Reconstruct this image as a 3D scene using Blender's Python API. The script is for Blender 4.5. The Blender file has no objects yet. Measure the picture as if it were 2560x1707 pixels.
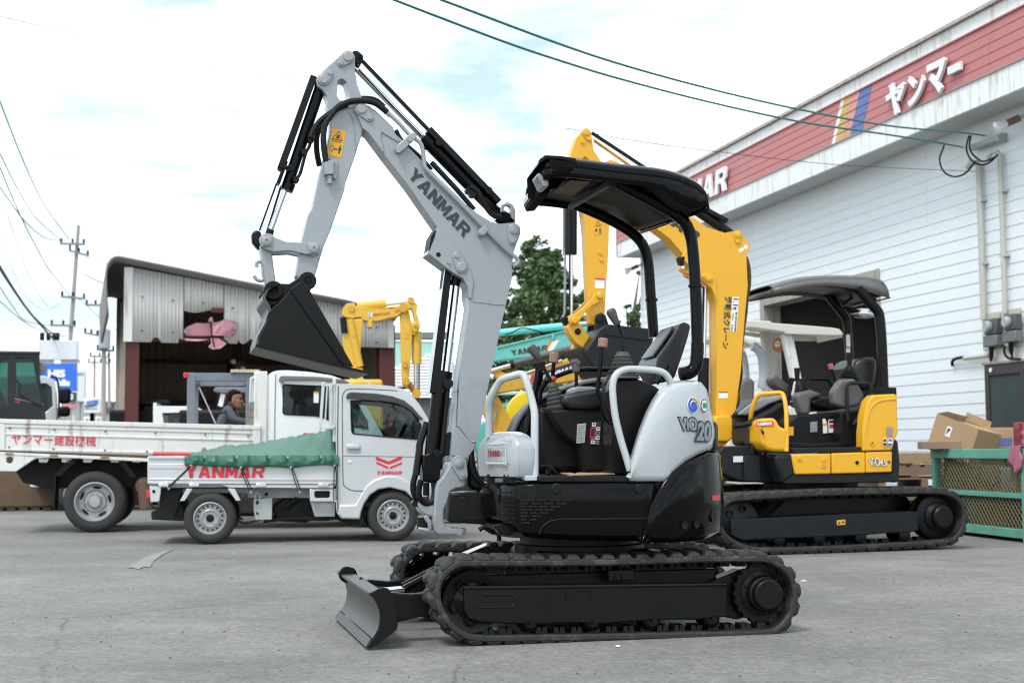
import bpy,math,random
from mathutils import Vector,Matrix
from mathutils.geometry import tessellate_polygon
rnd=random.Random(11)
sc=bpy.context.scene
COL=sc.collection
R=math.radians
EYE=Vector((0,0,.97))
PX=50/36*2560
cam=bpy.data.cameras.new('camera');cam.lens=50;cam.sensor_width=36
cam.clip_start=.1;cam.clip_end=3000
cam.dof.use_dof=True;cam.dof.focus_distance=7.35;cam.dof.aperture_fstop=4.0
co=bpy.data.objects.new('camera',cam);COL.objects.link(co);sc.camera=co
CAMR=(Matrix.Rotation(R(90)+math.atan((1030 -784)/3266.7),4,'X') @ Matrix.Rotation(R(-.4),4,'Z'))
co.matrix_world=Matrix.Translation(EYE) @ CAMR
sc.view_settings.view_transform='Standard';sc.view_settings.look='None'
sc.view_settings.exposure=0.7;sc.view_settings.gamma=1;sc.cycles.filter_width=1.1
SUN_EL,SUN_AZ=58,-148
sl=bpy.data.lights.new('sun','SUN');sl.energy=1.4;sl.angle=R(13);sl.color =(1,.965,.91)
so=bpy.data.objects.new('sun',sl);COL.objects.link(so)
sd=Vector((math.sin(R(SUN_AZ))*math.cos(R(SUN_EL)),math.cos(R(SUN_AZ))*math.cos(R(SUN_EL)),math.sin(R(SUN_EL))))
so.rotation_euler=(-sd).to_track_quat('-Z','Y').to_euler()
w=bpy.data.worlds.new('World');sc.world=w;w.use_nodes=True
nt=w.node_tree;nt.nodes.clear()
def nd(t,ty,**kw):
    n=t.nodes.new(ty)
    for k,v in kw.items():
        if k in n.inputs: n.inputs[k].default_value=v
        else: setattr(n,k,v)
    return n
sky=nd(nt,'ShaderNodeTexSky',sky_type='NISHITA',sun_disc=False,sun_elevation=R(SUN_EL),sun_rotation=R(SUN_AZ),air_density=1.0,dust_density=1.5)
tc=nd(nt,'ShaderNodeTexCoord')
mp=nd(nt,'ShaderNodeMapping');mp.inputs['Scale'].default_value=(1.6,1.6,5.5);mp.inputs['Location'].default_value=(.6,.3,1.1)
nz=nd(nt,'ShaderNodeTexNoise',Scale=2.2,Detail=7.0,Roughness=.58,Distortion=.35)
rp=nd(nt,'ShaderNodeValToRGB')
rp.color_ramp.elements[0].position=.38;rp.color_ramp.elements[0].color =(.21,.21,.21,1)
rp.color_ramp.elements[1].position=.63;rp.color_ramp.elements[1].color =(.97,.97,.97,1)
mx=nd(nt,'ShaderNodeMix',data_type='RGBA')
mx.inputs[7].default_value=(10.2,10.75,11.1,1)
bt=nd(nt,'ShaderNodeMix',data_type='RGBA',blend_type='MULTIPLY');bt.inputs[0].default_value=1
bt.inputs[7].default_value=(.82,.97,.94,1)
bg=nd(nt,'ShaderNodeBackground',Strength=.125);ow=nd(nt,'ShaderNodeOutputWorld')
L=nt.links.new
L(tc.outputs['Generated'],mp.inputs[0]);L(mp.outputs[0],nz.inputs['Vector']);L(nz.outputs['Fac'],rp.inputs[0])
L(sky.outputs[0],bt.inputs[6]);L(bt.outputs[2],mx.inputs[6])
L(rp.outputs[0],mx.inputs[0]);L(mx.outputs[2],bg.inputs[0]);L(bg.outputs[0],ow.inputs[0])
VW=dict(A=(600,100,2.614),B=(600,500,2.614),C=(800,1000,3.485),D=(1150,850,2.851),E=(800,1300,1.8816),
          F=(1200,300,2.613),G=(1700,600,2.613),H=(1700,900,2.735),I=(1550,0,2.24),J=(0,800,2.613),
          K=(350,900,3.136),L=(0,500,2.613),M=(0,0,2.24),Q=(2168,800,4),R=(2168,1060,4.87),S=(1560,620,4),
          T=(1180,740,4),U=(810,1330,4.523),W=(1500,1330,4.523),X=(1000,900,3.135),Y=(0,830,6.273),Z=(440,900,5.88),
          O=(0,0,.91875),a=(1330,700,7.84),b=(1180,880,7.127),c=(1850,720,5.6),d=(840,700,4.9))
CR3=CAMR.to_3x3()
def ray(v,x,y):
    a,b,s=VW[v]
    return (CR3 @ Vector(((a +x/s -1280)/PX,-(b +y/s -853.5)/PX,-1))).normalized()
class Fr:
    def __init__(s,x,y,yaw=0,z=0):
        s.o=Vector((x,y,z));s.yaw=R(yaw)
        s.M=Matrix.Translation(s.o) @ Matrix.Rotation(s.yaw,4,'Z');s.I=s.M.inverted()
        s.c=s.I @ EYE
    def d(s,vw,x,y): return s.I.to_3x3() @ ray(vw,x,y)
    def p(s,vw,x,y,v=0.):
        d=s.d(vw,x,y);return s.c +d*((v -s.c.y)/d.y)
    def pu(s,vw,x,y,u=0.):
        d=s.d(vw,x,y);return s.c +d*((u -s.c.x)/d.x)
    def pz(s,vw,x,y,z=0.):
        d=s.d(vw,x,y);return s.c +d*((z -s.c.z)/d.z)
    def ps(s,vw,pts,v=0.): return [s.p(vw,a,b,v) for a,b in pts]
WF=Fr(0,0)
def hit(fr,vw,x,y,plan):
    d=fr.d(vw,x,y);best=None;acc=0
    for a,b in zip(plan,plan[1:]):
        ex,ey=b[0]-a[0],b[1]-a[1];ln=math.hypot(ex,ey)
        den=d.x*ey -d.y*ex
        if abs(den)>1e-9:
            t=((a[0]-fr.c.x)*ey -(a[1]-fr.c.y)*ex)/den
            k=((a[0]-fr.c.x)*d.y -(a[1]-fr.c.y)*d.x)/den
            if t>0 and -1e-6 <= k <= 1 +1e-6 and (best is None or t<best[0]):
                best=(t,acc +k*ln,Vector((ey/ln,-ex/ln,0)))
        acc+=ln
    if best is None: return None
    return best[1],fr.c +d*best[0],best[2]
def plan_at(plan,s):
    for a,b in zip(plan,plan[1:]):
        ln=math.hypot(b[0]-a[0],b[1]-a[1])
        if s <= ln: break
        s -= ln
    k=s/ln
    return Vector((a[0]+(b[0]-a[0])*k,a[1]+(b[1]-a[1])*k,0)),Vector(((b[1]-a[1])/ln,-(b[0]-a[0])/ln,0))
def crom(pts,k=6,closed=False):
    pts=[Vector(p) for p in pts];n=len(pts);out=[]
    rng=range(n if closed else n -1)
    for i in rng:
        g=lambda j: pts[j%n] if closed else pts[min(max(j,0),n -1)]
        a,b,c,d=g(i -1),g(i),g(i +1),g(i +2)
        for q in range(k):
            t=q/k
            out.append(.5*((2*b)+(c -a)*t +(2*a -5*b +4*c -d)*t*t +(3*b -a -3*c +d)*t**3))
    if not closed: out.append(pts[-1])
    return out
def resample(pts,n,closed=False):
    q=list(pts)+([pts[0]] if closed else [])
    acc=[0]
    for a,b in zip(q,q[1:]): acc.append(acc[-1]+(b -a).length)
    out=[];j=0
    for i in range(n):
        s=acc[-1]*i/(n if closed else n -1)
        while j<len(q)-2 and acc[j +1]<s: j+=1
        k=(s -acc[j])/max(1e-9,acc[j +1]-acc[j]);out.append(q[j].lerp(q[j +1],min(1,k)))
    return out,acc[-1]
def hull(pts):
    pts=sorted(set((round(a,6),round(b,6)) for a,b in pts))
    def half(ps):
        o=[]
        for p in ps:
            while len(o)>1 and (o[-1][0]-o[-2][0])*(p[1]-o[-2][1])-(o[-1][1]-o[-2][1])*(p[0]-o[-2][0]) <= 0: o.pop()
            o.append(p)
        return o
    a=half(pts);b=half(pts[::-1]);return a[:-1]+b[:-1]
class MB:
    def __init__(s,fr=WF): s.fr=fr;s.v=[];s.f=[]
    def add(s,vs,fs):
        o=len(s.v);s.v+=[Vector(x) for x in vs];s.f+=[tuple(i +o for i in f) for f in fs];return s
    def box(s,u0,u1,v0,v1,z0,z1):
        return s.hexa([(u0,v0,z0),(u1,v0,z0),(u1,v1,z0),(u0,v1,z0),(u0,v0,z1),(u1,v0,z1),(u1,v1,z1),(u0,v1,z1)])
    def hexa(s,p): return s.add(p,[(3,2,1,0),(4,5,6,7),(0,1,5,4),(1,2,6,5),(2,3,7,6),(3,0,4,7)])
    def beam(s,a,b,wd,h,up=(0,0,1)):
        a,b=Vector(a),Vector(b);d=(b -a).normalized();up=Vector(up)
        x=d.cross(up)
        if x.length<1e-4: x=d.cross(Vector((0,1,0)))
        x.normalize();y=x.cross(d).normalized();x *= wd/2;y *= h/2
        return s.hexa([a -x -y,a +x -y,b +x -y,b -x -y,a -x +y,a +x +y,b +x +y,b -x +y])
    def prism(s,poly,v0,v1,holes=(),vec=None):
        loops=[[Vector((p[0],v0,p[-1])) for p in lp] for lp in [poly,*holes]] if vec is None else [[Vector(p) for p in lp] for lp in [poly,*holes]]
        sw=Vector((0,v1 -v0,0)) if vec is None else Vector(vec)
        n=sum(len(l) for l in loops);vs=[p for l in loops for p in l];vs=vs +[p +sw for p in vs]
        if holes:
            fs=[tuple(t) for t in tessellate_polygon(loops)]
            nv=Vector((0,0,0))
            for a,b,c in fs: nv+=(vs[b]-vs[a]).cross(vs[c]-vs[a])
        else:
            fs=[tuple(range(n))]
            nv=Vector((0,0,0))
            for i in range(1,n -1): nv+=(vs[i]-vs[0]).cross(vs[i +1]-vs[0])
        if nv.dot(sw)>0: fs=[f[::-1] for f in fs]
        fs+=[tuple(i +n for i in f[::-1]) for f in fs]
        o=0
        for q,l in enumerate(loops):
            k=len(l)
            ar=Vector((0,0,0))
            for i in range(1,k -1): ar+=(l[i]-l[0]).cross(l[i +1]-l[0])
            flip=(ar.dot(sw)>0) != (q>0)
            for i in range(k):
                j=(i +1)%k;f=(o +i,o +j,o +j +n,o +i +n)
                fs.append(f if flip else f[::-1])
            o+=k
        return s.add(vs,fs)
    def tube(s,pts,r,n=10,closed=False,caps=True):
        pts=[Vector(p) for p in pts];m=len(pts);rr=r if hasattr(r,'__len__') else [r]*m
        t0=None;vs=[];fs=[]
        for i,p in enumerate(pts):
            a=pts[(i -1)%m] if closed else pts[max(i -1,0)];b=pts[(i +1)%m] if closed else pts[min(i +1,m -1)]
            t=(b -a).normalized()
            if t0 is None:
                x=t.cross(Vector((0,0,1)))
                if x.length<.1: x=t.cross(Vector((0,1,0)))
                x.normalize()
            else:
                x=x -t*x.dot(t);x.normalize()
            t0=t;y=t.cross(x)
            vs+=[p +(x*math.cos(2*math.pi*k/n)+y*math.sin(2*math.pi*k/n))*rr[i] for k in range(n)]
        for i in range(m if closed else m -1):
            j=(i +1)%m
            fs+=[(i*n +k,i*n +(k +1)%n,j*n +(k +1)%n,j*n +k) for k in range(n)]
        if caps and not closed: fs+=[tuple(range(n))[::-1],tuple((m -1)*n +k for k in range(n))]
        return s.add(vs,fs)
    def lathe(s,o,ax,prof,n=24,caps=True):
        o=Vector(o);ax=Vector(ax).normalized()
        x=ax.cross(Vector((0,0,1)))
        if x.length<.1: x=ax.cross(Vector((0,1,0)))
        x.normalize();y=ax.cross(x);vs=[];fs=[]
        for r,h in prof: vs+=[o +ax*h +(x*math.cos(2*math.pi*k/n)+y*math.sin(2*math.pi*k/n))*r for k in range(n)]
        for i in range(len(prof)-1): fs+=[(i*n +k,i*n +(k +1)%n,(i +1)*n +(k +1)%n,(i +1)*n +k) for k in range(n)]
        m=len(prof)-1
        if caps and prof[0][0]>1e-4: fs.append(tuple(range(n))[::-1])
        if caps and prof[m][0]>1e-4: fs.append(tuple(m*n +k for k in range(n)))
        return s.add(vs,fs)
    def cyl(s,a,b,r,n=16,r1=None):
        a,b=Vector(a),Vector(b);return s.lathe(a,b -a,[(r,0),(r if r1 is None else r1,(b -a).length)],n)
    def grid(s,rows,closed=False):
        m=len(rows[0]);vs=[p for r in rows for p in r];fs=[]
        for i in range(len(rows)-1):
            for k in range(m if closed else m -1):
                l=(k +1)%m;fs.append((i*m +k,i*m +l,(i +1)*m +l,(i +1)*m +k))
        return s.add(vs,fs)
    def ball(s,c,r,n=12,sq=(1,1,1)):
        c=Vector(c);rows=[]
        for i in range(n // 2 +1):
            a=math.pi*i/(n // 2);rows.append([c +Vector((math.sin(a)*math.cos(2*math.pi*k/n)*r*sq[0],math.sin(a)*math.sin(2*math.pi*k/n)*r*sq[1],-math.cos(a)*r*sq[2])) for k in range(n)])
        return s.grid(rows,True)
    def wall(s,plan,cols,inz=.02,inb=.02,cap=False,bulge=0,em=.03):
        rows=[[] for _ in range(7)]
        for q,z0,z1 in cols:
            p,nn=plan_at(plan,q);h=z1 -z0;e=min(em,h*.3)
            for i,(z,k) in enumerate(((z0,inb),(z0 +e,inb*.15),(z0 +h*.35,-bulge),(z0 +h*.65,-bulge),(z1 -e,0),(z1 -e*.4,inz*.25),(z1,inz))):
                rows[i].append(Vector((p.x -nn.x*k,p.y -nn.y*k,z)))
        s.grid(rows)
        if cap:
            t=rows[-1];c=sum(t,Vector())/len(t);o=len(s.v)
            s.add(t +[c],[(i,i +1,len(t)) for i in range(len(t)-1)])
        return s
    def build(s,name,mat,parent=None,bevel=0,smooth=32,solid=0,seg=2,label=None,kind=None,recalc=False):
        me=bpy.data.meshes.new(name)
        Mx=s.fr.M
        if parent is not None: Mx=parent.matrix_world.inverted() @ Mx if parent.type=='EMPTY' else WM[parent.name].inverted() @ Mx
        me.from_pydata([Mx @ p for p in s.v],[],s.f)
        me.validate()
        if recalc:
            import bmesh
            bm=bmesh.new();bm.from_mesh(me);bmesh.ops.recalc_face_normals(bm,faces=bm.faces);bm.to_mesh(me);bm.free()
        o=bpy.data.objects.new(name,me);COL.objects.link(o)
        for m_ in (mat if isinstance(mat,(list,tuple)) else [mat]): me.materials.append(m_)
        if smooth:
            me.polygons.foreach_set('use_smooth',[True]*len(me.polygons));me.set_sharp_from_angle(angle=R(smooth))
        if solid:
            md=o.modifiers.new('thickness','SOLIDIFY');md.thickness=abs(solid);md.offset=-1 if solid>0 else 1
        if bevel:
            md=o.modifiers.new('edges','BEVEL');md.width=bevel;md.segments=seg;md.limit_method='ANGLE';md.angle_limit=R(35);md.harden_normals=False
        if parent is not None: o.parent=parent;WM[o.name]=WM.get(parent.name,parent.matrix_world)
        else: WM[o.name]=Matrix.Identity(4)
        if label: o['label']=label
        if kind: o['kind']=kind
        return o
WM={}
def thing(name,label,cat,fr=None,loc=None,group=None):
    o=bpy.data.objects.new(name,None);COL.objects.link(o);o.empty_display_size=.2
    o.matrix_world=fr.M if fr is not None else Matrix.Translation(Vector(loc))
    bpy.context.view_layer.update()
    WM[o.name]=o.matrix_world.copy()
    o['label']=label;o['category']=cat
    if group: o['group']=group
    return o
def tag(o,label=None,cat=None,group=None,kind=None):
    for k,v in (('label',label),('category',cat),('group',group),('kind',kind)):
        if v: o[k]=v
    return o
def copy_tree(o,parent=None):
    c=o.copy();COL.objects.link(c)
    if parent is not None: c.parent=parent
    for ch in list(o.children): copy_tree(ch,c)
    return c
def part_copy(o,parent,M):
    c=o.copy();COL.objects.link(c);c.parent=parent;c.matrix_local=M;return c
MATS={}
def mat(name,col,rough=.5,metal=0.,var=.10,scale=5.,bump=0.,bscale=90.,coat=0.,rust=0.,rcol=(.16,.065,.028),streak=False,spec=.5,dirt=0.,dcol=(.12,.10,.08)):
    if name in MATS: return MATS[name]
    m=bpy.data.materials.new(name);m.use_nodes=True;t=m.node_tree;b=t.nodes['Principled BSDF'];l=t.links.new
    b.inputs['Roughness'].default_value=rough;b.inputs['Metallic'].default_value=metal
    b.inputs['Coat Weight'].default_value=coat;b.inputs['Coat Roughness'].default_value=.06
    b.inputs['Specular IOR Level'].default_value=spec
    c=nd(t,'ShaderNodeTexCoord');n=nd(t,'ShaderNodeTexNoise',Scale=scale,Detail=6.,Roughness=.62)
    l(c.outputs['Object'],n.inputs['Vector'])
    x=nd(t,'ShaderNodeMix',data_type='RGBA')
    x.inputs[6].default_value=tuple(v*(1 -var) for v in col)+(1,);x.inputs[7].default_value=tuple(min(1,v*(1 +var)) for v in col)+(1,)
    l(n.outputs['Fac'],x.inputs[0]);out=x.outputs[2]
    def over(out,amt,colr,sc_,st,seed):
        mpp=nd(t,'ShaderNodeMapping');mpp.inputs['Location'].default_value=(seed,seed*.7,seed*.3)
        mpp.inputs['Scale'].default_value=(sc_,sc_,sc_ *(.12 if st else 1))
        n2=nd(t,'ShaderNodeTexNoise',Scale=1.,Detail=8.,Roughness=.7)
        l(c.outputs['Object'],mpp.inputs[0]);l(mpp.outputs[0],n2.inputs['Vector'])
        r=nd(t,'ShaderNodeMapRange');r.inputs[1].default_value=.68 -amt*.3;r.inputs[2].default_value=.78 -amt*.15
        r.inputs[4].default_value=.85
        l(n2.outputs['Fac'],r.inputs[0])
        y=nd(t,'ShaderNodeMix',data_type='RGBA');y.inputs[7].default_value=colr +(1,)
        l(r.outputs[0],y.inputs[0]);l(out,y.inputs[6]);return y.outputs[2]
    if dirt: out=over(out,dirt,dcol,9 if not streak else 14,streak,3.1)
    if rust: out=over(out,rust,rcol,7,streak,8.7)
    l(out,b.inputs['Base Color'])
    rr=nd(t,'ShaderNodeMapRange');rr.inputs[3].default_value=max(.03,rough*.8);rr.inputs[4].default_value=min(1,rough*1.25)
    l(n.outputs['Fac'],rr.inputs[0]);l(rr.outputs[0],b.inputs['Roughness'])
    if bump:
        n3=nd(t,'ShaderNodeTexNoise',Scale=bscale,Detail=4.);bp=nd(t,'ShaderNodeBump',Strength=bump,Distance=.004)
        l(c.outputs['Object'],n3.inputs['Vector']);l(n3.outputs['Fac'],bp.inputs['Height']);l(bp.outputs[0],b.inputs['Normal'])
    MATS[name]=m;return m
def glass(name,tint,refl=.35,dark=1.):
    if name in MATS: return MATS[name]
    m=bpy.data.materials.new(name);m.use_nodes=True;t=m.node_tree;t.nodes.remove(t.nodes['Principled BSDF'])
    tr=nd(t,'ShaderNodeBsdfTransparent',Color=tint +(1,));gl=nd(t,'ShaderNodeBsdfGlossy',Roughness=.02)
    lw=nd(t,'ShaderNodeLayerWeight',Blend=refl);ms=nd(t,'ShaderNodeMixShader')
    t.links.new(lw.outputs['Fresnel'],ms.inputs[0]);t.links.new(tr.outputs[0],ms.inputs[1]);t.links.new(gl.outputs[0],ms.inputs[2])
    t.links.new(ms.outputs[0],t.nodes['Material Output'].inputs[0]);MATS[name]=m;return m
GREY=mat('silver grey paint',(.285,.303,.322),.34,var=.06,coat=.3,bump=.05,bscale=160,dirt=.05)
GREY2=mat('light grey paint',(.43,.452,.47),.24,var=.05,coat=.5)
BLKG=mat('gloss black paint',(.004,.004,.0045),.10,var=.15,spec=.13)
BLK=mat('satin black paint',(.0055,.0055,.006),.34,var=.25,dirt=.1,dcol=(.018,.017,.016),spec=.2)
BLKM=mat('matt black plastic',(.008,.008,.0085),.5,var=.2,bump=.12,bscale=220,spec=.2)
RUB=mat('track rubber',(.018,.0175,.017),.72,var=.35,scale=9,bump=.25,bscale=130,dirt=.55,dcol=(.085,.08,.07))
TYRE=mat('tyre rubber',(.028,.027,.026),.75,var=.2,bump=.2,bscale=120,dirt=.2,dcol=(.09,.085,.08))
HOSE=mat('hose rubber',(.007,.007,.0075),.45,var=.2,spec=.25)
CHROME=mat('chrome rod',(.62,.62,.65),.12,1.,var=.03)
STEEL=mat('worn bare steel',(.075,.073,.07),.40,.4,var=.5,scale=14,bump=.2,bscale=70,dirt=.35,dcol=(.12,.11,.10))
CUSH=mat('black vinyl',(.012,.012,.013),.34,var=.2,bump=.15,bscale=200)
YEL=mat('yellow machine paint',(.74,.375,.007),.36,var=.04,coat=.15)
YELW=mat('weathered yellow paint',(.60,.33,.025),.5,var=.15,dirt=.32,dcol=(.22,.13,.03),rust=.2)
TEAL=mat('turquoise paint',(.13,.47,.43),.42,var=.1,dirt=.15,dcol=(.10,.30,.27))
WHT=mat('white vehicle paint',(.80,.81,.815),.22,var=.03,coat=.5)
SILV=mat('silver vehicle paint',(.57,.585,.60),.24,.15,var=.03,coat=.6)
WBED=mat('chalky white truck paint',(.71,.705,.675),.42,var=.05,dirt=.35,dcol=(.46,.42,.34),rust=.33,streak=True)
RED=mat('red lettering',(.60,.025,.04),.45,var=.04)
DARKT=mat('dark lettering',(.03,.032,.038),.5,var=.05)
WHITE=mat('white print',(.82,.82,.82),.5,var=.02)
BLUEP=mat('blue print',(.02,.10,.55),.5,var=.03)
GREENP=mat('green print',(.03,.35,.10),.5,var=.03)
ORANGE=mat('amber label',(.75,.36,.01),.45,var=.03)
LIGHTG=mat('grey print',(.24,.25,.265),.5,var=.05)
GLASS=glass('window glass',(.70,.78,.78),.28)
GLASSG=glass('green cab glass',(.35,.58,.55),.3)
CARD=mat('cardboard',(.42,.29,.165),.8,var=.08,scale=3)
CARDIN=mat('cardboard inner side',(.30,.19,.09),.85,var=.1)
WOOD=mat('weathered pallet wood',(.26,.18,.12),.8,var=.35,scale=12,bump=.3,bscale=60)
LAMPG=mat('lamp lens',(.7,.72,.74),.1,.2,var=.05)
WIRE=mat('dark cable',(.03,.045,.045),.6,var=.1)
GL={'Y': [[(0,1),(.34,1),(.5,.68),(.66,1),(1,1),(.65,.42),(.65,0),(.35,0),(.35,.42)]],
      'A': [[(0,0),(.33,1),(.5,1),(.5,.74),(.29,0)],[(1,0),(.67,1),(.5,1),(.5,.74),(.71,0)],[(.347,.2),(.653,.2),(.594,.41),(.406,.41)]],
      'N': [[(0,0),(0,1),(.32,1),(.7,.45),(.7,1),(1,1),(1,0),(.68,0),(.3,.55),(.3,0)]],
      'M': [[(0,0),(0,1),(.3,1),(.5,.52),(.7,1),(1,1),(1,0),(.74,0),(.74,.58),(.57,.15),(.43,.15),(.26,.58),(.26,0)]],
      'R': [[(0,0),(0,1),(.28,1),(.28,0)],[(.28,1),(.8,1),(.97,.86),(.97,.54),(.82,.42),(1,0),(.7,0),(.54,.38),(.28,.38),(.28,.58),(.64,.58),(.7,.63),(.7,.75),(.64,.8),(.28,.8)]]}
def bil(q,s,t):
    return (q[3]*(1 -s)+q[2]*s)*(1 -t)+(q[0]*(1 -s)+q[1]*s)*t
def word(mb,txt,q,dep,shear=0.):
    q=[Vector(p) for p in q];n=len(txt);wl=1/(n +(n -1)*.10)
    nrm=(q[1]-q[0]).cross(q[0]-q[3]).normalized()
    for i,ch in enumerate(txt):
        for poly in GL[ch]:
            pts=[bil(q,(i*1.10 +a)*wl,b) for a,b in poly]
            mb.prism([p +nrm*dep for p in pts],0,0,vec=nrm*-dep)
    return mb
FONT_CACHE={}
def ftext(s,bold=0.):
    k=(s,bold)
    if k in FONT_CACHE: return FONT_CACHE[k]
    c=bpy.data.curves.new('lettering','FONT');c.body=s;c.size=1;c.offset=bold;c.resolution_u=3
    o=bpy.data.objects.new('lettering',c);COL.objects.link(o)
    me=bpy.data.meshes.new_from_object(o.evaluated_get(bpy.context.evaluated_depsgraph_get()))
    vs=[v.co.copy() for v in me.vertices];fs=[tuple(p.vertices) for p in me.polygons]
    bpy.data.objects.remove(o);bpy.data.curves.remove(c);bpy.data.meshes.remove(me)
    xs=[v.x for v in vs];ys=[v.y for v in vs];x0,y0=min(xs),min(ys);dx,dy=max(xs)-x0,max(ys)-y0
    FONT_CACHE[k]=[((v.x -x0)/dx,(v.y -y0)/dy) for v in vs],fs;return FONT_CACHE[k]
def ftxt(mb,s,q,dep,bold=0.):
    q=[Vector(p) for p in q];nrm=(q[1]-q[0]).cross(q[0]-q[3]).normalized()
    vs,fs=ftext(s,bold)
    n0={}
    pts=[bil(q,a,b)+nrm*dep for a,b in vs]
    ec={}
    for f in fs:
        for a,b in zip(f,f[1:]+f[:1]): ec[(min(a,b),max(a,b))]=ec.get((min(a,b),max(a,b)),0)+1
    n=len(pts);sides=[]
    for f in fs:
        for a,b in zip(f,f[1:]+f[:1]):
            if ec[(min(a,b),max(a,b))]==1: sides.append((b,a,a +n,b +n))
    return mb.add(pts +[p -nrm*dep for p in pts],list(fs)+sides)
def flat(mb,pts,dep):
    pts=[Vector(p) for p in pts];nv=Vector((0,0,0))
    for i in range(1,len(pts)-1): nv+=(pts[i]-pts[0]).cross(pts[i +1]-pts[0])
    nv.normalize()
    if nv.y>0: nv=-nv
    return mb.prism([p +nv*dep for p in pts],0,0,vec=nv*-(dep +.001))
def ell(cx,cy,rx,ry,n=20): return [(cx +rx*math.cos(2*math.pi*k/n),cy +ry*math.sin(2*math.pi*k/n)) for k in range(n)]
# ================================================================ ground
def ground_mat():
    m=bpy.data.materials.new('worn asphalt');m.use_nodes=True;t=m.node_tree;b=t.nodes['Principled BSDF'];l=t.links.new
    c=nd(t,'ShaderNodeTexCoord')
    def noise(s,d=6.,r=.6,mp=None):
        n=nd(t,'ShaderNodeTexNoise',Scale=s,Detail=d,Roughness=r)
        if mp:
            q=nd(t,'ShaderNodeMapping');q.inputs['Scale'].default_value=mp;l(c.outputs['Object'],q.inputs[0]);l(q.outputs[0],n.inputs['Vector'])
        else: l(c.outputs['Object'],n.inputs['Vector'])
        return n.outputs['Fac']
    def ramp(f,p0,c0,p1,c1):
        r=nd(t,'ShaderNodeValToRGB');e=r.color_ramp.elements;e[0].position=p0;e[0].color =c0 +(1,);e[1].position=p1;e[1].color =c1 +(1,);l(f,r.inputs[0]);return r.outputs[0]
    def mul(a,bb,f=1.):
        x=nd(t,'ShaderNodeMix',data_type='RGBA',blend_type='MULTIPLY');x.inputs[0].default_value=f;l(a,x.inputs[6]);l(bb,x.inputs[7]);return x.outputs[2]
    base=mul(ramp(noise(26,6,.85),.32,(.118,.116,.111),.68,(.285,.281,.271)),ramp(noise(8,4,.7),.3,(.86,.86,.86),.7,(1.14,1.14,1.14)))
    pat=ramp(noise(.35,6,.65),.34,(.74,.74,.75),.62,(1.10,1.09,1.06))
    wear=ramp(noise(1.1,7,.65),.40,(.90,.90,.90),.6,(1.04,1.04,1.03))
    speck=nd(t,'ShaderNodeTexVoronoi',Scale=34.);l(c.outputs['Object'],speck.inputs['Vector'])
    sp=ramp(speck.outputs['Distance'],.05,(1.7,1.7,1.65),.13,(1.,1.,1.))
    blot=ramp(noise(3.2,8,.72),.62,(1,1,1),.74,(.70,.70,.70))
    vn=nd(t,'ShaderNodeTexVoronoi',feature='DISTANCE_TO_EDGE',Scale=.33)
    dn=nd(t,'ShaderNodeTexNoise',Scale=2.5,Detail=8.);l(c.outputs['Object'],dn.inputs['Vector'])
    ad=nd(t,'ShaderNodeMix',data_type='VECTOR');ad.inputs[0].default_value=.12;l(c.outputs['Object'],ad.inputs[4]);l(dn.outputs['Color'],ad.inputs[5]);l(ad.outputs[1],vn.inputs['Vector'])
    crack=ramp(vn.outputs['Distance'],.0,(.55,.55,.55),.004,(1,1,1))
    fade=ramp(noise(.5,2),.45,(0,0,0),.55,(1,1,1))
    cx=nd(t,'ShaderNodeMix',data_type='RGBA');cx.inputs[7].default_value=(1,1,1,1);l(fade,cx.inputs[0]);l(crack,cx.inputs[6])
    col=mul(mul(mul(mul(mul(base,pat),wear),sp),blot),cx.outputs[2])
    l(col,b.inputs['Base Color']);b.inputs['Roughness'].default_value=.86;b.inputs['Specular IOR Level'].default_value=.3
    bp=nd(t,'ShaderNodeBump',Strength=.55,Distance=.006);l(noise(60,4,.8),bp.inputs['Height']);l(bp.outputs[0],b.inputs['Normal'])
    return m
g=MB();S_ =900
g.grid([[Vector((x,y,0)) for x in (-S_,-60,-20,-6,6,20,60,S_)] for y in (-S_,-30,0,6,14,30,60,120,S_)])
go=g.build('ground',ground_mat(),smooth=0);go['kind']='structure'
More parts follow.
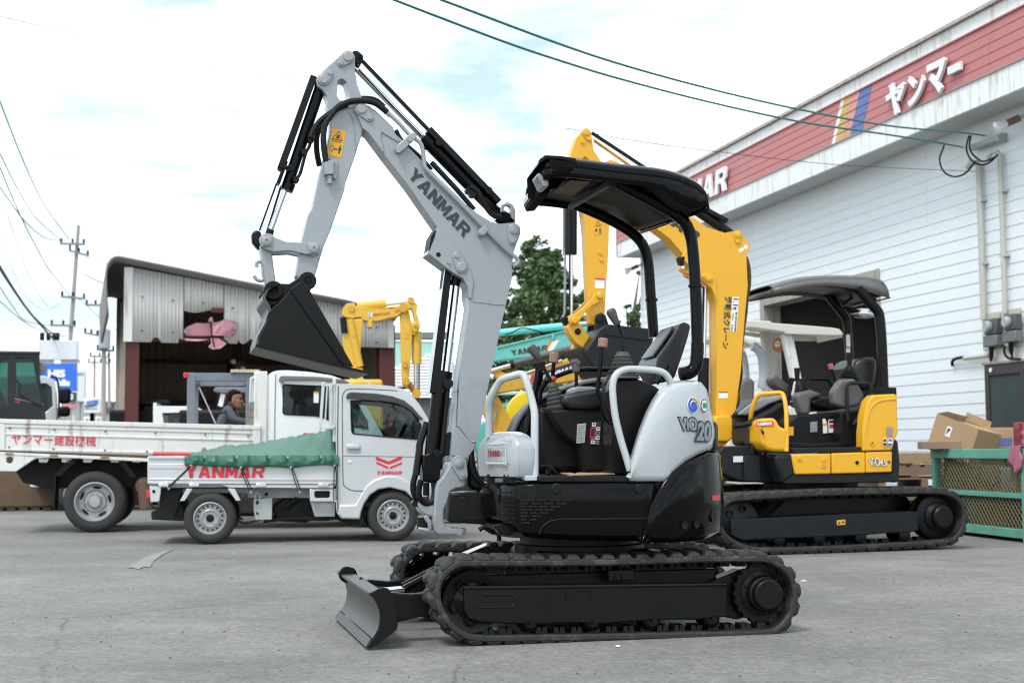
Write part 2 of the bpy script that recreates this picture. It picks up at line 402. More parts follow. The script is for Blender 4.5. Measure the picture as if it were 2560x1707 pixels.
# ================================================================ tracked undercarriage shared by both excavators
def belt(fr,vw,ctr,v0,v1,th,pitch,lh,parent,mat_,name='crawler_track',bw=.075,lmin=.55):
    """ctr: closed centre line of the rubber belt seen from the side; returns the track part with its tread lugs"""
    c=crom([Vector((p.x,0,p.z)) for p in ctr],6,True);ln=resample(c,10,True)[1];n=int(round(ln/pitch));pts,ln=resample(c,n*3,True)
    m=len(pts);mb=MB(fr);rows=[]
    ar=sum(pts[i].x*pts[(i +1)%m].z -pts[(i +1)%m].x*pts[i].z for i in range(m));sg=1 if ar>0 else -1
    fn=[]
    for i in range(m):
        t=(pts[(i +1)%m]-pts[i -1]);t.y=0;t.normalize();nn=Vector((t.z,0,-t.x))*sg;fn.append((t,nn))
        p=pts[i];a,b=p -nn*th/2,p +nn*th/2;e=th*.25
        rows.append([Vector((q.x,v,q.z)) for q,v in ((a,v0 +e),(a +nn*e,v0),(b -nn*e,v0),(b,v0 +e),(b,v1 -e),(b -nn*e,v1),(a +nn*e,v1),(a,v1 -e))])
    rows.append(rows[0]);mb.grid([r +[r[0]] for r in rows])
    tr=mb.build(name,mat_,parent,smooth=40)
    vm=(v0 +v1)/2;lugs=[]
    def lug_mesh(va,vb,sk):
        q=MB(fr);h=bw/2;k=h*lmin;e=.012
        lo=[(-h,va),(h,va),(h +sk,vb),(-h +sk,vb)];hi=[(-k,va +e),(k,va +e),(k +sk,vb -e),(-k +sk,vb -e)]
        return [(a,b,-th*.1) for a,b in lo]+[(a,b,lh) for a,b in hi]
    for half,(va,vb,sk) in enumerate(((v0,vm +.01,.02),(v1,vm -.01,.02))):
        if half: va,vb=vb,va;va,vb=vm -.01,v1
        first=None
        for i in range(n):
            j=(i*3 +(1 if half else 0))%m;t,nn=fn[j];o=pts[j]+nn*th/2
            loc=lug_mesh(va,vb,sk if not half else -sk)
            if first is None:
                q=MB(fr);q.hexa([o +t*a +nn*z +Vector((0,b,0)) for a,b,z in loc])
                first=q.build('tread_lug',mat_,tr,bevel=.006,seg=1,recalc=True)
                f0=Matrix((tuple(t)+(0,),(0,1,0,0),tuple(nn)+(0,),(0,0,0,1))).transposed();f0.translation=Vector((o.x,0,o.z))
                F0=f0.inverted()
            else:
                f1=Matrix((tuple(t)+(0,),(0,1,0,0),tuple(nn)+(0,),(0,0,0,1))).transposed();f1.translation=Vector((o.x,0,o.z))
                Mx=WM[parent.name].inverted() @ fr.M
                part_copy(first,tr,Mx @ (f1 @ F0) @ Mx.inverted())
    q=MB(fr)
    for i in range(n*2):
        j=int(i*m/(n*2))%m;t,nn=fn[j];o=pts[j]-nn*th/2;h=pitch*.16
        q.hexa([o +t*a -nn*z +Vector((0,b,0)) for a,b,z in ((-h,vm -.045,0),(h,vm -.045,0),(h,vm +.045,0),(-h,vm +.045,0),(-h*.7,vm -.04,.03),(h*.7,vm -.04,.03),(h*.7,vm +.04,.03),(-h*.7,vm +.04,.03))])
    q.build('core_teeth',BLK,tr,kind='stuff',recalc=True)
    return tr
def mirror_part(o,fr,vmid):
    pass
def stad(fr,vw,pins,v,th=.012,pad=.010,mat_=None,parent=None,name='pin_plate',proud=.008):
    """boss plate around pins [(x, y, r_px)] with the pin heads proud of it"""
    s=VW[vw][2];P=[(fr.p(vw,a,b,v),r) for a,b,r in pins]
    k=(fr.p(vw,pins[0][0]+100,pins[0][1],v)-fr.p(vw,pins[0][0],pins[0][1],v)).length/100
    out=[]
    for c,r in P: out+=[(c.x +(r*k +pad)*math.cos(t*.3927),c.z +(r*k +pad)*math.sin(t*.3927)) for t in range(16)]
    mb=MB(fr);mb.prism([Vector((a,0,b)) for a,b in hull(out)],v -th,v)
    pl=mb.build(name,mat_,parent,bevel=.004)
    for c,r in P:
        q=MB(fr);R_ =r*k;q.lathe((c.x,v -th,c.z),(0,-1,0),[(R_,-.001),(R_,proud*.7),(R_ *.85,proud),(0,proud)],18)
        q.build('pin',mat_,pl)
    return pl
def rod(fr,a,b,r,name,mat_,parent,n=14,**kw): return MB(fr).cyl(a,b,r,n).build(name,mat_,parent,**kw)
NEAR_UC=(.365,7.904)
FC=Fr(*NEAR_UC,14);FU=Fr(*NEAR_UC,8);FB=Fr(-.325,7.8,14)
EX=thing('mini_excavator','silver grey mini excavator with black canopy parked in the foreground, bucket hanging','excavator',FU)
BELT=[(690,203),(1000,202),(1400,197),(1800,184),(2050,182),(2135,194),(2200,240),(2235,310),(2238,380),(2215,450),(2160,510),(2080,533),(1800,541),(1400,549),(1000,556),(760,557),(680,540),(622,500),(572,430),(553,350),(562,290),(600,240),(640,214)]
vN=-.64
ctr=FC.ps('E',BELT,vN)
tn=belt(FC,'E',ctr,vN,vN +.25,.032,.092,.021,EX,RUB,bw=.084,lmin=.55)
ctr2=[Vector((p.x,.39,p.z)) for p in ctr]
tf=belt(FC,'E',ctr2,.39,.64,.032,.092,.021,EX,RUB,bw=.084,lmin=.55)
def bean(sgn):
    va,vb=(vN +.02,vN +.19) if sgn<0 else (.45,.62)
    prof=[(682,322),(1000,318),(1400,313),(1920,306),(1922,455),(1860,462),(1790,470),(1650,470),(1480,478),(1330,490),(1200,485),(1060,490),(900,490),(760,482),(700,465),(682,430)]
    pp=FC.ps('E',prof,vN)
    fr_ =MB(FC).prism(pp,va,vb).build('track_frame',BLK,EX,bevel=.008)
    e=FC.ps('E',[(682,320),(1000,316),(1400,311),(1920,304)],vN)
    MB(FC).tube([Vector((p.x,va +.004,p.z)) for p in e],.010,8).build('flange',BLK,fr_)
    c1=FC.p('E',728,386,vN);c1.y=(va +vb)/2
    idl=MB(FC).lathe(c1 -Vector((0,.06,0)),(0,1,0),[(.03,-.005),(.05,0),(.09,.02),(.125,.012),(.152,.0),(.155,.03),(.14,.04),(.14,.08),(.155,.09),(.152,.12),(.125,.108),(.05,.12),(.03,.125)],36).build('idler_wheel',BLK,EX)
    for a in range(5):
        t=a*1.2566 +.9;q=c1 +Vector((math.cos(t)*.085,-.055,math.sin(t)*.085))
        MB(FC).lathe(q,(0,-1,0),[(.034,-.03),(.034,.012),(.026,.012),(.026,-.03)],16).build('rim_ring',BLKG,idl)
    c2=FC.p('W',1850,690,vN +.06);c2.y=(va +vb)/2
    teeth=[]
    for k in range(84):
        a=k/84*2*math.pi;r=.162 -.007*(1 +math.cos(k/4*2*math.pi))/1.0
        teeth.append(Vector((c2.x +r*math.cos(a),0,c2.z +r*math.sin(a))))
    spk=MB(FC).prism(teeth,c2.y -.02,c2.y +.02).build('drive_sprocket',BLK,EX,bevel=.002,seg=1)
    MB(FC).lathe(c2 -Vector((0,.015,0)),(0,1,0) if sgn>0 else (0,-1,0),[(.118,0),(.118,.012),(.095,.02),(.088,.05),(.078,.056),(.078,.098),(.070,.104),(0,.104)],32).build('motor_hub',BLK,spk)
    for k in range(9):
        a=k/9*2*math.pi;q=c2 +Vector((.104*math.cos(a),sgn*.027 ,.104*math.sin(a)))
        MB(FC).cyl(q,q +Vector((0,sgn*.01,0)),.008,8).build('bolt',BLK,spk)
    for x,y in ((1000,486),(1295,482),(1575,477),(1857,468)):
        q=FC.p('E',x,y,vN);q.y=va +.015
        rl=MB(FC).lathe(q,(0,1,0),[(.025,-.01),(.040,0),(.047,.012),(.047,.03),(.036,.04),(.036,.1),(.047,.11),(.047,.13)],20).build('track_roller',BLK,EX)
        MB(FC).cyl(q +Vector((0,-.016,.006)),q +Vector((0,-.03,.006)),.012,6).build('bolt',BLK,rl)
    MB(FC).box(-.74,.62,*sorted((vN*-sgn -sgn*.19,vN*-sgn -sgn*.25)),.13,.33).build('inner_frame',BLK,EX,bevel=.006)
    MB(FC).prism([Vector((c2.x +a,0,c2.z +b)) for a,b in ((-.30,-.10),(-.12,-.14),(.04,-.10),(.04,.10),(-.10,.12),(-.30,.05))],c2.y +(.03 if sgn<0 else -.13),c2.y +(.13 if sgn<0 else -.03)).build('motor_bracket',BLK,EX,bevel=.006)
    if sgn<0:
        e=crom(FC.ps('E',[(738,400),(752,410),(820,409),(890,407),(912,398),(920,375),(910,356),(890,350),(770,350)],va -.001),4)
        MB(FC).tube(e,.005,6).build('raised_bead',BLK,fr_)
        for x,y in ((745,458),(812,458),(882,458)):
            q=FC.p('E',x,y,va);MB(FC).cyl(q +Vector((0,.002,0)),q -Vector((0,.004,0)),.008,10).build('hole_plug',BLKM,fr_)
        e=FC.ps('E',[(1155,325),(1160,380)],va -.001);MB(FC).tube(e,.005,6).build('raised_bead',BLK,fr_)
        e=FC.ps('E',[(1272,325),(1268,380)],va -.001);MB(FC).tube(e,.005,6).build('raised_bead',BLK,fr_)
        e=crom(FC.ps('E',[(1188,370),(1190,345),(1215,332),(1250,332)],va -.001),4);MB(FC).tube(e,.004,6).build('raised_bead',BLK,fr_)
        a,b=FC.p('E',1358,236,vN +.06),FC.p('E',1480,282,vN +.06)
        k=MB(FC).box(a.x,b.x,vN +.06,vN +.2,b.z,a.z).build('slide_block',BLK,EX,bevel=.004)
        for x in (1395,1432):
            q=FC.p('E',x,265,vN +.06);MB(FC).cyl(q,q -Vector((0,.012,0)),.016,10).build('bolt',BLK,k)
bean(-1);bean(1)
bd=MB(FC).hexa([(-.55,-.44,.16),(.62,-.44,.16),(.62,.44,.16),(-.55,.44,.16),(-.52,-.44,.385),(.56,-.44,.385),(.56,.44,.385),(-.52,.44,.385)])
bd.hexa([(-.34,-.44,.34),(.34,-.44,.34),(.34,.44,.34),(-.34,.44,.34),(-.30,-.30,.43),(.30,-.30,.43),(.30,.30,.43),(-.30,.30,.43)])
bd.build('undercarriage_body',BLK,EX,bevel=.01)
MB(FC).lathe((0,0,.40),(0,0,1),[(.36,0),(.36,.05),(.33,.055),(.33,.12)],40).build('swing_bearing',BLK,EX)
vB=-.62
front=crom(FC.ps('U',[(512,690),(575,775),(618,880),(627,980),(605,1095),(545,1195)],vB),3)
back=[p +Vector((.018,0,.004)) for p in front]
bl=MB(FC).prism(front +back[::-1],vB,-vB).build('dozer_blade',STEEL,EX,smooth=40)
tp=FC.p('U',512,690,vB)
MB(FC).box(tp.x -.004,tp.x +.075,vB,-vB,tp.z -.012,tp.z +.006).build('top_flange',STEEL,bl,bevel=.004)
ce=FC.ps('U',[(525,1190),(545,1215),(490,1302),(465,1298)],vB)
MB(FC).prism(ce,vB,-vB).build('cutting_edge',STEEL,bl,bevel=.003)
ep=FC.ps('U',[(510,688),(600,640),(660,622),(715,628),(752,665),(770,720),(800,790),(832,1050),(822,1090),(780,1130),(640,1235),(540,1300),(480,1303),(550,1200),(612,1095),(634,980),(626,880),(585,775)],vB)
for a in (vB -.012,-vB): MB(FC).prism(ep,a,a +.012).build('end_plate',BLK,bl,bevel=.003)
bx=FC.ps('U',[(720,760),(830,800),(840,1030),(780,1080),(640,1100)],vB)
MB(FC).prism(bx,vB +.05,-vB -.05).build('back_box',BLK,bl,bevel=.006)
arm=FC.ps('U',[(690,700),(760,680),(980,700),(1100,690),(1230,660),(1900,640),(1900,880),(1100,955),(820,1020),(740,1010)],-.40)
for a in (-.40,.34): MB(FC).prism(arm,a,a +.06).build('blade_arm',BLK,EX,bevel=.006)
q=FC.ps('U',[(870,610),(905,670),(1300,470),(1265,385)],0)
a,b=FC.p('U',905,635,0),FC.p('U',1330,415,0)
dc=MB(FC).cyl(a,b,.034,20).build('blade_cylinder',BLKG,EX)
rod(FC,FC.p('U',640,660,0),a,.016,'rod',CHROME,dc)
a,b=FC.p('U',1272,370,0),FC.p('U',1860,130,0)
MB(FC).beam(a,b,.105,.008,(0,0,1)).build('cylinder_guard',CHROME,dc,bevel=.002)
MB(FC).beam(a -Vector((0,0,.035)),b -Vector((0,0,.035)),.07,.05,(0,0,1)).build('cylinder_end',BLK,dc,bevel=.004)
q=FC.p('U',258,455,.45)
MB(FC).cyl(q +Vector((.0,-.02,-.01)),q +Vector((0,.02,-.01)),.045,20).build('lifting_eye',BLK,bl)
q=crom(FC.ps('U',[(400,520),(540,610),(640,640),(760,640),(880,630)],.1),4)
MB(FC).tube(q,.012,8).build('hose',HOSE,bl)
PLAN=[(-.56,.0),(-.56,-.20),(-.54,-.36),(-.50,-.50),(-.44,-.60),(-.40,-.635),(-.34,-.652),(0,-.66),(.24,-.655),(.38,-.62),(.53,-.53),(.66,-.38),(.74,-.20),(.77,0),
        (.74,.20),(.66,.38),(.53,.53),(.38,.62),(.24,.655),(0,.66),(-.34,.652),(-.40,.635),(-.44,.60),(-.54,.36),(-.56,.20),(-.56,.0)]
def smooth_plan(pl): return [(p.x,p.y) for p in crom([Vector((a,b,0)) for a,b in pl],4)]
PLAN=smooth_plan(PLAN)
def cols(vw,lst,fr=FU,plan=PLAN):
    o=[]
    for x,yt,yb in lst:
        a,b=hit(fr,vw,x,yt,plan),hit(fr,vw,x,yb,plan)
        if a is None or b is None: continue
        o.append((a[0],b[1].z,a[1].z))
    return o
S_END=sum(math.hypot(b[0]-a[0],b[1]-a[1]) for a,b in zip(PLAN,PLAN[1:]))
c1=cols('D',[(300,1018,1330),(350,1016,1350),(385,1015,1372),(400,1015,1392),(420,1015,1402),(460,1015,1408),(560,1015,1416),(800,1015,1428),(1050,1015,1434),(1300,1015,1436),(1400,1016,1436)])
zT=c1[8][2];zBm=c1[8][1]
front_cols=[(q,.58,zT) for q in (.0,.10,.18)]+[(c[0],c[1],zT) for c in c1]
sk=MB(FU).wall(PLAN,front_cols,.012,.05).build('side_skirt',BLKG,EX,solid=.03)
far_cols=[(S_END -c[0],c[1],c[2]) for c in front_cols[::-1]]
MB(FU).wall(PLAN,far_cols,.012,.05).build('side_skirt',BLKG,EX,solid=.03)
c2=cols('D',[(1318,1415,1436),(1345,1270,1440),(1380,1160,1442),(1430,1062,1443),(1480,985,1444),(1540,920,1444),(1600,870,1442),(1660,837,1438),(1720,812,1430),(1760,797,1424),(1790,780,1418)])
c2=[(s_,zb,zt -.006) for s_,zb,zt in c2]
zc=c2[-1][2];sA=c2[-1][0]
rear=[(sA +(S_END -2*sA)*k/10,zBm -.01,zc) for k in range(1,10)]
cwc=c2 +rear +[(S_END -c[0],c[1],c[2]) for c in c2[::-1]]
off=[(Vector((a,b)).normalized()*(Vector((a,b)).length +.012)) for a,b in PLAN]
cw=MB(FU).wall([(p.x,p.y) for p in off],cwc,.03,.06,bulge=.012).build('counterweight',BLKG,EX,solid=.05,smooth=50)
q=MB(FU)
for k in range(3):
    pass
c3=cols('D',[(1216,955,1003),(1228,850,1003),(1260,745,1004),(1300,630,1004),(1350,515,1004),(1400,428,1004),(1450,365,1004),(1478,337,995),(1500,326,955),(1550,302,908),(1600,288,864),(1650,283,836),(1700,283,810),(1738,285,795),(1756,310,788),(1772,360,782),(1790,450,775),(1806,560,762)])
rearw=[(c3[-1][0]+.05 +k*.1,zc +.0,1.18 +.0*k) for k in range(0,1)]
cv=MB(FU).wall(PLAN,c3,.06,.004,bulge=.006).build('engine_cover',GREY2,EX,solid=.03,smooth=55)
far3=[(S_END -c[0],c[1],c[2]) for c in c3[::-1]]
MB(FU).wall(PLAN,far3,.06,.004,bulge=.006).build('engine_cover',GREY2,EX,solid=.03,smooth=55)
hb=[(c3[-1][0]+(S_END -2*c3[-1][0])*k/8,zc +.004,1.12) for k in range(9)]
MB(FU).wall(PLAN,hb,.05,.004,cap=False).build('rear_hood',BLK,EX,solid=.03,smooth=55)
top=[plan_at(PLAN,c[0])[0] for c in c3[7:]]+[plan_at(PLAN,c[0])[0] for c in hb]+[plan_at(PLAN,c[0])[0] for c in far3[:-7]]
MB(FU).prism([Vector((p.x*.93,p.y*.93,1.10)) for p in top],0,0,vec=(0,0,.02)).build('hood_deck',BLKM,EX,bevel=.006,recalc=True)
MB(FU).box(.26,.60,-.42,.42,.80,1.12).build('engine_housing',BLKM,EX,bevel=.02)
MB(FU).prism([Vector((a*.97,b*.97,zT -.03)) for a,b in PLAN[:-1]],0,0,vec=(0,0,.03)).build('floor_deck',BLKM,EX,recalc=True)
MB(FU).prism([Vector((a*.90,b*.90,zBm +.015)) for a,b in PLAN[:-1]],0,0,vec=(0,0,.03)).build('belly_plate',BLK,EX,recalc=True)
st=FU.ps('D',[(555,968),(1215,968),(1222,1010),(560,1010)],-.655)
MB(FU).prism(st,-.645,.60).build('floor_step',BLKM,EX,bevel=.004)
def on(vw,pts,off=.004,plan=PLAN,fr=FU):
    o=[]
    for x,y in pts:
        h=None
        while h is None: h=hit(fr,vw,x,y,plan);x -= 1.5
        o.append(h[1]+h[2]*off)
    return o
for x,y,r in ((688,1058,26),(1277,1060,23)):
    h=hit(FU,'D',x,y,PLAN);k=.0019
    MB(FU).lathe(h[1]+h[2]*.0,h[2],[(r*k*.5,-.01),(r*k*.55,.006),(r*k*.45,.010),(0,.010)],20).build('cap_plug',BLKM,sk)
gp=on('D',[(565,1385),(575,1350),(600,1318),(635,1293),(690,1278),(800,1274),(1000,1273),(1335,1272)],.002)
MB(FU).tube(crom(gp,3),.004,6).build('panel_seam',BLKM,sk)
for r_,(y,segs) in enumerate(((1138,[(430,530),(550,620),(640,715),(730,800)]),(1162,[(430,490),(508,580),(595,665),(685,755)]),(1184,[(428,470),(482,550),(560,625),(645,715)]),(1207,[(430,520),(530,590),(602,665)]),(1229,[(432,485),(500,550),(565,628)]),(1252,[(432,490),(510,580)]),(1276,[(435,480),(492,545)]),(1299,[(440,500)]))):
    for a,b in segs:
        flat(MB(FU),on('D',[(a,y -7),(b,y -7),(b,y +7),(a,y +7)],.001),.003).build('vent_slot',BLKM,sk)
for j in range(9):
    y=1085 +j*30
    for i in range(5):
        x=305 +i*19 +(j%2)*9
        if y<1320: flat(MB(FU),on('D',[(x -6,y -5),(x +6,y -5),(x +6,y +5),(x -6,y +5)],.001),.002).build('vent_hole',BLKM,sk)
OFFP=[(p.x,p.y) for p in off]
flat(MB(FU),on('D',[(1783,1106),(1800,1105),(1820,1103),(1834,1100),(1834,1136),(1820,1140),(1800,1141),(1783,1141)],.012,OFFP),.004).build('reflector',RED,cw)
for x,y,r in ((1590,1316,18),(1675,1312,17),(1793,1252,30)):
    h=hit(FU,'D',x,y,OFFP) or hit(FU,'D',x -20,y,OFFP) or hit(FU,'D',x -40,y,OFFP)
    MB(FU).lathe(h[1]+h[2]*.012,h[2],[(r*.0010,-.02),(r*.0011,.002),(r*.0009,.002),(0,-.004)],20).build('lifting_hole',BLKM,cw)
def sticker(vw,pts,m_,par,name='sticker',off=.008,dep=.002,plan=PLAN,fr=FU): return flat(MB(fr),on(vw,pts,off,plan,fr),dep).build(name,m_,par)
SILT=mat('silver print',(.24,.25,.27),.35,var=.3,scale=30)
PN=on('D',[(1545,548),(1680,552),(1682,650),(1552,648)],.012)
def qtxt(vw,q,s,m_,par,bold,off,dep,name='lettering',plan=PLAN,fr=FU):
    vs,fs=ftext(s,bold);P=[]
    for a,b in vs:
        x=(q[3][0]*(1 -a)+q[2][0]*a)*(1 -b)+(q[0][0]*(1 -a)+q[1][0]*a)*b
        y=(q[3][1]*(1 -a)+q[2][1]*a)*(1 -b)+(q[0][1]*(1 -a)+q[1][1]*a)*b
        P.append((x,y))
    return MB(fr).add(on(vw,P,off,plan,fr),fs).build(name,m_,par,smooth=0,solid=dep)
qtxt('D',[(1541,542),(1684,546),(1690,656),(1556,653)],'ViO',DARKT,cv,.10,.009,.003)
qtxt('D',[(1549,552),(1677,556),(1682,646),(1562,643)],'ViO',SILT,cv,.04,.012,.003)
qtxt('D',[(1677,570),(1784,574),(1778,736),(1662,730)],'20',DARKT,cv,.10,.013,.003)
qtxt('D',[(1685,582),(1775,586),(1770,724),(1672,718)],'20',SILT,cv,.04,.016,.003)
sticker('D',ell(1650,463,38,58),WHITE,cv);sticker('D',ell(1650,463,34,53),BLUEP,cv,off=.010);sticker('D',ell(1650,458,20,30),WHITE,cv,off=.012)
sticker('D',ell(1650,462,17,25),BLUEP,cv,off=.014)
for a in range(7): sticker('D',ell(1650 +26*math.cos(2.6 -a*.35 -.9),455 -38*math.sin(2.6 -a*.35 -.9),4.5,6,8),ORANGE,cv,off=.0125)
sticker('D',ell(1727,467,28,55),WHITE,cv);sticker('D',ell(1727,467,25,50),DARKT,cv,off=.010);sticker('D',ell(1727,467,20,41),WHITE,cv,off=.012)
for dx in (-10,0,10): sticker('D',[(1727 +dx -4,450),(1727 +dx +3,446),(1727 +dx +4,484),(1727 +dx -3,484)],GREENP,cv,off=.014)
for a in range(9): sticker('D',ell(1727 +22*math.cos(a*.7),467 +45*math.sin(a*.7),2.5,4,6),RED,cv,off=.0125)
vh=-.63
hA,hC=FU.p('X',1076,900,vh),FU.p('X',885,900,vh)
hz=FU.p('X',885,915,vh).z
hplan=smooth_plan([(hC.x -.13,-.24),(hC.x -.12,-.29),(hC.x -.095,-.37),(hC.x -.055,-.49),(hC.x -.006,vh +.035),(hC.x +.02,vh +.008),(hC.x +.06,vh),(hA.x -.10,vh),(hA.x -.02,vh +.005),(hA.x,vh +.05),(hA.x,-.35)])
hs=MB(FU);zw=FU.p('X',1060,705,vh).z;zd=FU.p('X',860,557,vh +.12).z -zw
hclosed=resample(crom([Vector((a,b,0)) for a,b in hplan[::3]]+[Vector((hA.x,-.26,0)),Vector((hC.x -.06,-.22,0))],4,True),56,True)[0]
hcen=sum(hclosed,Vector())/len(hclosed);hcen.x=FU.p('X',850,560,hcen.y).x
rows=[]
for z,k in ((hz,.03),(hz +.012,.0),(hz +(zw -hz)*.5,-.015),(zw -.03,-.01)): rows.append([hcen.lerp(p,1 -k)+Vector((0,0,z)) for p in hclosed])
for i in range(9):
    t=i/8*1.45;rows.append([hcen.lerp(p,math.cos(t)**.62)+Vector((0,0,zw +zd*math.sin(t)**1.15)) for p in hclosed])
hs.grid([r_ +[r_[0]] for r_ in rows]);hs.add(rows[-1],[tuple(range(56))])
hd=hs.build('front_hood',mat('hood grey paint',(.33,.348,.365),.2,var=.05,coat=.6),EX,smooth=60,recalc=True)
fq=[(712,705),(808,700),(808,762),(716,768)]
mb=MB(FU);ftxt(mb,'YANMAR',on('X',[(715,708),(806,703),(806,755),(717,760)],.018,hplan),.003,.01);mb.build('lettering',mat('dull red print',(.22,.03,.035),.5),hd,smooth=0)
mb=MB(FU);mb.tube(on('X',[(697,665),(845,655),(850,820),(697,815)],.014,hplan),.004,6,closed=True);mb.build('panel_bead',GREY2,hd)
mb=MB(FU);mb.tube(on('X',[(700,806),(848,812)],.014,hplan),.006,6);mb.build('panel_bead',GREY2,hd)
a=FU.p('X',980,945,vh);b=FU.p('X',1076,905,vh)
MB(FU).box(a.x,b.x,vh -.004,vh +.10,a.z,b.z).build('hood_foot',GREY2,EX,bevel=.004)
for x in (720,850,900):
    a=hit(FU,'X',min(x,880),925,hplan)[1];MB(FU).box(a.x -.02,a.x +.02,a.y +.03,a.y +.07,zT,hz +.01).build('hood_bracket',BLKM,EX)
def rail(vw,pts,v0,v1,r,name,m_,fr=FU,parent=EX,k=5,n=12):
    q=[fr.p(vw,x,y,v0 +(v1 -v0)*i/(len(pts)-1)) for i,(x,y) in enumerate(pts)]
    return MB(fr).tube(crom(q,k),r,n).build(name,m_,parent)
rail('X',[(697,600),(697,420),(700,330),(720,270),(760,200),(790,160),(830,140),(930,112),(965,118),(985,150),(1010,230),(1040,340),(1055,420),(1056,560),(1056,910)],-.34,-.61,.020,'hand_rail',GREY2,k=4)
rail('D',[(1212,930),(1190,850),(1150,720),(1110,560),(1092,420),(1088,330),(1100,270),(1135,228),(1190,208),(1250,207),(1340,212),(1420,222),(1470,250),(1500,300),(1508,330)],-.61,-.52,.019,'hand_rail',GREY2,k=4)
mp_ =FU.ps('X',[(395,1045),(520,1032),(740,1046),(900,1050),(900,1330),(800,1320),(710,1292),(380,1268)],-.11)
mt=MB(FU).prism(mp_,-.11,.13).build('boom_mount',BLK,EX,bevel=.008)
MB(FU).prism(FU.ps('X',[(470,1075),(690,1060),(700,1255),(455,1258)],-.11),-.116,-.10).build('mount_plate',BLK,mt,bevel=.003)
for x,y in ((525,1068),(690,1275)):
    q=FU.p('X',x,y,-.12);MB(FU).cyl(q,q +Vector((0,.03,0)),.014,10).build('bolt',BLK,mt)
MB(FU).tube(crom(FU.ps('X',[(620,1330),(660,1310),(720,1345),(800,1360)],-.2),4),.012,8).build('hose',HOSE,mt)
MB(FU).cyl(FU.p('X',778,1415,-.3),FU.p('X',772,1340,-.3),.012,8).build('drain_pipe',BLKM,mt)
MB(FU).prism(FU.ps('X',[(720,1290),(915,1265),(1000,1395),(940,1390),(790,1360)],-.45),-.45,.4).build('belly_guard',BLK,mt,bevel=.006)
hb_ =FU.ps('X',[(525,800),(580,740),(600,880),(700,960),(740,1040),(620,1030),(530,1000)],-.02)
MB(FU).prism(hb_,-.05,.08).build('hose_guard',BLKM,mt,bevel=.03)
for k,dv in enumerate((-.06,0.,.06)): MB(FU).tube(crom(FU.ps('X',[(560,700),(565,820),(590,900),(650,960),(760,990),(900,985)],dv),4),.016,8).build('hose',HOSE,mt)
sp=FB.ps('X',[(400,800),(440,755),(500,760),(520,800),(520,975),(500,1000),(440,1008),(400,1030),(383,1080),(378,1110),(350,1165),(345,1260),(362,1300),(400,1312),(520,1312),(522,1362),(450,1372),(300,1370),(262,1345),(255,1270),(268,1190),(272,1100),(282,1000),(300,950),(335,915),(365,860)],-.085)
sw=MB(FB).prism(sp,-.085,.085).build('swing_post',GREY,EX,bevel=.012,seg=3)
MB(FB).prism(FB.ps('X',[(140,1110),(180,1110),(275,1140),(275,1230),(215,1225),(165,1190),(145,1150)],-.06),-.06,.06).build('swing_lug',GREY,sw,bevel=.01)
MB(FB).prism(FB.ps('X',[(158,1310),(240,1320),(270,1340),(270,1362),(240,1358),(162,1338)],-.09),-.09,.07).build('swing_lug',GREY,sw,bevel=.008)
MB(FB).cyl(FB.p('X',195,1230,0),FB.p('X',195,1320,0),.045,16).build('bush',BLK,sw)
MB(FB).prism(FB.ps('X',[(190,1215),(220,1218),(248,1260),(250,1330),(228,1340),(220,1280),(195,1245)],-.10),-.10,-.07).build('swing_lug',GREY,sw,bevel=.006)
q=FB.p('X',462,1340,-.085);MB(FB).cyl(q,q -Vector((0,.008,0)),.020,14).build('pin',GREY,sw)
q=FB.p('X',120,1125,-.05);MB(FB).cyl(q,q +Vector((0,.06,0)),.018,10).build('bolt',BLK,sw)
vb=-.075
bp=(FB.ps('A',[(760,490),(742,462),(752,438),(792,424),(840,430),(885,462),(1000,572),(1015,615),(1050,645),(1100,700),(1250,855),(1480,1080),(1560,1140),(1640,1188),(1700,1202),(1755,1196),(1800,1195),(1830,1224),(1834,1262),(1808,1330)],vb)
      +FB.ps('B',[(1788,345),(1778,430),(1776,520),(1738,680),(1640,1125),(1560,1530)],vb)
      +FB.ps('X',[(598,640),(590,690),(572,725),(520,775),(518,830),(490,850),(430,830),(396,790),(396,740),(412,560),(425,500),(432,400),(448,280),(470,60)],vb)
      +FB.ps('B',[(1418,1250),(1455,980),(1500,700),(1488,645),(1486,570),(1455,515),(1395,480),(1340,440),(1225,355),(1240,300),(1290,178)],vb)
      +FB.ps('A',[(1100,950),(935,738),(838,608),(800,582)],vb))
bm=MB(FB).prism(bp,vb,.075).build('boom',GREY,EX,bevel=.006,smooth=30)
MB(FB).prism(FB.ps('A',[(770,500),(748,462),(756,442),(792,430),(838,436),(880,468),(995,575),(1008,615),(1045,660),(1030,670),(925,605),(918,625),(942,735),(930,735),(835,605),(800,580)],vb),vb -.008,vb +.002).build('doubler_plate',GREY,bm,bevel=.003)
MB(FB).prism(FB.ps('B',[(1300,190),(1440,345),(1500,440),(1525,540),(1510,650),(1490,640),(1486,570),(1455,515),(1395,480),(1340,440),(1230,352),(1244,300),(1292,190)],vb),vb -.010,vb +.002).build('doubler_plate',GREY,bm,bevel=.004)
MB(FB).tube(FB.ps('B',[(1525,664),(1600,672),(1660,682),(1728,684)],vb -.001),.003,6).build('weld_seam',GREY,bm)
MB(FB).tube(FB.ps('X',[(440,505),(470,525),(560,640),(590,640)],vb -.001),.007,8).build('weld_seam',GREY,bm)
MB(FB).prism(FB.ps('X',[(398,745),(412,560),(428,508),(560,650),(592,650),(585,690),(520,775)],vb),vb -.006,vb +.002).build('doubler_plate',GREY,bm,bevel=.005)
q=FB.p('B',1297,357,vb -.012);MB(FB).cyl(q,q +Vector((0,.02,0)),.013,14).build('drain_hole',BLKM,bm)
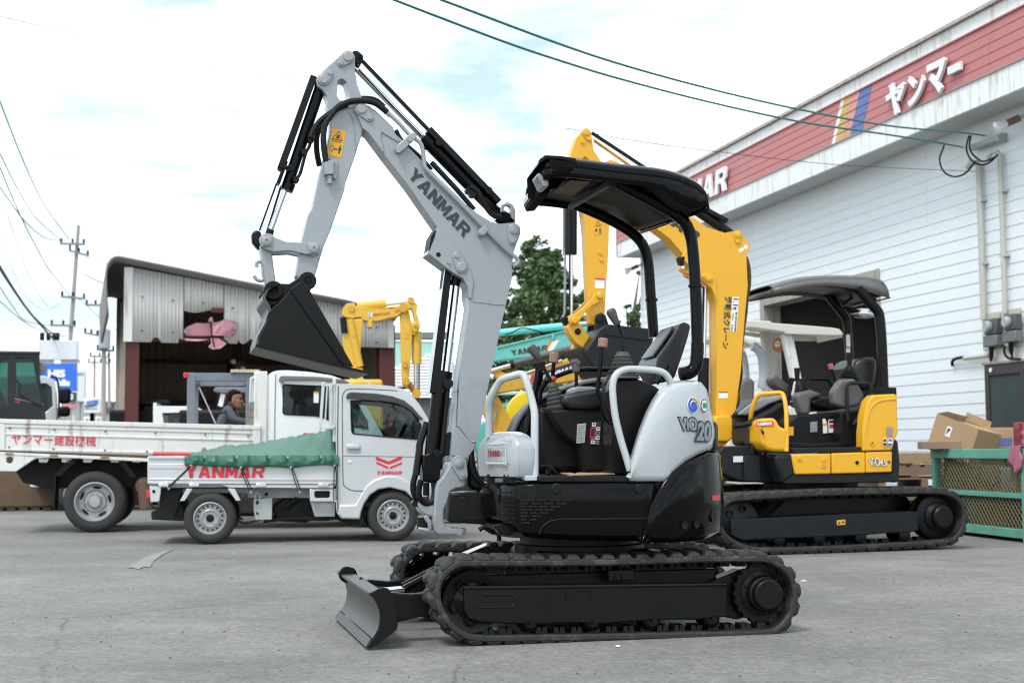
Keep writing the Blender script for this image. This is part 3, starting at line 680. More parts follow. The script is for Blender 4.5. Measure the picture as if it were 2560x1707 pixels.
MB(FB).prism(FB.ps('B',[(1245,245),(1278,190),(1270,240),(1240,320),(1232,330)],vb),vb -.012,.06).build('slot',BLKM,bm)
lg=FB.ps('A',ell(1750,1102,47,45,20),-.02)
lgp=FB.ps('A',[(1700,1110),(1712,1075),(1745,1060),(1780,1075),(1798,1110),(1798,1205),(1740,1205),(1705,1150)],-.03)
hl=FB.ps('A',ell(1745,1108,22,24,16),-.03)
MB(FB).prism(lgp,-.035,.0,[hl]).build('lifting_lug',GREY,bm,bevel=.006,recalc=True)
stad(FB,'A',[(793,455,31),(845,513,14)],vb -.006,mat_=GREY,parent=bm)
stad(FB,'A',[(1790,1243,30),(1778,1317,12)],vb,mat_=GREY,parent=bm)
stad(FB,'B',[(1445,440,30),(1413,368,14)],vb -.008,mat_=GREY,parent=bm)
stad(FB,'C',[(1207,550,42),(1243,655,17)],vb -.008,th=.016,pad=.016,mat_=GREY,parent=bm)
q=FB.p('B',1365,408,vb -.01);MB(FB).cyl(q,q -Vector((0,.012,0)),.010,8).build('bolt',GREY,bm)
pipe=FB.ps('A',[(975,485),(1040,545),(1110,622),(1175,670),(1196,730),(1205,810),(1230,860),(1400,1028),(1590,1222),(1740,1370),(1815,1435),(1812,1465),(1785,1478)],vb -.022)
MB(FB).tube(crom(pipe,4),.0115,10).build('hydraulic_pipe',GREY,bm)
for pts,holes in (([(1008,718),(1020,700),(1105,620),(1130,615),(1150,630),(1145,650),(1045,745),(1020,745)],[(1033,722),(1110,650)]),([(1548,1262),(1560,1240),(1590,1222),(1618,1240),(1600,1275),(1575,1292),(1555,1285)],[(1578,1258)])):
    k=MB(FB).prism(FB.ps('A',pts,vb),vb -.036,vb).build('pipe_clamp',GREY,bm,bevel=.004)
    for x,y in holes:
        q=FB.p('A',x,y,vb -.036);MB(FB).cyl(q,q -Vector((0,.010,0)),.014,8).build('bolt',GREY,k)
mb=MB(FB);word(mb,'YANMAR',FB.ps('A',[(1145,832),(1515,1235),(1462,1292),(1093,888)],vb -.001),.003);mb.build('lettering',DARKT,bm,smooth=0)
va=-.062
ap=FB.ps('A',[(690,72),(705,67),(737,80),(754,112),(752,200),(765,290),(800,385),(835,450),(810,560),(797,620),(748,770),(686,945),(684,975),(592,1240),(548,1345),(492,1535),(440,1592),(385,1572),(365,1535),(400,1330),(446,1140),(470,1110),(520,880),(560,740),(588,600),(596,500),(572,430),(575,400),(568,368),(540,326),(508,302),(497,264),(512,232),(640,112),(668,84)],va)
ah=FB.ps('A',[(638,280),(648,262),(668,256),(690,270),(714,350),(708,382),(685,398),(650,392),(632,360)],va)
ak=MB(FB).prism(ap,va,.062,[ah]).build('stick',GREY,EX,bevel=.005,smooth=30)
stad(FB,'A',[(705,115,31),(661,153,14)],va,mat_=GREY,parent=ak)
stad(FB,'A',[(546,262,28),(586,222,13)],va,mat_=GREY,parent=ak)
MB(FB).tube(crom(FB.ps('A',[(712,470),(735,520),(750,600),(752,700),(745,720)],va -.001),4),.004,6).build('weld_seam',GREY,ak)
MB(FB).tube(crom(FB.ps('A',[(610,490),(660,462),(740,438)],va -.001),4),.005,6).build('weld_seam',GREY,ak)
qd=FB.ps('A',[(603,577),(693,594),(660,772),(568,753)],va)
ws=flat(MB(FB),qd,.002).build('warning_sticker',ORANGE,ak)
def onq(q,pts,dep,m_,par,fr,name='sticker_print'):
    nrm=(q[1]-q[0]).cross(q[0]-q[3]).normalized()
    return flat(MB(fr),[bil(q,s,t)+nrm*dep for s,t in pts],.0006).build(name,m_,par,smooth=0)
q4=[qd[0],qd[1],qd[2],qd[3]]
onq(q4,[(.10,.60),(.90,.60),(.52,.95)],.0025,DARKT,ws,FB);onq(q4,[(.18,.63),(.82,.63),(.52,.90)],.0035,ORANGE,ws,FB)
onq(q4,[(.38,.66),(.66,.66),(.60,.78),(.52,.82),(.44,.78)],.0045,DARKT,ws,FB)
for k in range(7): onq(q4,[(.16 +k*.1,.53),(.22 +k*.1,.53),(.22 +k*.1,.565),(.16 +k*.1,.565)],.0025,DARKT,ws,FB)
onq(q4,[(.12,.18),(.34,.18),(.34,.38),(.12,.38)],.0025,DARKT,ws,FB);onq(q4,[(.15,.20),(.31,.20),(.31,.36),(.15,.36)],.0035,ORANGE,ws,FB)
onq(q4,[(.38,.27),(.44,.32),(.44,.29),(.58,.29),(.58,.32),(.64,.27),(.58,.22),(.58,.25),(.44,.25),(.44,.22)],.0025,DARKT,ws,FB)
onq(q4,[(.70,.36),(.90,.36),(.90,.26),(.86,.26),(.86,.14),(.74,.14),(.74,.26),(.70,.26)],.0025,DARKT,ws,FB)
onq(q4,[(.80 +.05*math.cos(a*.63),.41 +.03*math.sin(a*.63)) for a in range(10)],.0025,DARKT,ws,FB)
vbk=MB(FB).prism(FB.ps('A',[(548,802),(604,798),(606,888),(548,892)],va),va -.05,va).build('valve_block',GREY,ak,bevel=.004)
MB(FB).prism(FB.ps('A',[(585,785),(620,778),(634,800),(634,900),(618,918),(600,912),(604,800)],va),va -.014,va).build('valve_bracket',GREY,ak,bevel=.003)
for x,y in ((606,800),(619,897)):
    q=FB.p('A',x,y,va -.014);MB(FB).cyl(q,q -Vector((0,.012,0)),.010,6).build('bolt',GREY,vbk)
MB(FB).cyl(FB.p('A',584,888,va -.025),FB.p('A',586,940,va -.025),.016,6).build('hose_fitting',GREY,vbk)
def hose(vw,pts,v0,v1,r,par,fr=FB,name='hose',m_=HOSE): return rail(vw,pts,v0,v1,r,name,m_,fr,par,5,10)
hose('A',[(962,475),(935,450),(885,415),(830,400),(770,398),(700,410),(640,440),(590,500),(555,560),(545,640),(550,720),(562,795)],-.09,-.10,.0165,ak)
hose('A',[(700,425),(620,462),(560,500),(515,540),(480,590),(462,640)],-.06,-.07,.0155,ak)
hose('A',[(560,540),(515,590),(500,650),(502,730),(512,790),(520,825)],.03,.06,.016,ak)
hose('A',[(940,440),(880,395),(800,385),(700,398)],.05,.04,.0165,ak)
MB(FB).cyl(FB.p('A',925,445,-.09),FB.p('A',985,495,-.09),.014,10).build('hose_fitting',GREY,bm)
hose('A',[(1020,590),(1060,660),(1180,770),(1250,850)],-.03,-.03,.012,bm)
hose('A',[(1250,800),(1400,960),(1470,1040),(1530,1110)],-.05,-.05,.014,bm)
hose('A',[(1500,960),(1550,990),(1590,1060),(1650,1140),(1720,1160)],-.05,-.04,.016,bm)
ac=MB(FB).cyl(FB.p('A',1215,660,0),FB.p('A',1690,1145,0),.034,20).build('arm_cylinder',BLKG,EX)
rod(FB,FB.p('A',735,165,0),FB.p('A',1220,665,0),.015,'rod',CHROME,ac)
MB(FB).cyl(FB.p('A',1195,640,0),FB.p('A',1245,690,0),.040,20).build('gland',BLKG,ac)
MB(FB).beam(FB.p('A',1228,590,0),FB.p('A',1685,1065,0),.085,.034,(-.7,0,.7)).build('cylinder_guard',BLKM,ac,bevel=.004)
MB(FB).beam(FB.p('A',800,140,0),FB.p('A',1232,590,0),.030,.016,(-.7,0,.7)).build('guard_rail',BLK,ac,bevel=.003)
MB(FB).tube(FB.ps('A',[(775,195),(990,425),(1200,640)],-.03),.004,6).build('pilot_pipe',HOSE,ac)
MB(FB).prism(FB.ps('A',[(735,72),(770,70),(805,100),(808,130),(790,158),(760,155),(750,110)],-.055),-.055,.055).build('guard_end',BLK,ac,bevel=.006)
q=FB.p('A',783,114,-.055);MB(FB).cyl(q,q -Vector((0,.008,0)),.014,10).build('bolt',BLKG,ac)
for x,y in ((1300,670),(1625,985),(1495,985),(1520,1010)):
    a=FB.p('A',x,y,-.045);MB(FB).cyl(a -Vector((0,.01,0)),a +Vector((0,.03,0)),.020,10).build('clip',BLK,ac)
MB(FB).cyl(FB.p('A',1690,1145,0),FB.p('A',1770,1205,0),.042,16).build('cylinder_eye',BLKG,ac)
MB(FB).cyl(FB.p('A',1738,1158,-.06),FB.p('A',1738,1158,.06),.028,14).build('pin',BLKG,ac)
bc=MB(FB).cyl(FB.p('A',528,300,0),FB.p('A',305,965,0),.030,20).build('bucket_cylinder',BLKG,EX)
MB(FB).beam(FB.p('A',480,245,0),FB.p('A',266,840,0),.070,.036,(-.9,0,-.3)).build('cylinder_guard',BLKM,bc,bevel=.003)
MB(FB).beam(FB.p('A',300,800,-.01),FB.p('A',246,945,-.01),.075,.020,(-.9,0,-.3)).build('cylinder_guard',BLKG,bc,bevel=.003)
rod(FB,FB.p('A',302,960,0),FB.p('A',186,1280,0),.0145,'rod',CHROME,bc)
rod(FB,FB.p('A',238,940,-.02),FB.p('A',128,1245,-.02),.005,'guide_rod',HOSE,bc)
rod(FB,FB.p('A',268,955,.03),FB.p('A',172,1270,.03),.006,'guide_rod',HOSE,bc)
MB(FB).cyl(FB.p('A',322,935,0),FB.p('A',303,985,0),.035,20).build('gland',BLKG,bc)
MB(FB).cyl(FB.p('A',200,1240,0),FB.p('A',182,1290,0),.021,14).build('gland',BLKM,bc)
for x,y in ((268,830),(325,835)):
    q=FB.p('A',x,y,-.045);MB(FB).cyl(q,q +Vector((0,.05,0)),.018,10).build('clip',BLK,bc)
MB(FB).tube(FB.ps('A',[(250,822),(280,838),(332,830)],-.045),.008,8).build('strap',BLK,bc)
hose('A',[(462,640),(455,690),(430,740),(408,820),(390,880),(360,915)],-.045,-.04,.009,bc)
for x,y in ((462,655),(420,735),(365,915)):
    q=FB.p('A',x,y,-.05);MB(FB).cyl(q +Vector((0,-.02,.0)),q +Vector((0,.03,0)),.018,8).build('hose_fitting',BLKM,bc)
MB(FB).prism(FB.ps('A',[(75,1268),(98,1243),(132,1248),(144,1285),(134,1330),(128,1372),(108,1355),(80,1320)],-.03),-.035,.035).build('rod_end',BLK,bc,bevel=.01)
lk=FB.ps('A',[(128,1325),(124,1300),(140,1272),(175,1262),(205,1268),(232,1292),(300,1318),(420,1325),(500,1322),(522,1345),(515,1395),(480,1413),(435,1402),(330,1378),(215,1384),(165,1366)],-.085)
for a in (-.085,.055):
    l1=MB(FB).prism(lk,a,a +.03).build('bucket_link',GREY,EX,bevel=.004)
    for x,y in ((172,1315),(480,1363)):
        MB(FB).prism(FB.ps('A',[(x -38,y -28),(x +38,y -32),(x +36,y +34),(x -40,y +36)],-.085),a -.010,a +.002).build('retainer_plate',GREY,l1,bevel=.003)
        q=FB.p('A',x,y,-.085);q.y=a;MB(FB).lathe(q,(0,-1,0),[(.026,0),(.026,.018),(.018,.022),(.008,.022),(.006,.015),(0,.015)],16).build('pin',GREY,l1)
dn=FB.ps('B',[(125,300),(160,285),(205,315),(218,420),(236,550),(205,600),(165,575),(152,430)],-.05)
MB(FB).prism(dn,-.05,.05).build('tipping_link',GREY,EX,bevel=.006)
hk=FB.ps('B',[(112,440),(108,415),(125,403),(143,412),(150,440),(152,490),(158,510),(140,528),(110,520),(93,495),(97,470)],-.03)
MB(FB).tube(crom(hk,3)[:-3],.010,8).build('lifting_hook',GREY,EX)
vk=-.245
bs=FB.ps('B',[(345,570),(400,530),(432,545),(470,615),(742,1088),(700,1095),(620,1070),(150,955),(128,950),(112,900),(165,800),(182,742),(225,690),(250,680)],vk)
bk=MB(FB).prism(bs,vk,vk +.016).build('bucket',BLK,EX,bevel=.003)
MB(FB).prism(bs,-vk -.016,-vk).build('side_plate',BLK,bk,bevel=.003)
shell=crom(FB.ps('B',[(240,560),(170,590),(148,650),(176,700),(184,745),(165,800),(118,885),(104,945)],vk),3)
MB(FB).prism(shell +[p +Vector((.016,0,.006)) for p in shell[::-1]],vk,-vk).build('bucket_back',STEEL,bk,smooth=50)
fl=FB.ps('B',[(104,945),(135,950),(620,1072),(845,1128),(842,1140),(610,1090),(130,972),(100,960)],vk -.004)
MB(FB).prism(fl,vk -.004,-vk +.004).build('bucket_floor',STEEL,bk,bevel=.003)
MB(FB).prism(FB.ps('B',[(104,940),(135,945),(620,1066),(845,1122),(845,1132),(610,1080),(130,962),(100,952)],vk -.012),vk -.012,vk +.02).build('floor_rim',BLK,bk,bevel=.004)
MB(FB).prism(FB.ps('B',[(322,585),(338,572),(690,1082),(668,1080)],vk),vk -.012,vk +.004).build('stiffener_rib',BLK,bk,bevel=.005)
ears=FB.ps('B',[(140,612),(165,565),(225,545),(320,548),(365,520),(400,495),(450,490),(486,520),(486,570),(450,590),(430,560),(340,640),(200,700),(160,660)],-.10)
for a in (-.105,.085): MB(FB).prism(ears,a,a +.02).build('bucket_ear',BLK,bk,bevel=.005)
for x,y,r in ((440,530,.047),(217,595,.052)):
    q=FB.p('B',x,y,-.105);MB(FB).lathe(q,(0,-1,0),[(r,-.01),(r,.018),(r*.86,.026),(r*.45,.026),(r*.4,.016),(r*.2,.016),(r*.18,.03),(0,.03)],22).build('pin',BLK,bk)
    MB(FB).cyl(q +Vector((0,0,0)),q +Vector((0,.21,0)),r*.7,14).build('pin',BLK,bk)
b0,b1=FB.p('B',1318,1130,0),FB.p('X',225,960,0)
bcy=MB(FB).cyl(b0,b1,.043,20).build('boom_cylinder',BLKG,EX)
rod(FB,FB.p('B',1420,500,0),FB.p('B',1345,1130,0),.021,'rod',CHROME,bcy)
MB(FB).beam(FB.p('B',1352,445,0),FB.p('B',1262,1262,0),.075,.046,(-1,0,0)).build('cylinder_guard',BLKM,bcy,bevel=.004)
MB(FB).beam(FB.p('B',1330,450,0),FB.p('B',1228,1262,0),.080,.006,(-1,0,0)).build('guard_face',CHROME,bcy,bevel=.001)
MB(FB).cyl(FB.p('B',1330,1120,0),FB.p('B',1310,1260,0),.050,20).build('gland',BLKG,bcy)
MB(FB).cyl(FB.p('B',1425,480,0),FB.p('B',1400,560,0),.028,14).build('rod_eye',BLKG,bcy)
MB(FB).prism(FB.ps('X',[(183,748),(255,712),(345,730),(330,800),(310,945),(180,955)],-.055),-.055,.055).build('cylinder_foot',BLKG,bcy,bevel=.008)
q=FB.p('X',285,725,-.055);MB(FB).cyl(q,q -Vector((0,.012,0)),.020,12).build('bolt',BLK,bcy)
MB(FB).cyl(FB.p('X',205,960,0),FB.p('X',205,1060,0),.018,10).build('grease_pipe',BLKM,bcy)
hose('X',[(165,940),(150,1000),(150,1060),(175,1105),(215,1125),(255,1100),(270,1040),(265,960)],-.08,-.03,.0165,bcy)
hose('X',[(120,900),(105,960),(105,1020),(125,1075),(145,1090)],-.02,.0,.017,bcy)
hose('X',[(212,490),(180,580),(155,660),(150,720),(140,790),(125,900)],.03,.0,.020,bcy)
hose('X',[(380,180),(372,260),(366,340),(355,450),(340,600),(330,720)],-.04,-.04,.012,bcy)
q=FB.p('X',370,185,-.05);MB(FB).cyl(q +Vector((0,-.03,0)),q +Vector((0,.04,0)),.028,12).build('hose_fitting',BLKM,bcy)
MB(FB).prism(FB.ps('X',[(330,760),(385,740),(400,640),(400,560),(360,570),(345,650),(318,790),(330,860)],-.02),-.04,.04).build('hose_guard',BLKM,bcy,bevel=.02)
vc0,vc1=-.60,.60
topc=FU.ps('F',[(425,300),(480,278),(640,290),(900,322),(1150,348),(1300,378),(1420,428),(1482,485),(1500,555)],vc0)
botc=FU.ps('F',[(1480,568),(1390,574),(1330,556),(1250,496),(1180,446),(1100,432),(900,410),(640,380),(500,372),(432,384)],vc0)
TC=crom(topc,2);BC=crom(botc,2)
qa,qb=FU.p('F',302,572,vc1),FU.p('F',1040,722,vc1)
def cw_(p,v,top=0):
    k=(v -vc0)/(vc1 -vc0);t=min(1,max(0,(p.x -BC[-1].x)/(BC[0].x -BC[-1].x)));f=qa -BC[-1];r_ =qb -Vector((BC[0].x,0,BC[0].z))
    return Vector((p.x +k*(f.x*(1 -t)+r_.x*t),v,p.z +k*(f.z*(1 -t)+r_.z*t)))
mb=MB(FU);n=len(TC)
rows=[]
zr=max(p.z for p in TC)
for v,dz,sc_ in ((vc0,0,0),(vc0 +.015,.035,.0),(vc0 +.06,.06,.0),(0,.075,.0),(vc1 -.06,.06,.0),(vc1 -.015,.035,.0),(vc1,0,0)):
    rows.append([cw_(p,v)+Vector((0,0,dz -.02)) for p in TC])
mb.grid(rows)
def rim(v):
    return [cw_(p,v) for p in BC]
for v,fl_ in ((vc0,0),(vc1,1)):
    t=[cw_(p,v)-Vector((0,0,.02)) for p in TC];b=rim(v);k=14
    tt,bb=resample(t,k)[0],resample(b[::-1],k)[0]
    mb.grid([tt,bb])
tt=[cw_(TC[0],v)-Vector((0,0,.02)) for v in (vc0,0,vc1)];bb=[cw_(BC[-1],v) for v in (vc0,0,vc1)]
mb.grid([tt,bb])
tt=[cw_(TC[-1],v)-Vector((0,0,.02)) for v in (vc0,0,vc1)];bb=[cw_(BC[0],v) for v in (vc0,0,vc1)]
mb.grid([tt,bb])
cn=mb.build('canopy_roof',BLKG,EX,smooth=50,recalc=True,solid=.012)
rv=BC[::-1];nn_ =len(rv)
mb=MB(FU);mb.grid([[cw_(p,v)+Vector((0,0,.005 +.05*max(0,1 -(i/(nn_ -1)/.62)**2))) for i,p in enumerate(rv)] for v in (vc0 +.012,0,vc1 -.012)]);mb.build('ceiling_panel',BLKM,cn,solid=.008)
uf=FU.p('F',308,300,-.24).x;zt=FU.p('F',372,228,vc0).z;zl=FU.p('F',330,440,vc0).z;u2=FU.p('F',640,292,vc0).x;zb=FU.p('F',640,292,vc0).z
vh2=-.22;um=FU.p('F',432,384,vc0).x;zm_ =FU.p('F',432,384,vc0).z
hp=[(uf,zt -.055),(uf +.012,zt -.02),(uf +.04,zt),(uf +.12,zt -.002),(uf +.2,zt -.012),(u2,zb +.012),(u2,zb -.02),(uf +.2,zt -.04),(uf +.12,zt -.022),(uf +.045,zt -.022),(uf +.025,zt -.04)]
MB(FU).prism([Vector((a,0,b)) for a,b in hp],vc0,vh2).build('lamp_housing',BLKG,cn,bevel=.006)
ck=[(uf +.06,zt -.02),(uf +.2,zt -.035),(u2,zb -.005),(um +.12,zm_ +.02),(um,zm_ -.002),(uf +.075,zt -.10)]
MB(FU).prism([Vector((a,0,b)) for a,b in ck],vc0,vc0 +.02).build('housing_cheek',mat('canopy matt black',(.008,.008,.0085),.9,spec=.04),cn,bevel=.004)
cf=[(uf,zt -.055),(uf +.04,zt -.02),(uf +.2,zt -.035),(u2,zb -.005),(um +.12,zm_ +.02),(um,zm_ -.002),(uf +.04,zl +.0),(uf +.005,zl +.01)]
MB(FU).prism([Vector((a,0,b)) for a,b in cf],vh2 -.02,vh2).build('housing_cheek',mat('canopy matt black',(.008,.008,.0085),.9,spec=.04),cn,bevel=.004)
MB(FU).box(um +.0,um +.02,vc0 +.02,vh2 -.02,zm_ -.0,zt -.03).build('housing_back',BLKM,cn)
fs_ =lambda v: [cw_(Vector((a,0,b)),v) for a,b in ((um +.0,zb +.0),(um +.05,zb +.01),(um +.06,zm_ -.02),(um +.0,zm_ -.025),(um -.015,zm_ +.01))]
mb=MB(FU);mb.grid([r_ +[r_[0]] for r_ in (fs_(vh2),fs_(.2),fs_(vc1))]);mb.build('front_fascia',mat('canopy matt black',(.008,.008,.0085),.9,spec=.04),cn,smooth=50)
MB(FU).prism([Vector((a,0,b)) for a,b in ((um -.045,zl +.075),(um -.03,zl +.085),(um +.02,zl +.04),(um +.02,zl +.015),(um -.012,zl +.005))],vc0 +.03,vc0 +.20).build('work_lamp',mat('grey lamp glass',(.25,.26,.27),.12),cn,bevel=.01)
a,b=FU.p('F',590,568,.35),FU.p('F',840,420,-.5)
MB(FU).beam(FU.p('F',590,568,.40),FU.p('F',842,418,-.45),.03,.03).build('roof_bar',mat('roof bar grey',(.05,.05,.052),.5),cn,bevel=.004)
hq=[FU.pz('F',x,y,TC[4].z -.065) for x,y in ((470,470),(590,390),(720,398),(610,490))]
flat(MB(FU),hq,.004).build('roof_hatch',mat('smoked hatch',(.02,.016,.008),.4,spec=.2),cn)
def post(vw,pts,v,r,nm='canopy_post'):
    return MB(FU).tube(crom(FU.ps(vw,pts,v),5),r,16).build(nm,BLKG,EX)
np_ =post('F',[(905,415),(1040,485),(1180,560),(1280,620),(1345,680),(1380,780),(1398,950),(1412,1200),(1420,1450),(1425,1530)],-.40,.032)
fp_ =post('F',[(640,560),(780,620),(900,680),(1000,745),(1065,820),(1098,930),(1112,1100),(1125,1280),(1135,1420)],.40,.031)
for x,y,v,q in ((1405,1085,-.40,np_),(1120,1175,.40,fp_)):
    c=FU.p('F',x,y,v);MB(FU).lathe(c -Vector((0,0,.006)),(0,0,1),[(.033,-.002),(.038,0),(.038,.012),(.033,.014)],16).build('post_collar',BLKG,q)
MB(FU).tube(crom(FU.ps('S',[(735,950),(730,1080),(715,1180),(660,1240),(560,1262)],-.40),5),[.036]*21,12).build('post_foot',BLKG,EX)
MB(FU).tube(crom([FU.p('S',640,1250,-.40),FU.p('S',640,1250,0),FU.p('S',640,1250,.40)],4),.03,12).build('post_crossbar',BLKG,EX)
seat=MB(FU).prism(FU.ps('S',[(318,1200),(335,1100),(425,980),(515,850),(562,765),(602,738),(652,755),(668,790),(640,900),(590,1060),(505,1300),(410,1345)],-.14),-.14,.32).build('seat_back',CUSH,EX,bevel=.045,seg=4)
mb=MB(FU);q=[FU.p('S',x,y,-.14) for x,y in ((345,1085),(430,965),(515,845),(555,775))]
sq=[p +Vector((-.006,0,.002)) for p in q]
MB(FU).grid([[Vector((p.x,v,p.z)) for p in sq] for v in (-.05,.09,.23)]).build('seat_insert',mat('grey vinyl',(.10,.10,.105),.38,var=.1),seat,solid=-.012,bevel=.005)
MB(FU).prism(FU.ps('D',[(725,400),(760,385),(840,365),(960,345),(1035,350),(1040,480),(960,495),(800,490),(730,470)],-.16),-.16,.32).build('seat_cushion',CUSH,EX,bevel=.04,seg=4)
MB(FU).prism(FU.ps('D',[(640,500),(760,490),(1060,490),(1075,640),(1060,935),(885,935),(850,745),(760,700),(700,620)],-.14),-.14,.30).build('seat_base',BLKM,EX,bevel=.015)
pf=FU.ps('D',[(835,598),(898,592),(888,730),(830,735)],-.142);pl=flat(MB(FU),pf,.002).build('spec_plate',mat('grey label',(.42,.43,.43),.5),EX)
for k in range(8): onq(pf,[(.08,.9 -k*.11),(.9 -.1*(k%3),.9 -k*.11),(.9 -.1*(k%3),.87 -k*.11),(.08,.87 -k*.11)],.003,LIGHTG,pl,FU)
lf=FU.ps('D',[(936,582),(1008,578),(994,748),(926,744)],-.142);lp=flat(MB(FU),lf,.002).build('warning_label',DARKT,EX)
for r_ in range(5):
    for c_ in range(2):
        if r_ ==0 and c_: continue
        onq(lf,[(.08 +c_ *.45,.95 -r_ *.19),(.47 +c_ *.45,.95 -r_ *.19),(.47 +c_ *.45,.80 -r_ *.19),(.08 +c_ *.45,.80 -r_ *.19)],.003,LIGHTG if (r_ +c_)%2 else WHITE,lp,FU)
        onq(lf,[(.14 +c_ *.45,.91 -r_ *.19),(.40 +c_ *.45,.91 -r_ *.19),(.40 +c_ *.45,.86 -r_ *.19),(.14 +c_ *.45,.86 -r_ *.19)],.004,DARKT,lp,FU)
onq(lf,[(-.06,.73),(.44,.75),(.44,.32),(-.08,.30)],.0045,RED,lp,FU);onq(lf,[(.02,.69),(.36,.70),(.36,.38),(0,.36)],.0052,DARKT,lp,FU)
lc=MB(FU).prism(FU.ps('D',[(1080,300),(1110,272),(1250,270),(1340,300),(1400,332),(1440,362),(1420,420),(1330,560),(1270,720),(1225,900),(1215,965),(1080,965),(1085,600)],-.46),-.46,-.22).build('left_console',BLK,EX,bevel=.02)
MB(FU).prism(FU.ps('D',[(1035,300),(1060,276),(1095,276),(1098,480),(1112,590),(1082,596),(1040,470)],-.50),-.50,-.40).build('console_box',BLKM,EX,bevel=.008)
MB(FU).prism(FU.ps('D',[(1040,330),(1062,276),(1096,276),(1090,350),(1038,380)],-.505),-.505,-.39).build('wrist_rest',mat('grey plastic',(.12,.12,.125),.5),EX,bevel=.008)
MB(FU).prism(FU.ps('D',[(370,655),(420,545),(500,455),(620,378),(760,326),(900,288),(1060,270),(1060,965),(370,965)],.30),.28,.62).build('right_cover',BLK,EX,bevel=.05,seg=4)
MB(FU).tube(crom(FU.ps('D',[(380,650),(430,550),(510,460),(630,385),(770,333),(910,296),(1050,280)],.28),4),.014,8).build('cover_trim',LIGHTG,EX)
MB(FU).prism(FU.ps('D',[(540,470),(640,490),(720,620),(830,740),(870,930),(560,940),(550,700)],.10),.05,.30).build('front_console',BLKM,EX,bevel=.03)
rc=MB(FU).prism(FU.ps('D',[(622,480),(735,480),(745,560),(760,700),(700,640),(640,520)],-.12),-.12,.02).build('right_console',BLKM,EX,bevel=.01)
def bellows(vw,base,topp,rb,rt,v,nr=5):
    a,b=FU.p(vw,*base,v),FU.p(vw,*topp,v);h=(b -a).length;pr=[(rb*1.05,-.01)]
    for i in range(nr):
        r0=rb +(rt -rb)*i/nr;pr+=[(r0,h*.8*(i +.1)/nr),(r0*1.02,h*.8*(i +.45)/nr),(r0*.78,h*.8*(i +.75)/nr)]
    pr+=[(rt*1.1,h*.82),(rt*.7,h),(0,h)]
    return MB(FU).lathe(a,b -a,pr,18).build('lever_boot',mat('lever rubber',(.055,.053,.05),.6),EX)
bw1=bellows('D',(1160,262),(1158,85),.088,.040,-.40)
MB(FU).tube(crom(FU.ps('F',[(930,1525),(934,1430),(915,1360),(893,1320)],-.40),5),.010,8).build('lever_rod',BLK,bw1)
GRIP=mat('lever grip',(.07,.065,.06),.5,var=.15)
a,b=FU.p('F',895,1335,-.40),FU.p('F',850,1240,-.40);MB(FU).lathe(a,b -a,[(.014,0),(.018,.01),(.026,(b -a).length*.7),(.027,(b -a).length*.9),(.018,(b -a).length*1.05),(0,(b -a).length*1.07)],14).build('lever_grip',GRIP,bw1)
bw2=bellows('D',(690,480),(655,300),.060,.026,-.05)
MB(FU).tube(FU.ps('D',[(658,305),(625,250),(598,200)],-.05),.010,8).build('lever_rod',BLK,bw2)
for pts,r in ((((598,200),(515,52)),.024),):
    a,b=FU.p('T',675,640,-.05),FU.p('T',590,505,-.05);MB(FU).lathe(a,b -a,[(.014,0),(.02,.01),(.026,(b -a).length*.75),(.024,(b -a).length),(.014,(b -a).length*1.06),(0,(b -a).length*1.07)],14).build('lever_grip',GRIP,bw2)
pm=MB(FU).prism(FU.ps('T',[(592,680),(640,660),(700,645),(732,660),(728,720),(690,770),(640,770),(630,700)],.1),.08,.13).build('pedestal_head',BLKM,EX,bevel=.012)
MB(FU).tube(FU.ps('T',[(665,760),(640,900),(590,1130),(540,1400)],.1),.020,10).build('pedestal_tube',BLKG,pm)
MB(FU).tube(FU.ps('T',[(700,760),(650,1000),(600,1200),(560,1400)],.14),.012,10).build('pedestal_tube',BLKG,pm)
BRN=mat('brown lever knob',(.26,.15,.11),.5,var=.15)
def lever(vw,rodp,grip,v,r,rg,m_):
    t=MB(FU).tube(crom(FU.ps(vw,rodp,v),4),r,8).build('control_lever',BLKG,EX)
    a,b=FU.p(vw,*grip[0],v),FU.p(vw,*grip[1],v);h=(b -a).length
    MB(FU).lathe(a,b -a,[(rg*.75,0),(rg,h*.1),(rg,h*.85),(rg*.75,h),(0,h)],12).build('lever_knob',m_,t);return t
lever('T',[(805,830),(812,740),(818,660)],[(815,670),(825,562)],.05,.011,.027,BRN)
q=FU.p('T',812,830,.03);MB(FU).ball(q,.018).build('warning_knob',RED,EX)
lever('T',[(1045,930),(1042,850),(1042,760)],[(1045,765),(1030,660)],-.05,.010,.022,GRIP)
MB(FU).tube(FU.ps('T',[(1060,690),(1030,662),(988,662)],-.05),[.024,.024,.016],10).build('lever_knob',GRIP,EX)
lever('T',[(1450,1275),(1400,1275),(1350,1240),(1310,1130),(1275,1000),(1258,930),(1270,800),(1290,640),(1300,510)],[(1303,515),(1315,420)],-.5,.011,.026,BRN)
MB(FU).tube(crom(FU.ps('T',[(690,1080),(680,1010),(700,920),(760,850),(900,780),(1080,735),(1400,735)],.12),4),.013,8).build('guard_bar',BLKG,EX)
MB(FU).prism(FU.ps('T',[(1000,930),(1060,900),(1200,905),(1320,930),(1340,1000),(1050,1020),(1000,1000)],-.1),-.1,.1).build('switch_panel',mat('switch panel',(.22,.22,.23),.35),EX,bevel=.01)
MB(FU).tube(crom(FU.ps('S',[(320,1350),(375,1270),(430,1170)],-.30),3),.016,8).build('armrest_strut',BLKM,EX)
MB(FU).prism(FU.ps('D',[(590,895),(610,885),(660,890),(700,945),(690,962),(650,925),(650,960),(625,960),(628,915)],-.45),-.45,-.38).build('foot_pedal',BLKM,EX,bevel=.006)
zz=FU.p('D',800,968,-.645).z +.004
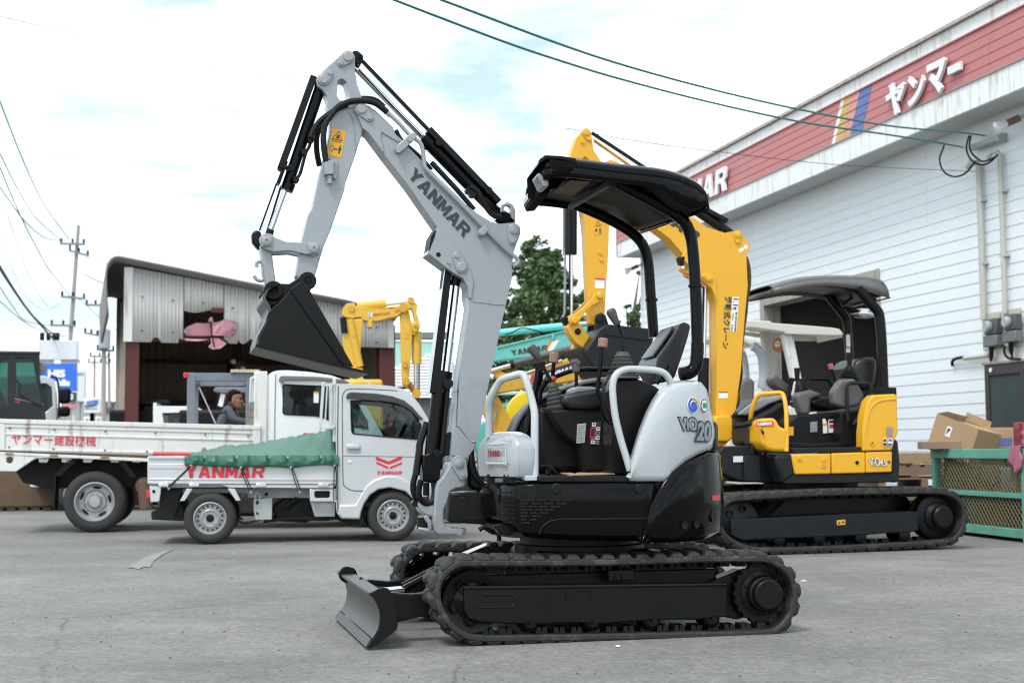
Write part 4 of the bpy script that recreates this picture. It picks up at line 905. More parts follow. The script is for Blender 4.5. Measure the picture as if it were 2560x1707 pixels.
mtp=[FU.pz('D',x,y,zz) for x,y in ((800,962),(1105,956),(1000,938),(880,934))]
cm=flat(MB(FU),mtp,.004);cmo=cm.build('floor_mat',CARD);tag(cmo,'brown cardboard sheet lying on the floor of the grey excavator','cardboard')
cm2=flat(MB(FU),[FU.pz('D',x,y,zz +.001) for x,y in ((690,938),(770,930),(830,958),(790,962))],.005);cmo=cm2.build('floor_mat',CARD);tag(cmo,'narrow cardboard offcut beside the pedal of the grey excavator','cardboard')
# ================================================================ yellow mini excavator on the right
FYC=Fr(2.93,14.09,18);FY=Fr(2.93,14.09,10);FYB=Fr(1.95,13.75,13)
YX=thing('mini_excavator','yellow mini excavator with grey canopy parked before the white warehouse','excavator',FY)
vY=-.97
BY=[(1000,925),(1400,916),(1720,913),(1850,928),(1925,985),(1953,1068),(1945,1150),(1900,1218),(1815,1254),(1400,1284),(900,1307),(560,1312),(420,1282),(320,1220),(266,1130),(268,1060),(310,1000),(400,962),(700,942)]
cy_ =FYC.ps('H',BY,vY);zmin =min(p.z for p in cy_);cy_ =[Vector((p.x,p.y,p.z -zmin +.043)) for p in cy_]
dzY=.043 -zmin
belt(FYC,'H',cy_,vY,vY +.38,.045,.125,.020,YX,RUB,lmin=.8,bw=.11)
belt(FYC,'H',[Vector((p.x,0,p.z)) for p in cy_],.59,.97,.045,.125,.020,YX,RUB,lmin=.8,bw=.11)
def HP(pts,v=vY,fr=FYC,dz=0): return [p +Vector((0,0,dz)) for p in fr.ps('H',pts,v)]
for sgn,(va,vb) in ((-1,(vY +.03,vY +.30)),(1,(.67,.94))):
    tfm=MB(FYC).prism(HP([(360,1105),(690,1090),(1200,1065),(1645,1050),(1645,1180),(1590,1195),(1400,1200),(1300,1210),(1000,1225),(700,1235),(440,1250),(362,1215)],dz=dzY),va,vb).build('track_frame',mat('dark blue grey paint',(.010,.011,.0135),.42,var=.15,spec=.22),YX,bevel=.012)
    for x,y,r in ((430,1120,.20),(1790,1085,.21)):
        c=FYC.p('H',x,y,vY)+Vector((0,0,dzY));c.y=(va +vb)/2
        k=MB(FYC).lathe(c -Vector((0,.09,0)),(0,1,0),[(r*.3,-.02),(r*.5,0),(r*.9,.01),(r,.02),(r,.05),(r*.8,.06),(r*.8,.12),(r,.13),(r,.16),(r*.5,.18),(0,.18)],32).build('idler_wheel' if x<1000 else 'drive_sprocket',BLK,YX)
        if x>1000: MB(FYC).lathe(c -Vector((0,.08,0)),(0,sgn,0),[(.14,0),(.14,.03),(.105,.06),(.105,.11),(.09,.125),(0,.125)],28).build('motor_hub',BLK,k)
        else:
            for a in range(5):
                t=a*1.257;q=c +Vector((math.cos(t)*.12,-.10,math.sin(t)*.12));MB(FYC).lathe(q,(0,-1,0),[(.035,-.02),(.035,.01),(.026,.01),(.026,-.02)],12).build('rim_ring',BLK,k)
    for x,y in ((700,1240),(975,1232),(1260,1222),(1560,1210)):
        c=FYC.p('H',x,y,vY)+Vector((0,0,dzY));c.y=va +.02
        MB(FYC).lathe(c,(0,1,0),[(.03,-.015),(.058,0),(.064,.02),(.05,.05),(.05,.18),(.064,.2),(.064,.22)],18).build('track_roller',BLK,YX)
    if sgn<0:
        q=HP([(1072,1108),(1130,1104),(1130,1138),(1072,1141)],va,dz=dzY);l_ =flat(MB(FYC),q,.003).build('warning_label',ORANGE,tfm)
        onq(q,[(.1,.2),(.4,.2),(.25,.8)],.004,DARKT,l_,FYC);onq(q,[(.55,.35),(.9,.35),(.9,.65),(.55,.65)],.004,DARKT,l_,FYC)
        for x,y in ((432,1226),(515,1224),(597,1221)):
            c=HP([(x,y)],va,dz=dzY)[0];MB(FYC).cyl(c -Vector((0,.004,0)),c +Vector((0,.01,0)),.011,10).build('hole_plug',BLKM,tfm)
mb=MB(FYC);mb.hexa([(-.9,-.6,.22),(.9,-.6,.22),(.9,.6,.22),(-.9,.6,.22),(-.6,-.6,.5),(.7,-.6,.5),(.7,.6,.5),(-.6,.6,.5)]);mb.build('undercarriage_body',BLK,YX,bevel=.02)
MB(FYC).lathe((0,0,.48),(0,0,1),[(.5,0),(.5,.08),(.46,.08),(.46,.2)],32).build('swing_bearing',BLK,YX)
MB(FYC).prism(HP([(330,960),(350,940),(420,880),(480,885),(500,930),(400,960)],-.3,dz=dzY),-.35,.35).build('blade_arm',BLK,YX,bevel=.01)
MB(FYC).cyl(HP([(310,955)],-.1,dz=dzY)[0],HP([(385,920)],-.1,dz=dzY)[0],.025,12).build('blade_cylinder',CHROME,YX)
mb=MB(FYC);mb.box(-1.75,-1.70,-.97,.97,.02,.42);mb.build('dozer_blade',BLK,YX,bevel=.01)
vU=-.90
def yp(name,pts,v0,v1,m_,bevel=.012,vw='H',par=YX,fr=FY,**kw): return MB(fr).prism(fr.ps(vw,pts,v0),v0,v1).build(name,m_,par,bevel=bevel,seg=3,**kw)
YD=mat('machine charcoal plastic',(.011,.012,.0135),.42,var=.15,spec=.25)
GP=mat('machine grey plastic',(.10,.098,.094),.5,var=.08)
yp('lower_frame',[(655,650),(760,640),(785,785),(1450,770),(1500,765),(1500,828),(1380,838),(720,848),(690,830)],vU +.01,.9,YD)
p1_ =yp('side_panel',[(762,646),(1032,638),(1032,777),(786,781)],vU -.01,vU +.1,YEL)
p2_ =yp('side_panel',[(1038,637),(1268,629),(1268,771),(1038,776)],vU -.01,vU +.1,YEL)
p3_ =yp('side_panel',[(1272,629),(1452,623),(1449,764),(1272,770)],vU -.015,vU +.1,YEL)
for pn,x,y,r in ((p1_,818,676,15),(p1_,980,686,15),(p1_,980,722,15),(p2_,1210,700,12),(p3_,1427,697,9)):
    c=FY.p('H',x,y,vU -.01);k=r*.0014;MB(FY).lathe(c,(0,-1,0),[(k,-.02),(k,.008),(k*.6,.01),(k*.5,.004),(0,.004)],14).build('bolt',YEL if pn is p1_ else BLKM,pn)
yp('lower_body',[(300,590),(480,585),(560,640),(655,645),(700,835),(440,835),(345,800),(262,760),(255,640)],-.62,.7,YD)
yp('front_corner',[(648,650),(765,640),(790,785),(700,845),(660,720)],vU,-.6,YD,.03)
yp('mount_plate',[(440,655),(550,650),(560,830),(440,830)],-.66,-.6,YD)
for j in range(5): yp('vent_bar',[(570,690 +j*24),(655,688 +j*24),(660,698 +j*24),(570,700 +j*24)],-.64,-.6,BLKM,.002)
flat(MB(FY),FY.ps('H',[(364,657),(430,655),(430,695),(364,698)],-.63),.003).build('name_plate',LAMPG,YX)
cvY=yp('engine_cover',[(1250,622),(1250,500),(1262,370),(1288,280),(1322,238),(1472,231),(1486,246),(1490,500),(1470,540),(1452,616)],vU -.02,vU +.14,YEL,.05)
MB(FY).tube(crom(FY.ps('H',[(1270,500),(1285,380),(1324,305),(1385,275),(1478,268)],vU -.018),4),.010,6).build('cover_bead',YEL,cvY)
for nm,pts,m_ in (('spec_plate',[(1415,458),(1453,455),(1453,515),(1415,517)],LIGHTG),): flat(MB(FY),FY.ps('H',pts,vU -.03),.004).build(nm,m_,cvY)
for x,m_ in ((1400,DARKT),(1437,BLUEP)):
    flat(MB(FY),FY.ps('H',ell(x,562,16,30),vU -.03),.004).build('sticker',WHITE,cvY);flat(MB(FY),FY.ps('H',ell(x,562,13,25),vU -.035),.004).build('sticker',m_,cvY)
    flat(MB(FY),FY.ps('H',[(x -12,556),(x +12,556),(x +12,568),(x -12,568)],vU -.04),.004).build('sticker',ORANGE if m_ is DARKT else WHITE,cvY)
c=FY.p('H',1312,567,vU -.02);MB(FY).lathe(c,(0,-1,0),[(.022,-.01),(.022,.01),(.012,.01),(.012,0),(0,0)],14).build('cover_lock',YEL,cvY)
MB(FY).prism(FY.ps('H',[(1440,640),(1456,560),(1476,530),(1496,560),(1508,690),(1503,835),(1440,838)],vU +.02),vU +.02,.9).build('counterweight',YD,YX,bevel=.05,seg=3)
yp('rear_body',[(1060,630),(1060,560),(1240,560),(1300,250),(1465,240),(1470,630)],-.5,.8,YD,.02)
for s_,m_,dep,bo in (('ViO',DARKT,.004,.05),('ViO',WHITE,.008,0)):
    mb=MB(FY);ftxt(mb,s_,FY.ps('H',[(1288,668),(1360,666),(1365,720),(1300,722)],vU -.02),dep,bo);mb.build('lettering',m_,p3_,smooth=0)
for s_,m_,dep,bo in (('45',DARKT,.004,.05),('45',WHITE,.008,0)):
    mb=MB(FY);ftxt(mb,s_,FY.ps('H',[(1362,682),(1416,680),(1410,719),(1358,721)],vU -.02),dep,bo);mb.build('lettering',m_,p3_,smooth=0)
yp('floor_step',[(765,600),(1250,592),(1255,632),(770,640)],vU +.01,.8,YD)
yp('floor_riser',[(740,560),(900,570),(1100,560),(1250,590),(765,602)],vU +.3,.8,BLKM)
fh=yp('front_hood',[(556,425),(590,396),(655,396),(692,462),(736,470),(738,628),(640,625),(590,610),(558,570)],vU,-.55,YEL,.04)
q=FY.ps('H',[(520,420),(635,414),(640,450),(522,456)],vU -.003);sq=flat(MB(FY),q,.003).build('sticker',RED,fh)
mb=MB(FY);word(mb,'YANMAR',[bil(q,a,b) for a,b in ((.04,.8),(.92,.8),(.90,.2),(.02,.2))],.006);mb.build('lettering',WHITE,sq,smooth=0)
rail('H',[(487,470),(484,390),(500,310),(540,238),(620,228),(692,225),(712,260),(726,340),(729,480),(728,625)],-.5,vU,.021,'hand_rail',YEL,FY,YX,4)
for k in range(3): rail('H',[(365,425 +k*14),(430,445),(490,415 +k*8),(530,405),(548,440),(535 -k*12,520),(510 -k*8,630),(500,650)],-.55 -k*.03,-.62,.022,'hose',HOSE,FY,YX,4)
rail('H',[(560,480),(575,520),(580,570),(585,640)],-.93,-.7,.012,'hose',HOSE,FY,YX,4)
yp('right_hood',[(395,372),(470,300),(560,258),(725,232),(750,300),(740,600),(480,585),(470,400)],.25,.85,YD,.05)
MB(FY).prism(FY.ps('H',[(398,372),(480,302),(560,258),(725,232),(735,262),(610,300),(520,350),(450,378)],.20),.18,.26).build('hood_trim',mat('pale grey plastic',(.42,.43,.44),.35),YX,bevel=.02)
yp('front_console',[(540,380),(640,330),(720,280),(760,380),(770,590),(500,585)],.0,.3,BLKM,.03)
yp('seat_base',[(740,560),(745,420),(800,370),(1090,365),(1100,440),(1100,590),(760,590)],-.40,.5,BLKM,.03)
yp('seat_side_panel',[(1100,360),(1250,340),(1250,600),(1100,590)],-.6,.5,BLKM,.01)
for nm,pts,m_ in (('spec_plate',[(890,422),(938,418),(938,490),(890,492)],LIGHTG),('warning_label',[(975,402),(990,400),(1006,432),(1006,498),(978,500)],WHITE),('warning_label',[(974,432),(1004,430),(1004,445),(974,447)],ORANGE),('warning_label',[(1013,408),(1060,404),(1064,494),(1016,496)],WHITE),('warning_label',[(1020,440),(1056,438),(1056,462),(1020,464)],RED),('warning_label',[(1018,412),(1056,410),(1056,428),(1018,430)],DARKT),('warning_label',[(738,456),(774,454),(776,514),(740,516)],ORANGE)):
    flat(MB(FY),FY.ps('H',pts,-.41),.004 +.002*(m_ in (ORANGE,RED,DARKT))).build(nm,m_,YX)
yp('seat_cushion',[(885,268),(960,248),(1100,248),(1135,270),(1130,330),(1040,345),(900,310)],-.30,.3,CUSH,.045)
yp('seat_back',[(1590,1110),(1625,1030),(1700,980),(1790,965),(1880,970),(1925,1000),(1930,1100),(1900,1310),(1840,1420),(1700,1430),(1620,1300)],-.25,.3,CUSH,.05,'c')
yp('left_console',[(790,238),(825,218),(900,202),(985,235),(900,270),(895,370),(830,376),(808,300)],-.35,-.2,GP,.03)
yp('monitor',[(626,128),(656,98),(765,182),(742,238),(640,172)],.15,.35,GP,.02)
yp('right_console',[(1045,215),(1100,132),(1195,125),(1265,240),(1225,312),(1130,330),(1050,300)],-.62,-.5,GP,.025)
for base,topp,v,lv in (((838,232),(808,138),-.2,[(808,140),(804,110),(800,75)]),((1150,118),(1158,35),-.48,[(1158,40),(1160,10),(1158,-30)])):
    a,b=FY.p('H',*base,v),FY.p('H',*topp,v);h=(b -a).length;pr=[(.10,0)]
    for i in range(5):
        r0=.095 -.012*i;pr+=[(r0,h*(i +.2)/6),(r0*.8,h*(i +.8)/6)]
    bt_ =MB(FY).lathe(a,b -a,pr +[(.03,h*.9),(.02,h),(0,h)],16).build('lever_boot',BLKM,YX)
    MB(FY).tube(FY.ps('H',lv,v),.012,8).build('lever_rod',BLK,bt_)
    q=FY.p('H',*lv[-1],v);MB(FY).cyl(q -Vector((0,0,.10)),q +Vector((0,0,.03)),.022,10,.030).build('lever_grip',BLKM,bt_)
lvr=MB(FY).tube(FY.ps('H',[(1088,205),(1060,130),(1030,40)],-.5),.014,8).build('control_lever',BLK,YX)
MB(FY).cyl(FY.p('H',1036,60,-.5),FY.p('H',1024,26,-.5),.026,10).build('lever_knob',mat('pink knob',(.40,.08,.12),.4),lvr)
MB(FY).tube(crom(FY.ps('H',[(700,440),(730,300),(765,140),(760,132)],.1),3),.022,8).build('pedestal_tube',BLK,YX)
MB(FY).tube(FY.ps('H',[(742,135),(830,135)],.1),.014,8).build('pedestal_bar',BLK,YX)
MB(FY).tube(crom(FY.ps('H',[(840,150),(862,125),(870,105)],.1),3),.012,8).build('control_lever',BLK,YX)
rail('H',[(880,132),(990,132),(1015,145),(1030,180)],.2,.2,.014,'guard_bar',BLK,FY,YX,4)
rail('H',[(1150,420),(1142,300),(1142,190),(1160,160),(1220,158),(1290,165),(1305,200)],-.66,-.66,.017,'arm_rest',YD,FY,YX,4)
rail('H',[(1320,235),(1285,290),(1245,360),(1205,420),(1190,445)],-.72,-.72,.026,'grab_bar',BLK,FY,YX,4)
CT=FY.ps('G',[(600,312),(690,285),(790,262),(950,248),(1150,248),(1250,254),(1325,276),(1362,325),(1368,365)],-.42)
CB=FY.ps('G',[(1366,378),(1330,372),(1280,352),(1180,324),(1000,300),(860,304),(700,336),(600,345)],-.42)
cg=mat('grey canopy plastic',(.12,.12,.118),.35,var=.06)
TC=crom(CT,3);mb=MB(FY);mb.grid([[Vector((p.x,v,p.z +dz)) for p in TC] for v,dz in ((-.42,-.01),(-.40,.02),(-.3,.04),(0,.045),(.36,.04),(.46,.02),(.48,-.01))])
for v in (-.42,.48): mb.grid([[Vector((p.x,v,p.z -.01)) for p in resample(TC,14)[0]],[Vector((p.x,v,p.z)) for p in resample(crom(CB[::-1],3),14)[0]]])
for i,j in ((0,-1),(-1,0)): mb.grid([[Vector((TC[i].x,v,TC[i].z -.01)) for v in (-.42,.48)],[Vector((CB[j].x,v,CB[j].z)) for v in (-.42,.48)]])
cr_ =mb.build('canopy_roof',cg,YX,smooth=50,recalc=True,solid=.015)
mb=MB(FY);mb.grid([[Vector((p.x,v,p.z +.03)) for p in crom(CB,2)] for v in (-.40,0,.46)]);mb.build('ceiling_panel',YD,cr_,solid=.01)
def ypost(pts,v,r): return MB(FY).tube(crom(FY.ps('c',pts,v),4),r,12).build('canopy_post',BLK,YX)
ypost([(1640,10),(1720,90),(1830,220),(1930,330),(1960,460),(1985,800),(2010,1420)],-.40,.050)
ypost([(1230,90),(1330,230),(1450,370),(1495,470),(1510,640),(1540,1050)],.40,.046)
MB(FY).tube(FY.ps('c',[(1430,250),(1620,90)],.2),.016,8).build('roof_brace',BLK,YX)
for y0,y1,m_ in ((645,662,ORANGE),(662,820,WHITE),(826,850,ORANGE),(850,912,WHITE),(918,942,ORANGE)): flat(MB(FY),FY.ps('c',[(1484,y0),(1538,y0),(1546,y1),(1490,y1)],.345),.003).build('post_label',m_,YX)
c=FY.p('c',2010,1440,-.40);MB(FY).box(c.x -.10,c.x +.09,-.50,-.3,c.z -.06,c.z +.03).build('post_foot',BLK,YX,bevel=.008)
c=FY.p('c',1730,355,.3);MB(FY).ball(c,.14,16,(1.05,.35,.38)).build('mirror',CHROME,YX)
vb=-.10
ybp=(FYB.ps('F',[(800,290),(850,258),(900,275),(940,320),(1290,600),(1400,642),(1480,700),(1600,738),(1650,728),(1690,720),(1722,760),(1765,815),(1760,850),(1735,890)],vb)
       +FYB.ps('S',[(1225,90),(1238,380),(1212,640),(1168,1240),(1122,1568)],vb)+FYB.ps('G',[(390,985),(362,1110),(335,1150),(235,1145),(232,1075)],vb)
       +FYB.ps('S',[(928,1440),(925,700),(926,560),(905,480),(870,400),(775,315)],vb)+FYB.ps('F',[(1375,1010),(1358,935),(1330,880),(1240,775),(1130,690),(930,500),(820,400),(790,330)],vb))
yb=MB(FYB).prism(ybp,vb,.10).build('boom',YEL,YX,bevel=.008)
MB(FYB).prism(FYB.ps('S',[(760,105),(890,235),(922,330),(928,560),(905,480),(870,400),(775,315),(700,220),(560,100),(620,20)],vb),vb -.012,vb +.002).build('doubler_plate',YEL,yb,bevel=.006)
stad(FYB,'F',[(1683,752,20),(1683,797,9)],vb,mat_=YEL,parent=yb);stad(FYB,'S',[(850,308,26),(800,284,12)],vb -.012,mat_=YEL,parent=yb)
c=FYB.p('F',1735,830,vb);MB(FYB).cyl(c -Vector((0,.003,0)),c +Vector((0,.01,0)),.022,16).build('lug_hole',LAMPG,yb)
def ytx(s,q,m_,dep=.003,bold=0.,vw='S'):
    mb=MB(FYB);ftxt(mb,s,FYB.ps(vw,q,vb),dep,bold);return mb.build('lettering',m_,yb,smooth=0)
ytx('移動式クレーン',[(1080,485),(1045,1010),(978,1005),(1003,482)],DARKT,.003,.03)
flat(MB(FYB),FYB.ps('S',[(1085,490),(1149,492),(1123,838),(1062,830)],vb),.003).build('capacity_label',WHITE,yb)
ytx('1.1t',[(1142,508),(1132,622),(1085,618),(1094,504)],DARKT,.006,.02);ytx('5.0m',[(1098,655),(1094,722),(1077,721),(1080,654)],DARKT,.006);ytx('0.29t',[(1090,765),(1084,826),(1066,825),(1071,764)],DARKT,.006)
ytx('最大作業半径 定格荷重',[(1131,640),(1117,832),(1101,831),(1113,639)],DARKT,.006)
flat(MB(FYB),FYB.ps('S',[(945,1438),(1038,1436),(1038,1500),(945,1502)],vb),.003).build('pictogram_label',WHITE,yb);flat(MB(FYB),FYB.ps('S',[(945,1438),(1038,1436),(1038,1445),(945,1447)],vb),.005).build('pictogram_label',DARKT,yb)
flat(MB(FYB),FYB.ps('F',[(1688,848),(1715,832),(1724,850),(1697,868)],vb),.003).build('sticker',WHITE,yb)
mb=MB(FYB);word(mb,'YANMAR',FYB.ps('F',[(930,395),(1445,745),(1405,800),(890,440)],vb),.004);mb.build('lettering',DARKT,yb,smooth=0)
MB(FYB).tube(crom(FYB.ps('S',[(1215,90),(1245,200),(1250,360),(1225,500),(1215,640),(1180,900),(1155,1240)],.0),4),.022,10).build('hose',mat('olive hose sleeve',(.09,.08,.02),.7),yb)
for k in range(2): MB(FYB).tube(crom(FYB.ps('S',[(1160,1100),(1175,1250),(1150,1400),(1140,1560),(1100,1600)],-.08 +.06*k),4),.014,8).build('hose',HOSE,yb)
yl=MB(FYB).prism(FYB.ps('S',[(545,90),(615,80),(600,185),(575,185)],-.12),-.12,-.02).build('boom_lamp',BLKM,YX,bevel=.015)
MB(FYB).prism(FYB.ps('S',[(572,180),(604,180),(604,205),(578,205)],-.12),-.118,-.03).build('lens',LAMPG,yl)
MB(FYB).tube(crom(FYB.ps('S',[(560,180),(555,220),(600,240),(660,250)],-.06),3),.016,8).build('lamp_bracket',YEL,yl)
rod(FYB,FYB.p('S',812,360,0),FYB.p('S',792,1110,0),.024,'boom_rod',CHROME,YX);rod(FYB,FYB.p('S',796,380,-.05),FYB.p('S',776,1110,-.05),.010,'guide_rod',BLK,YX)
rod(FYB,FYB.p('S',794,1100,0),FYB.p('G',150,1330,0),.055,'boom_cylinder',BLKM,YX,18)
MB(FYB).prism(FYB.ps('H',[(238,395),(255,378),(345,375),(362,400),(362,535),(330,560),(245,555)],-.2),-.2,.2).build('swing_head',YEL,YX,bevel=.02)
MB(FYB).prism(FYB.ps('H',[(235,540),(330,550),(330,565),(262,600),(243,650),(246,735),(290,762),(345,760),(345,820),(265,816),(235,765),(220,650)],-.14),-.14,.14).build('swing_post',YEL,YX,bevel=.015)
va=-.075
yst=FYB.ps('F',[(662,75),(690,57),(718,66),(730,110),(745,200),(790,265),(855,330),(848,640),(838,900)],va)+FYB.ps('a',[(1464,0),(1432,640),(1300,860),(1200,884),(1155,850),(1130,560),(1100,300),(1086,0)],va)+FYB.ps('F',[(690,760),(678,640),(640,420),(585,300),(585,255),(600,200),(628,120)],va)
ysk=MB(FYB).prism(yst,va,.075,[FYB.ps('F',[(664,300),(666,258),(688,240),(712,262),(730,296),(735,330),(690,340)],va)]).build('stick',YEL,YX,bevel=.006)
stad(FYB,'F',[(693,85,22),(712,127,9)],va,mat_=YEL,parent=ysk)
for x,y in ((670,145),(630,245),(785,868),(792,912)):
    c=FYB.p('F',x,y,va);MB(FYB).cyl(c +Vector((0,.01,0)),c -Vector((0,.015,0)),.018,10).build('bolt',YEL,ysk)
flat(MB(FYB),FYB.ps('F',[(751,1032),(814,1035),(810,1102),(750,1098)],va),.003).build('instruction_label',WHITE,ysk);flat(MB(FYB),FYB.ps('F',[(751,1032),(814,1035),(813,1046),(751,1043)],va),.005).build('instruction_label',RED,ysk)
wq=FYB.ps('F',[(750,655),(794,657),(792,752),(748,750)],va);wl_ =flat(MB(FYB),wq,.003).build('warning_sticker',ORANGE,ysk)
onq(wq,[(.1,.6),(.9,.6),(.5,.95)],.004,DARKT,wl_,FYB);onq(wq,[(.22,.64),(.78,.64),(.5,.87)],.005,ORANGE,wl_,FYB);onq(wq,[(.1,.2),(.35,.2),(.35,.4),(.1,.4)],.004,DARKT,wl_,FYB);onq(wq,[(.7,.1),(.9,.1),(.9,.45),(.7,.45)],.004,DARKT,wl_,FYB)
ycl=rod(FYB,FYB.p('F',608,300,0),FYB.p('F',606,880,0),.040,'bucket_cylinder',BLKM,YX,18)
MB(FYB).beam(FYB.p('F',566,400,0),FYB.p('F',568,880,0),.09,.055,(-1,0,0)).build('cylinder_guard',YD,ycl,bevel=.006)
rod(FYB,FYB.p('a',768,-620,0),FYB.p('a',772,690,0),.017,'rod',CHROME,ycl);rod(FYB,FYB.p('a',735,-620,-.03),FYB.p('a',738,690,-.03),.006,'guide_rod',BLK,ycl)
MB(FYB).tube(FYB.ps('a',[(652,-620),(640,640),(600,740)],-.02),.011,8).build('guard_rail',LIGHTG,ycl)
MB(FYB).prism(FYB.ps('a',[(590,740),(650,700),(720,740),(740,890),(690,890),(610,800)],-.05),-.05,.05).build('rod_end',BLKM,ycl,bevel=.01)
rod(FYB,FYB.p('F',745,135,0),FYB.p('F',1250,490,0),.016,'arm_rod',CHROME,YX);MB(FYB).beam(FYB.p('F',730,85,0),FYB.p('F',1110,335,0),.04,.025,(0,0,1)).build('guard_rail',BLK,YX);rod(FYB,FYB.p('F',1180,440,0),FYB.p('F',1640,745,0),.045,'arm_cylinder',BLKM,YX)
MB(FYB).beam(FYB.p('F',1300,500,0),FYB.p('F',1605,665,0),.12,.04,(0,0,1)).build('cylinder_guard',BLK,YX)
for dv in (-.03,.03): rod(FYB,FYB.p('F',735,120,dv),FYB.p('F',1200,450,dv),.006,'pilot_pipe',YEL,YX)
lk=FYB.ps('a',[(715,780),(740,700),(850,660),(1000,540),(1160,380),(1230,265),(1325,225),(1400,270),(1392,350),(1300,440),(1150,520),(1030,640),(960,760),(900,850),(830,880),(745,855)],-.13)
for a in (-.13,.10):
    l1=MB(FYB).prism(lk,a,a +.03).build('bucket_link',YEL,YX,bevel=.005)
    for x,y in ((828,790),(1328,305)):
        c=FYB.p('a',x,y,-.13);c.y=a;MB(FYB).lathe(c,(0,-1,0),[(.032,0),(.032,.02),(.024,.026),(0,.026)],16).build('pin',YEL,l1)
MB(FYB).prism(FYB.ps('a',[(715,850),(760,868),(925,835),(1165,1150),(1090,1230),(1118,1392),(1050,1380),(865,1230),(735,1040),(695,920)],-.08),-.08,.08).build('tipping_link',YEL,YX,bevel=.008)
c=FYB.p('a',895,1008,-.08);MB(FYB).lathe(c,(0,-1,0),[(.03,-.01),(.03,.01),(.022,.02),(0,.02)],16).build('plug',BLKM,YX)
ybk=MB(FYB).prism(FYB.ps('a',[(1320,960),(1420,895),(1500,862),(2290,950),(2420,1000),(2300,1500),(1900,1950),(1300,1880),(1000,1440),(960,1290),(1060,1380)],-.30),-.30,.30).build('bucket',YD,YX,bevel=.02)
MB(FYB).prism(FYB.ps('a',[(1400,1075),(1500,870),(2290,955),(2290,1190)],-.30),-.312,-.28).build('side_cutter',YD,ybk,bevel=.004)
ear=FYB.ps('a',[(1235,760),(1258,680),(1350,638),(1440,680),(1500,870),(1400,980),(1330,1150),(1330,1500),(1240,1440),(1130,1400),(1085,1290),(1120,1190),(1210,1120),(1232,900)],-.13)
for a in (-.14,.11):
    e1=MB(FYB).prism(ear,a,a +.03).build('bucket_ear',YD,ybk,bevel=.006)
for x,y in ((1352,745),(1205,1272)):
    c=FYB.p('a',x,y,-.14);MB(FYB).lathe(c,(0,-1,0),[(.045,0),(.045,.02),(.02,.025),(.016,.018),(0,.018)],16).build('pin',YD,ybk);MB(FYB).cyl(c,c +Vector((0,.28,0)),.035,12).build('pin',YD,ybk)
# ================================================================ machines standing behind
FW=Fr(3.6,17.0,8)
WX=thing('canopied_carrier','old crawler machine with mossy white canopy behind the yellow excavator','crawler machine',FW)
MOSS=mat('mossy white plastic',(.60,.60,.54),.6,var=.06,dirt=.3,dcol=(.33,.33,.20))
cn2=MB(FW).prism(FW.ps('c',[(70,446),(430,464),(450,488),(930,524),(1280,553),(1400,575),(1455,652),(1372,666),(645,645),(610,612),(150,550),(60,566)],-.5),-.5,-.44).build('canopy_edge',MOSS,WX,bevel=.01)
ct=FW.ps('c',[(70,446),(430,464),(450,488),(930,524),(1280,553),(1400,575),(1455,652)],-.5)
MB(FW).prism(ct +[p -Vector((0,0,.03)) for p in ct[::-1]],-.45,.38).build('canopy_roof',MOSS,WX)
MB(FW).prism([p -Vector((0,0,.0)) for p in FW.ps('c',[(1455,652),(1400,600),(640,560),(150,500),(150,550),(610,612),(645,645),(1372,666)],-.5)],.33,.38).build('canopy_edge',MOSS,WX)
MB(FW).prism(FW.ps('c',[(600,640),(742,652),(872,1292),(760,1500),(745,1292)],-.42),-.42,-.30).build('canopy_post',WBED,WX,bevel=.01)
MB(FW).prism(FW.ps('c',[(305,590),(432,600),(500,1300),(520,1568),(400,1500),(345,800)],.2),.2,.32).build('canopy_post',mat('grey white paint',(.45,.44,.42),.6),WX,bevel=.01)
rail('c',[(170,810),(250,860),(305,960),(325,1100),(330,1250),(300,1400)],-.2,-.2,.055,'roll_bar',mat('grey blue paint',(.36,.38,.40),.45),FW,WX,4)
rail('c',[(20,900),(50,1000),(72,1150),(80,1300)],.3,.3,.05,'roll_bar',mat('grey blue paint',(.36,.38,.40),.45),FW,WX,4)
MB(FW).prism(FW.ps('c',[(0,1360),(50,1270),(110,1255),(190,1262),(216,1330),(205,1640),(0,1640)],-.35),-.35,.1).build('seat_back',mat('worn brown vinyl',(.11,.10,.095),.6),WX,bevel=.04,seg=3)
q=FW.ps('c',ell(545,800,92,98),-.2);dk=MB(FW).prism(q,-.2,-.17).build('warning_disc',mat('faded orange',(.42,.17,.08),.6),WX)
MB(FW).prism(FW.ps('c',ell(525,782,44,44),-.205),-.205,-.198).build('sticker',WHITE,dk);MB(FW).prism(FW.ps('c',[(484,772),(566,772),(566,786),(484,786)],-.208),-.208,-.204).build('sticker',TEAL,dk)
b0=FW.p('c',-200,1650,-.5);b1=FW.p('c',1500,1650,-.5)
MB(FW).box(b0.x,b1.x,-.55,.5,.45,b0.z).build('body',WBED,WX,bevel=.03)
for v in (-.7,.35): MB(FW).prism([Vector((a,0,b)) for a,b in ((b0.x,.25),(b0.x +.2,.03),(b1.x -.2,.03),(b1.x,.25),(b1.x -.1,.45),(b0.x +.1,.45))],v,v +.3).build('crawler_track',RUB,WX,bevel=.03)
FW2=Fr(3.0,18.5,5)
W2=thing('canopied_carrier','partly hidden machine whose small pale canopy shows just left of the mossy white one','crawler machine',FW2)
ct=FW2.ps('c',[(-420,640),(-100,650),(60,678),(230,700),(310,770),(180,812),(20,740),(-420,730)],-.4)
MB(FW2).prism(ct,-.4,.4).build('canopy_roof',MOSS,W2,bevel=.02)
for x in (-60,-350): c=FW2.p('c',x,720,0);MB(FW2).box(c.x -.04,c.x +.04,-.3,-.22,.7,c.z).build('canopy_post',WBED,W2)
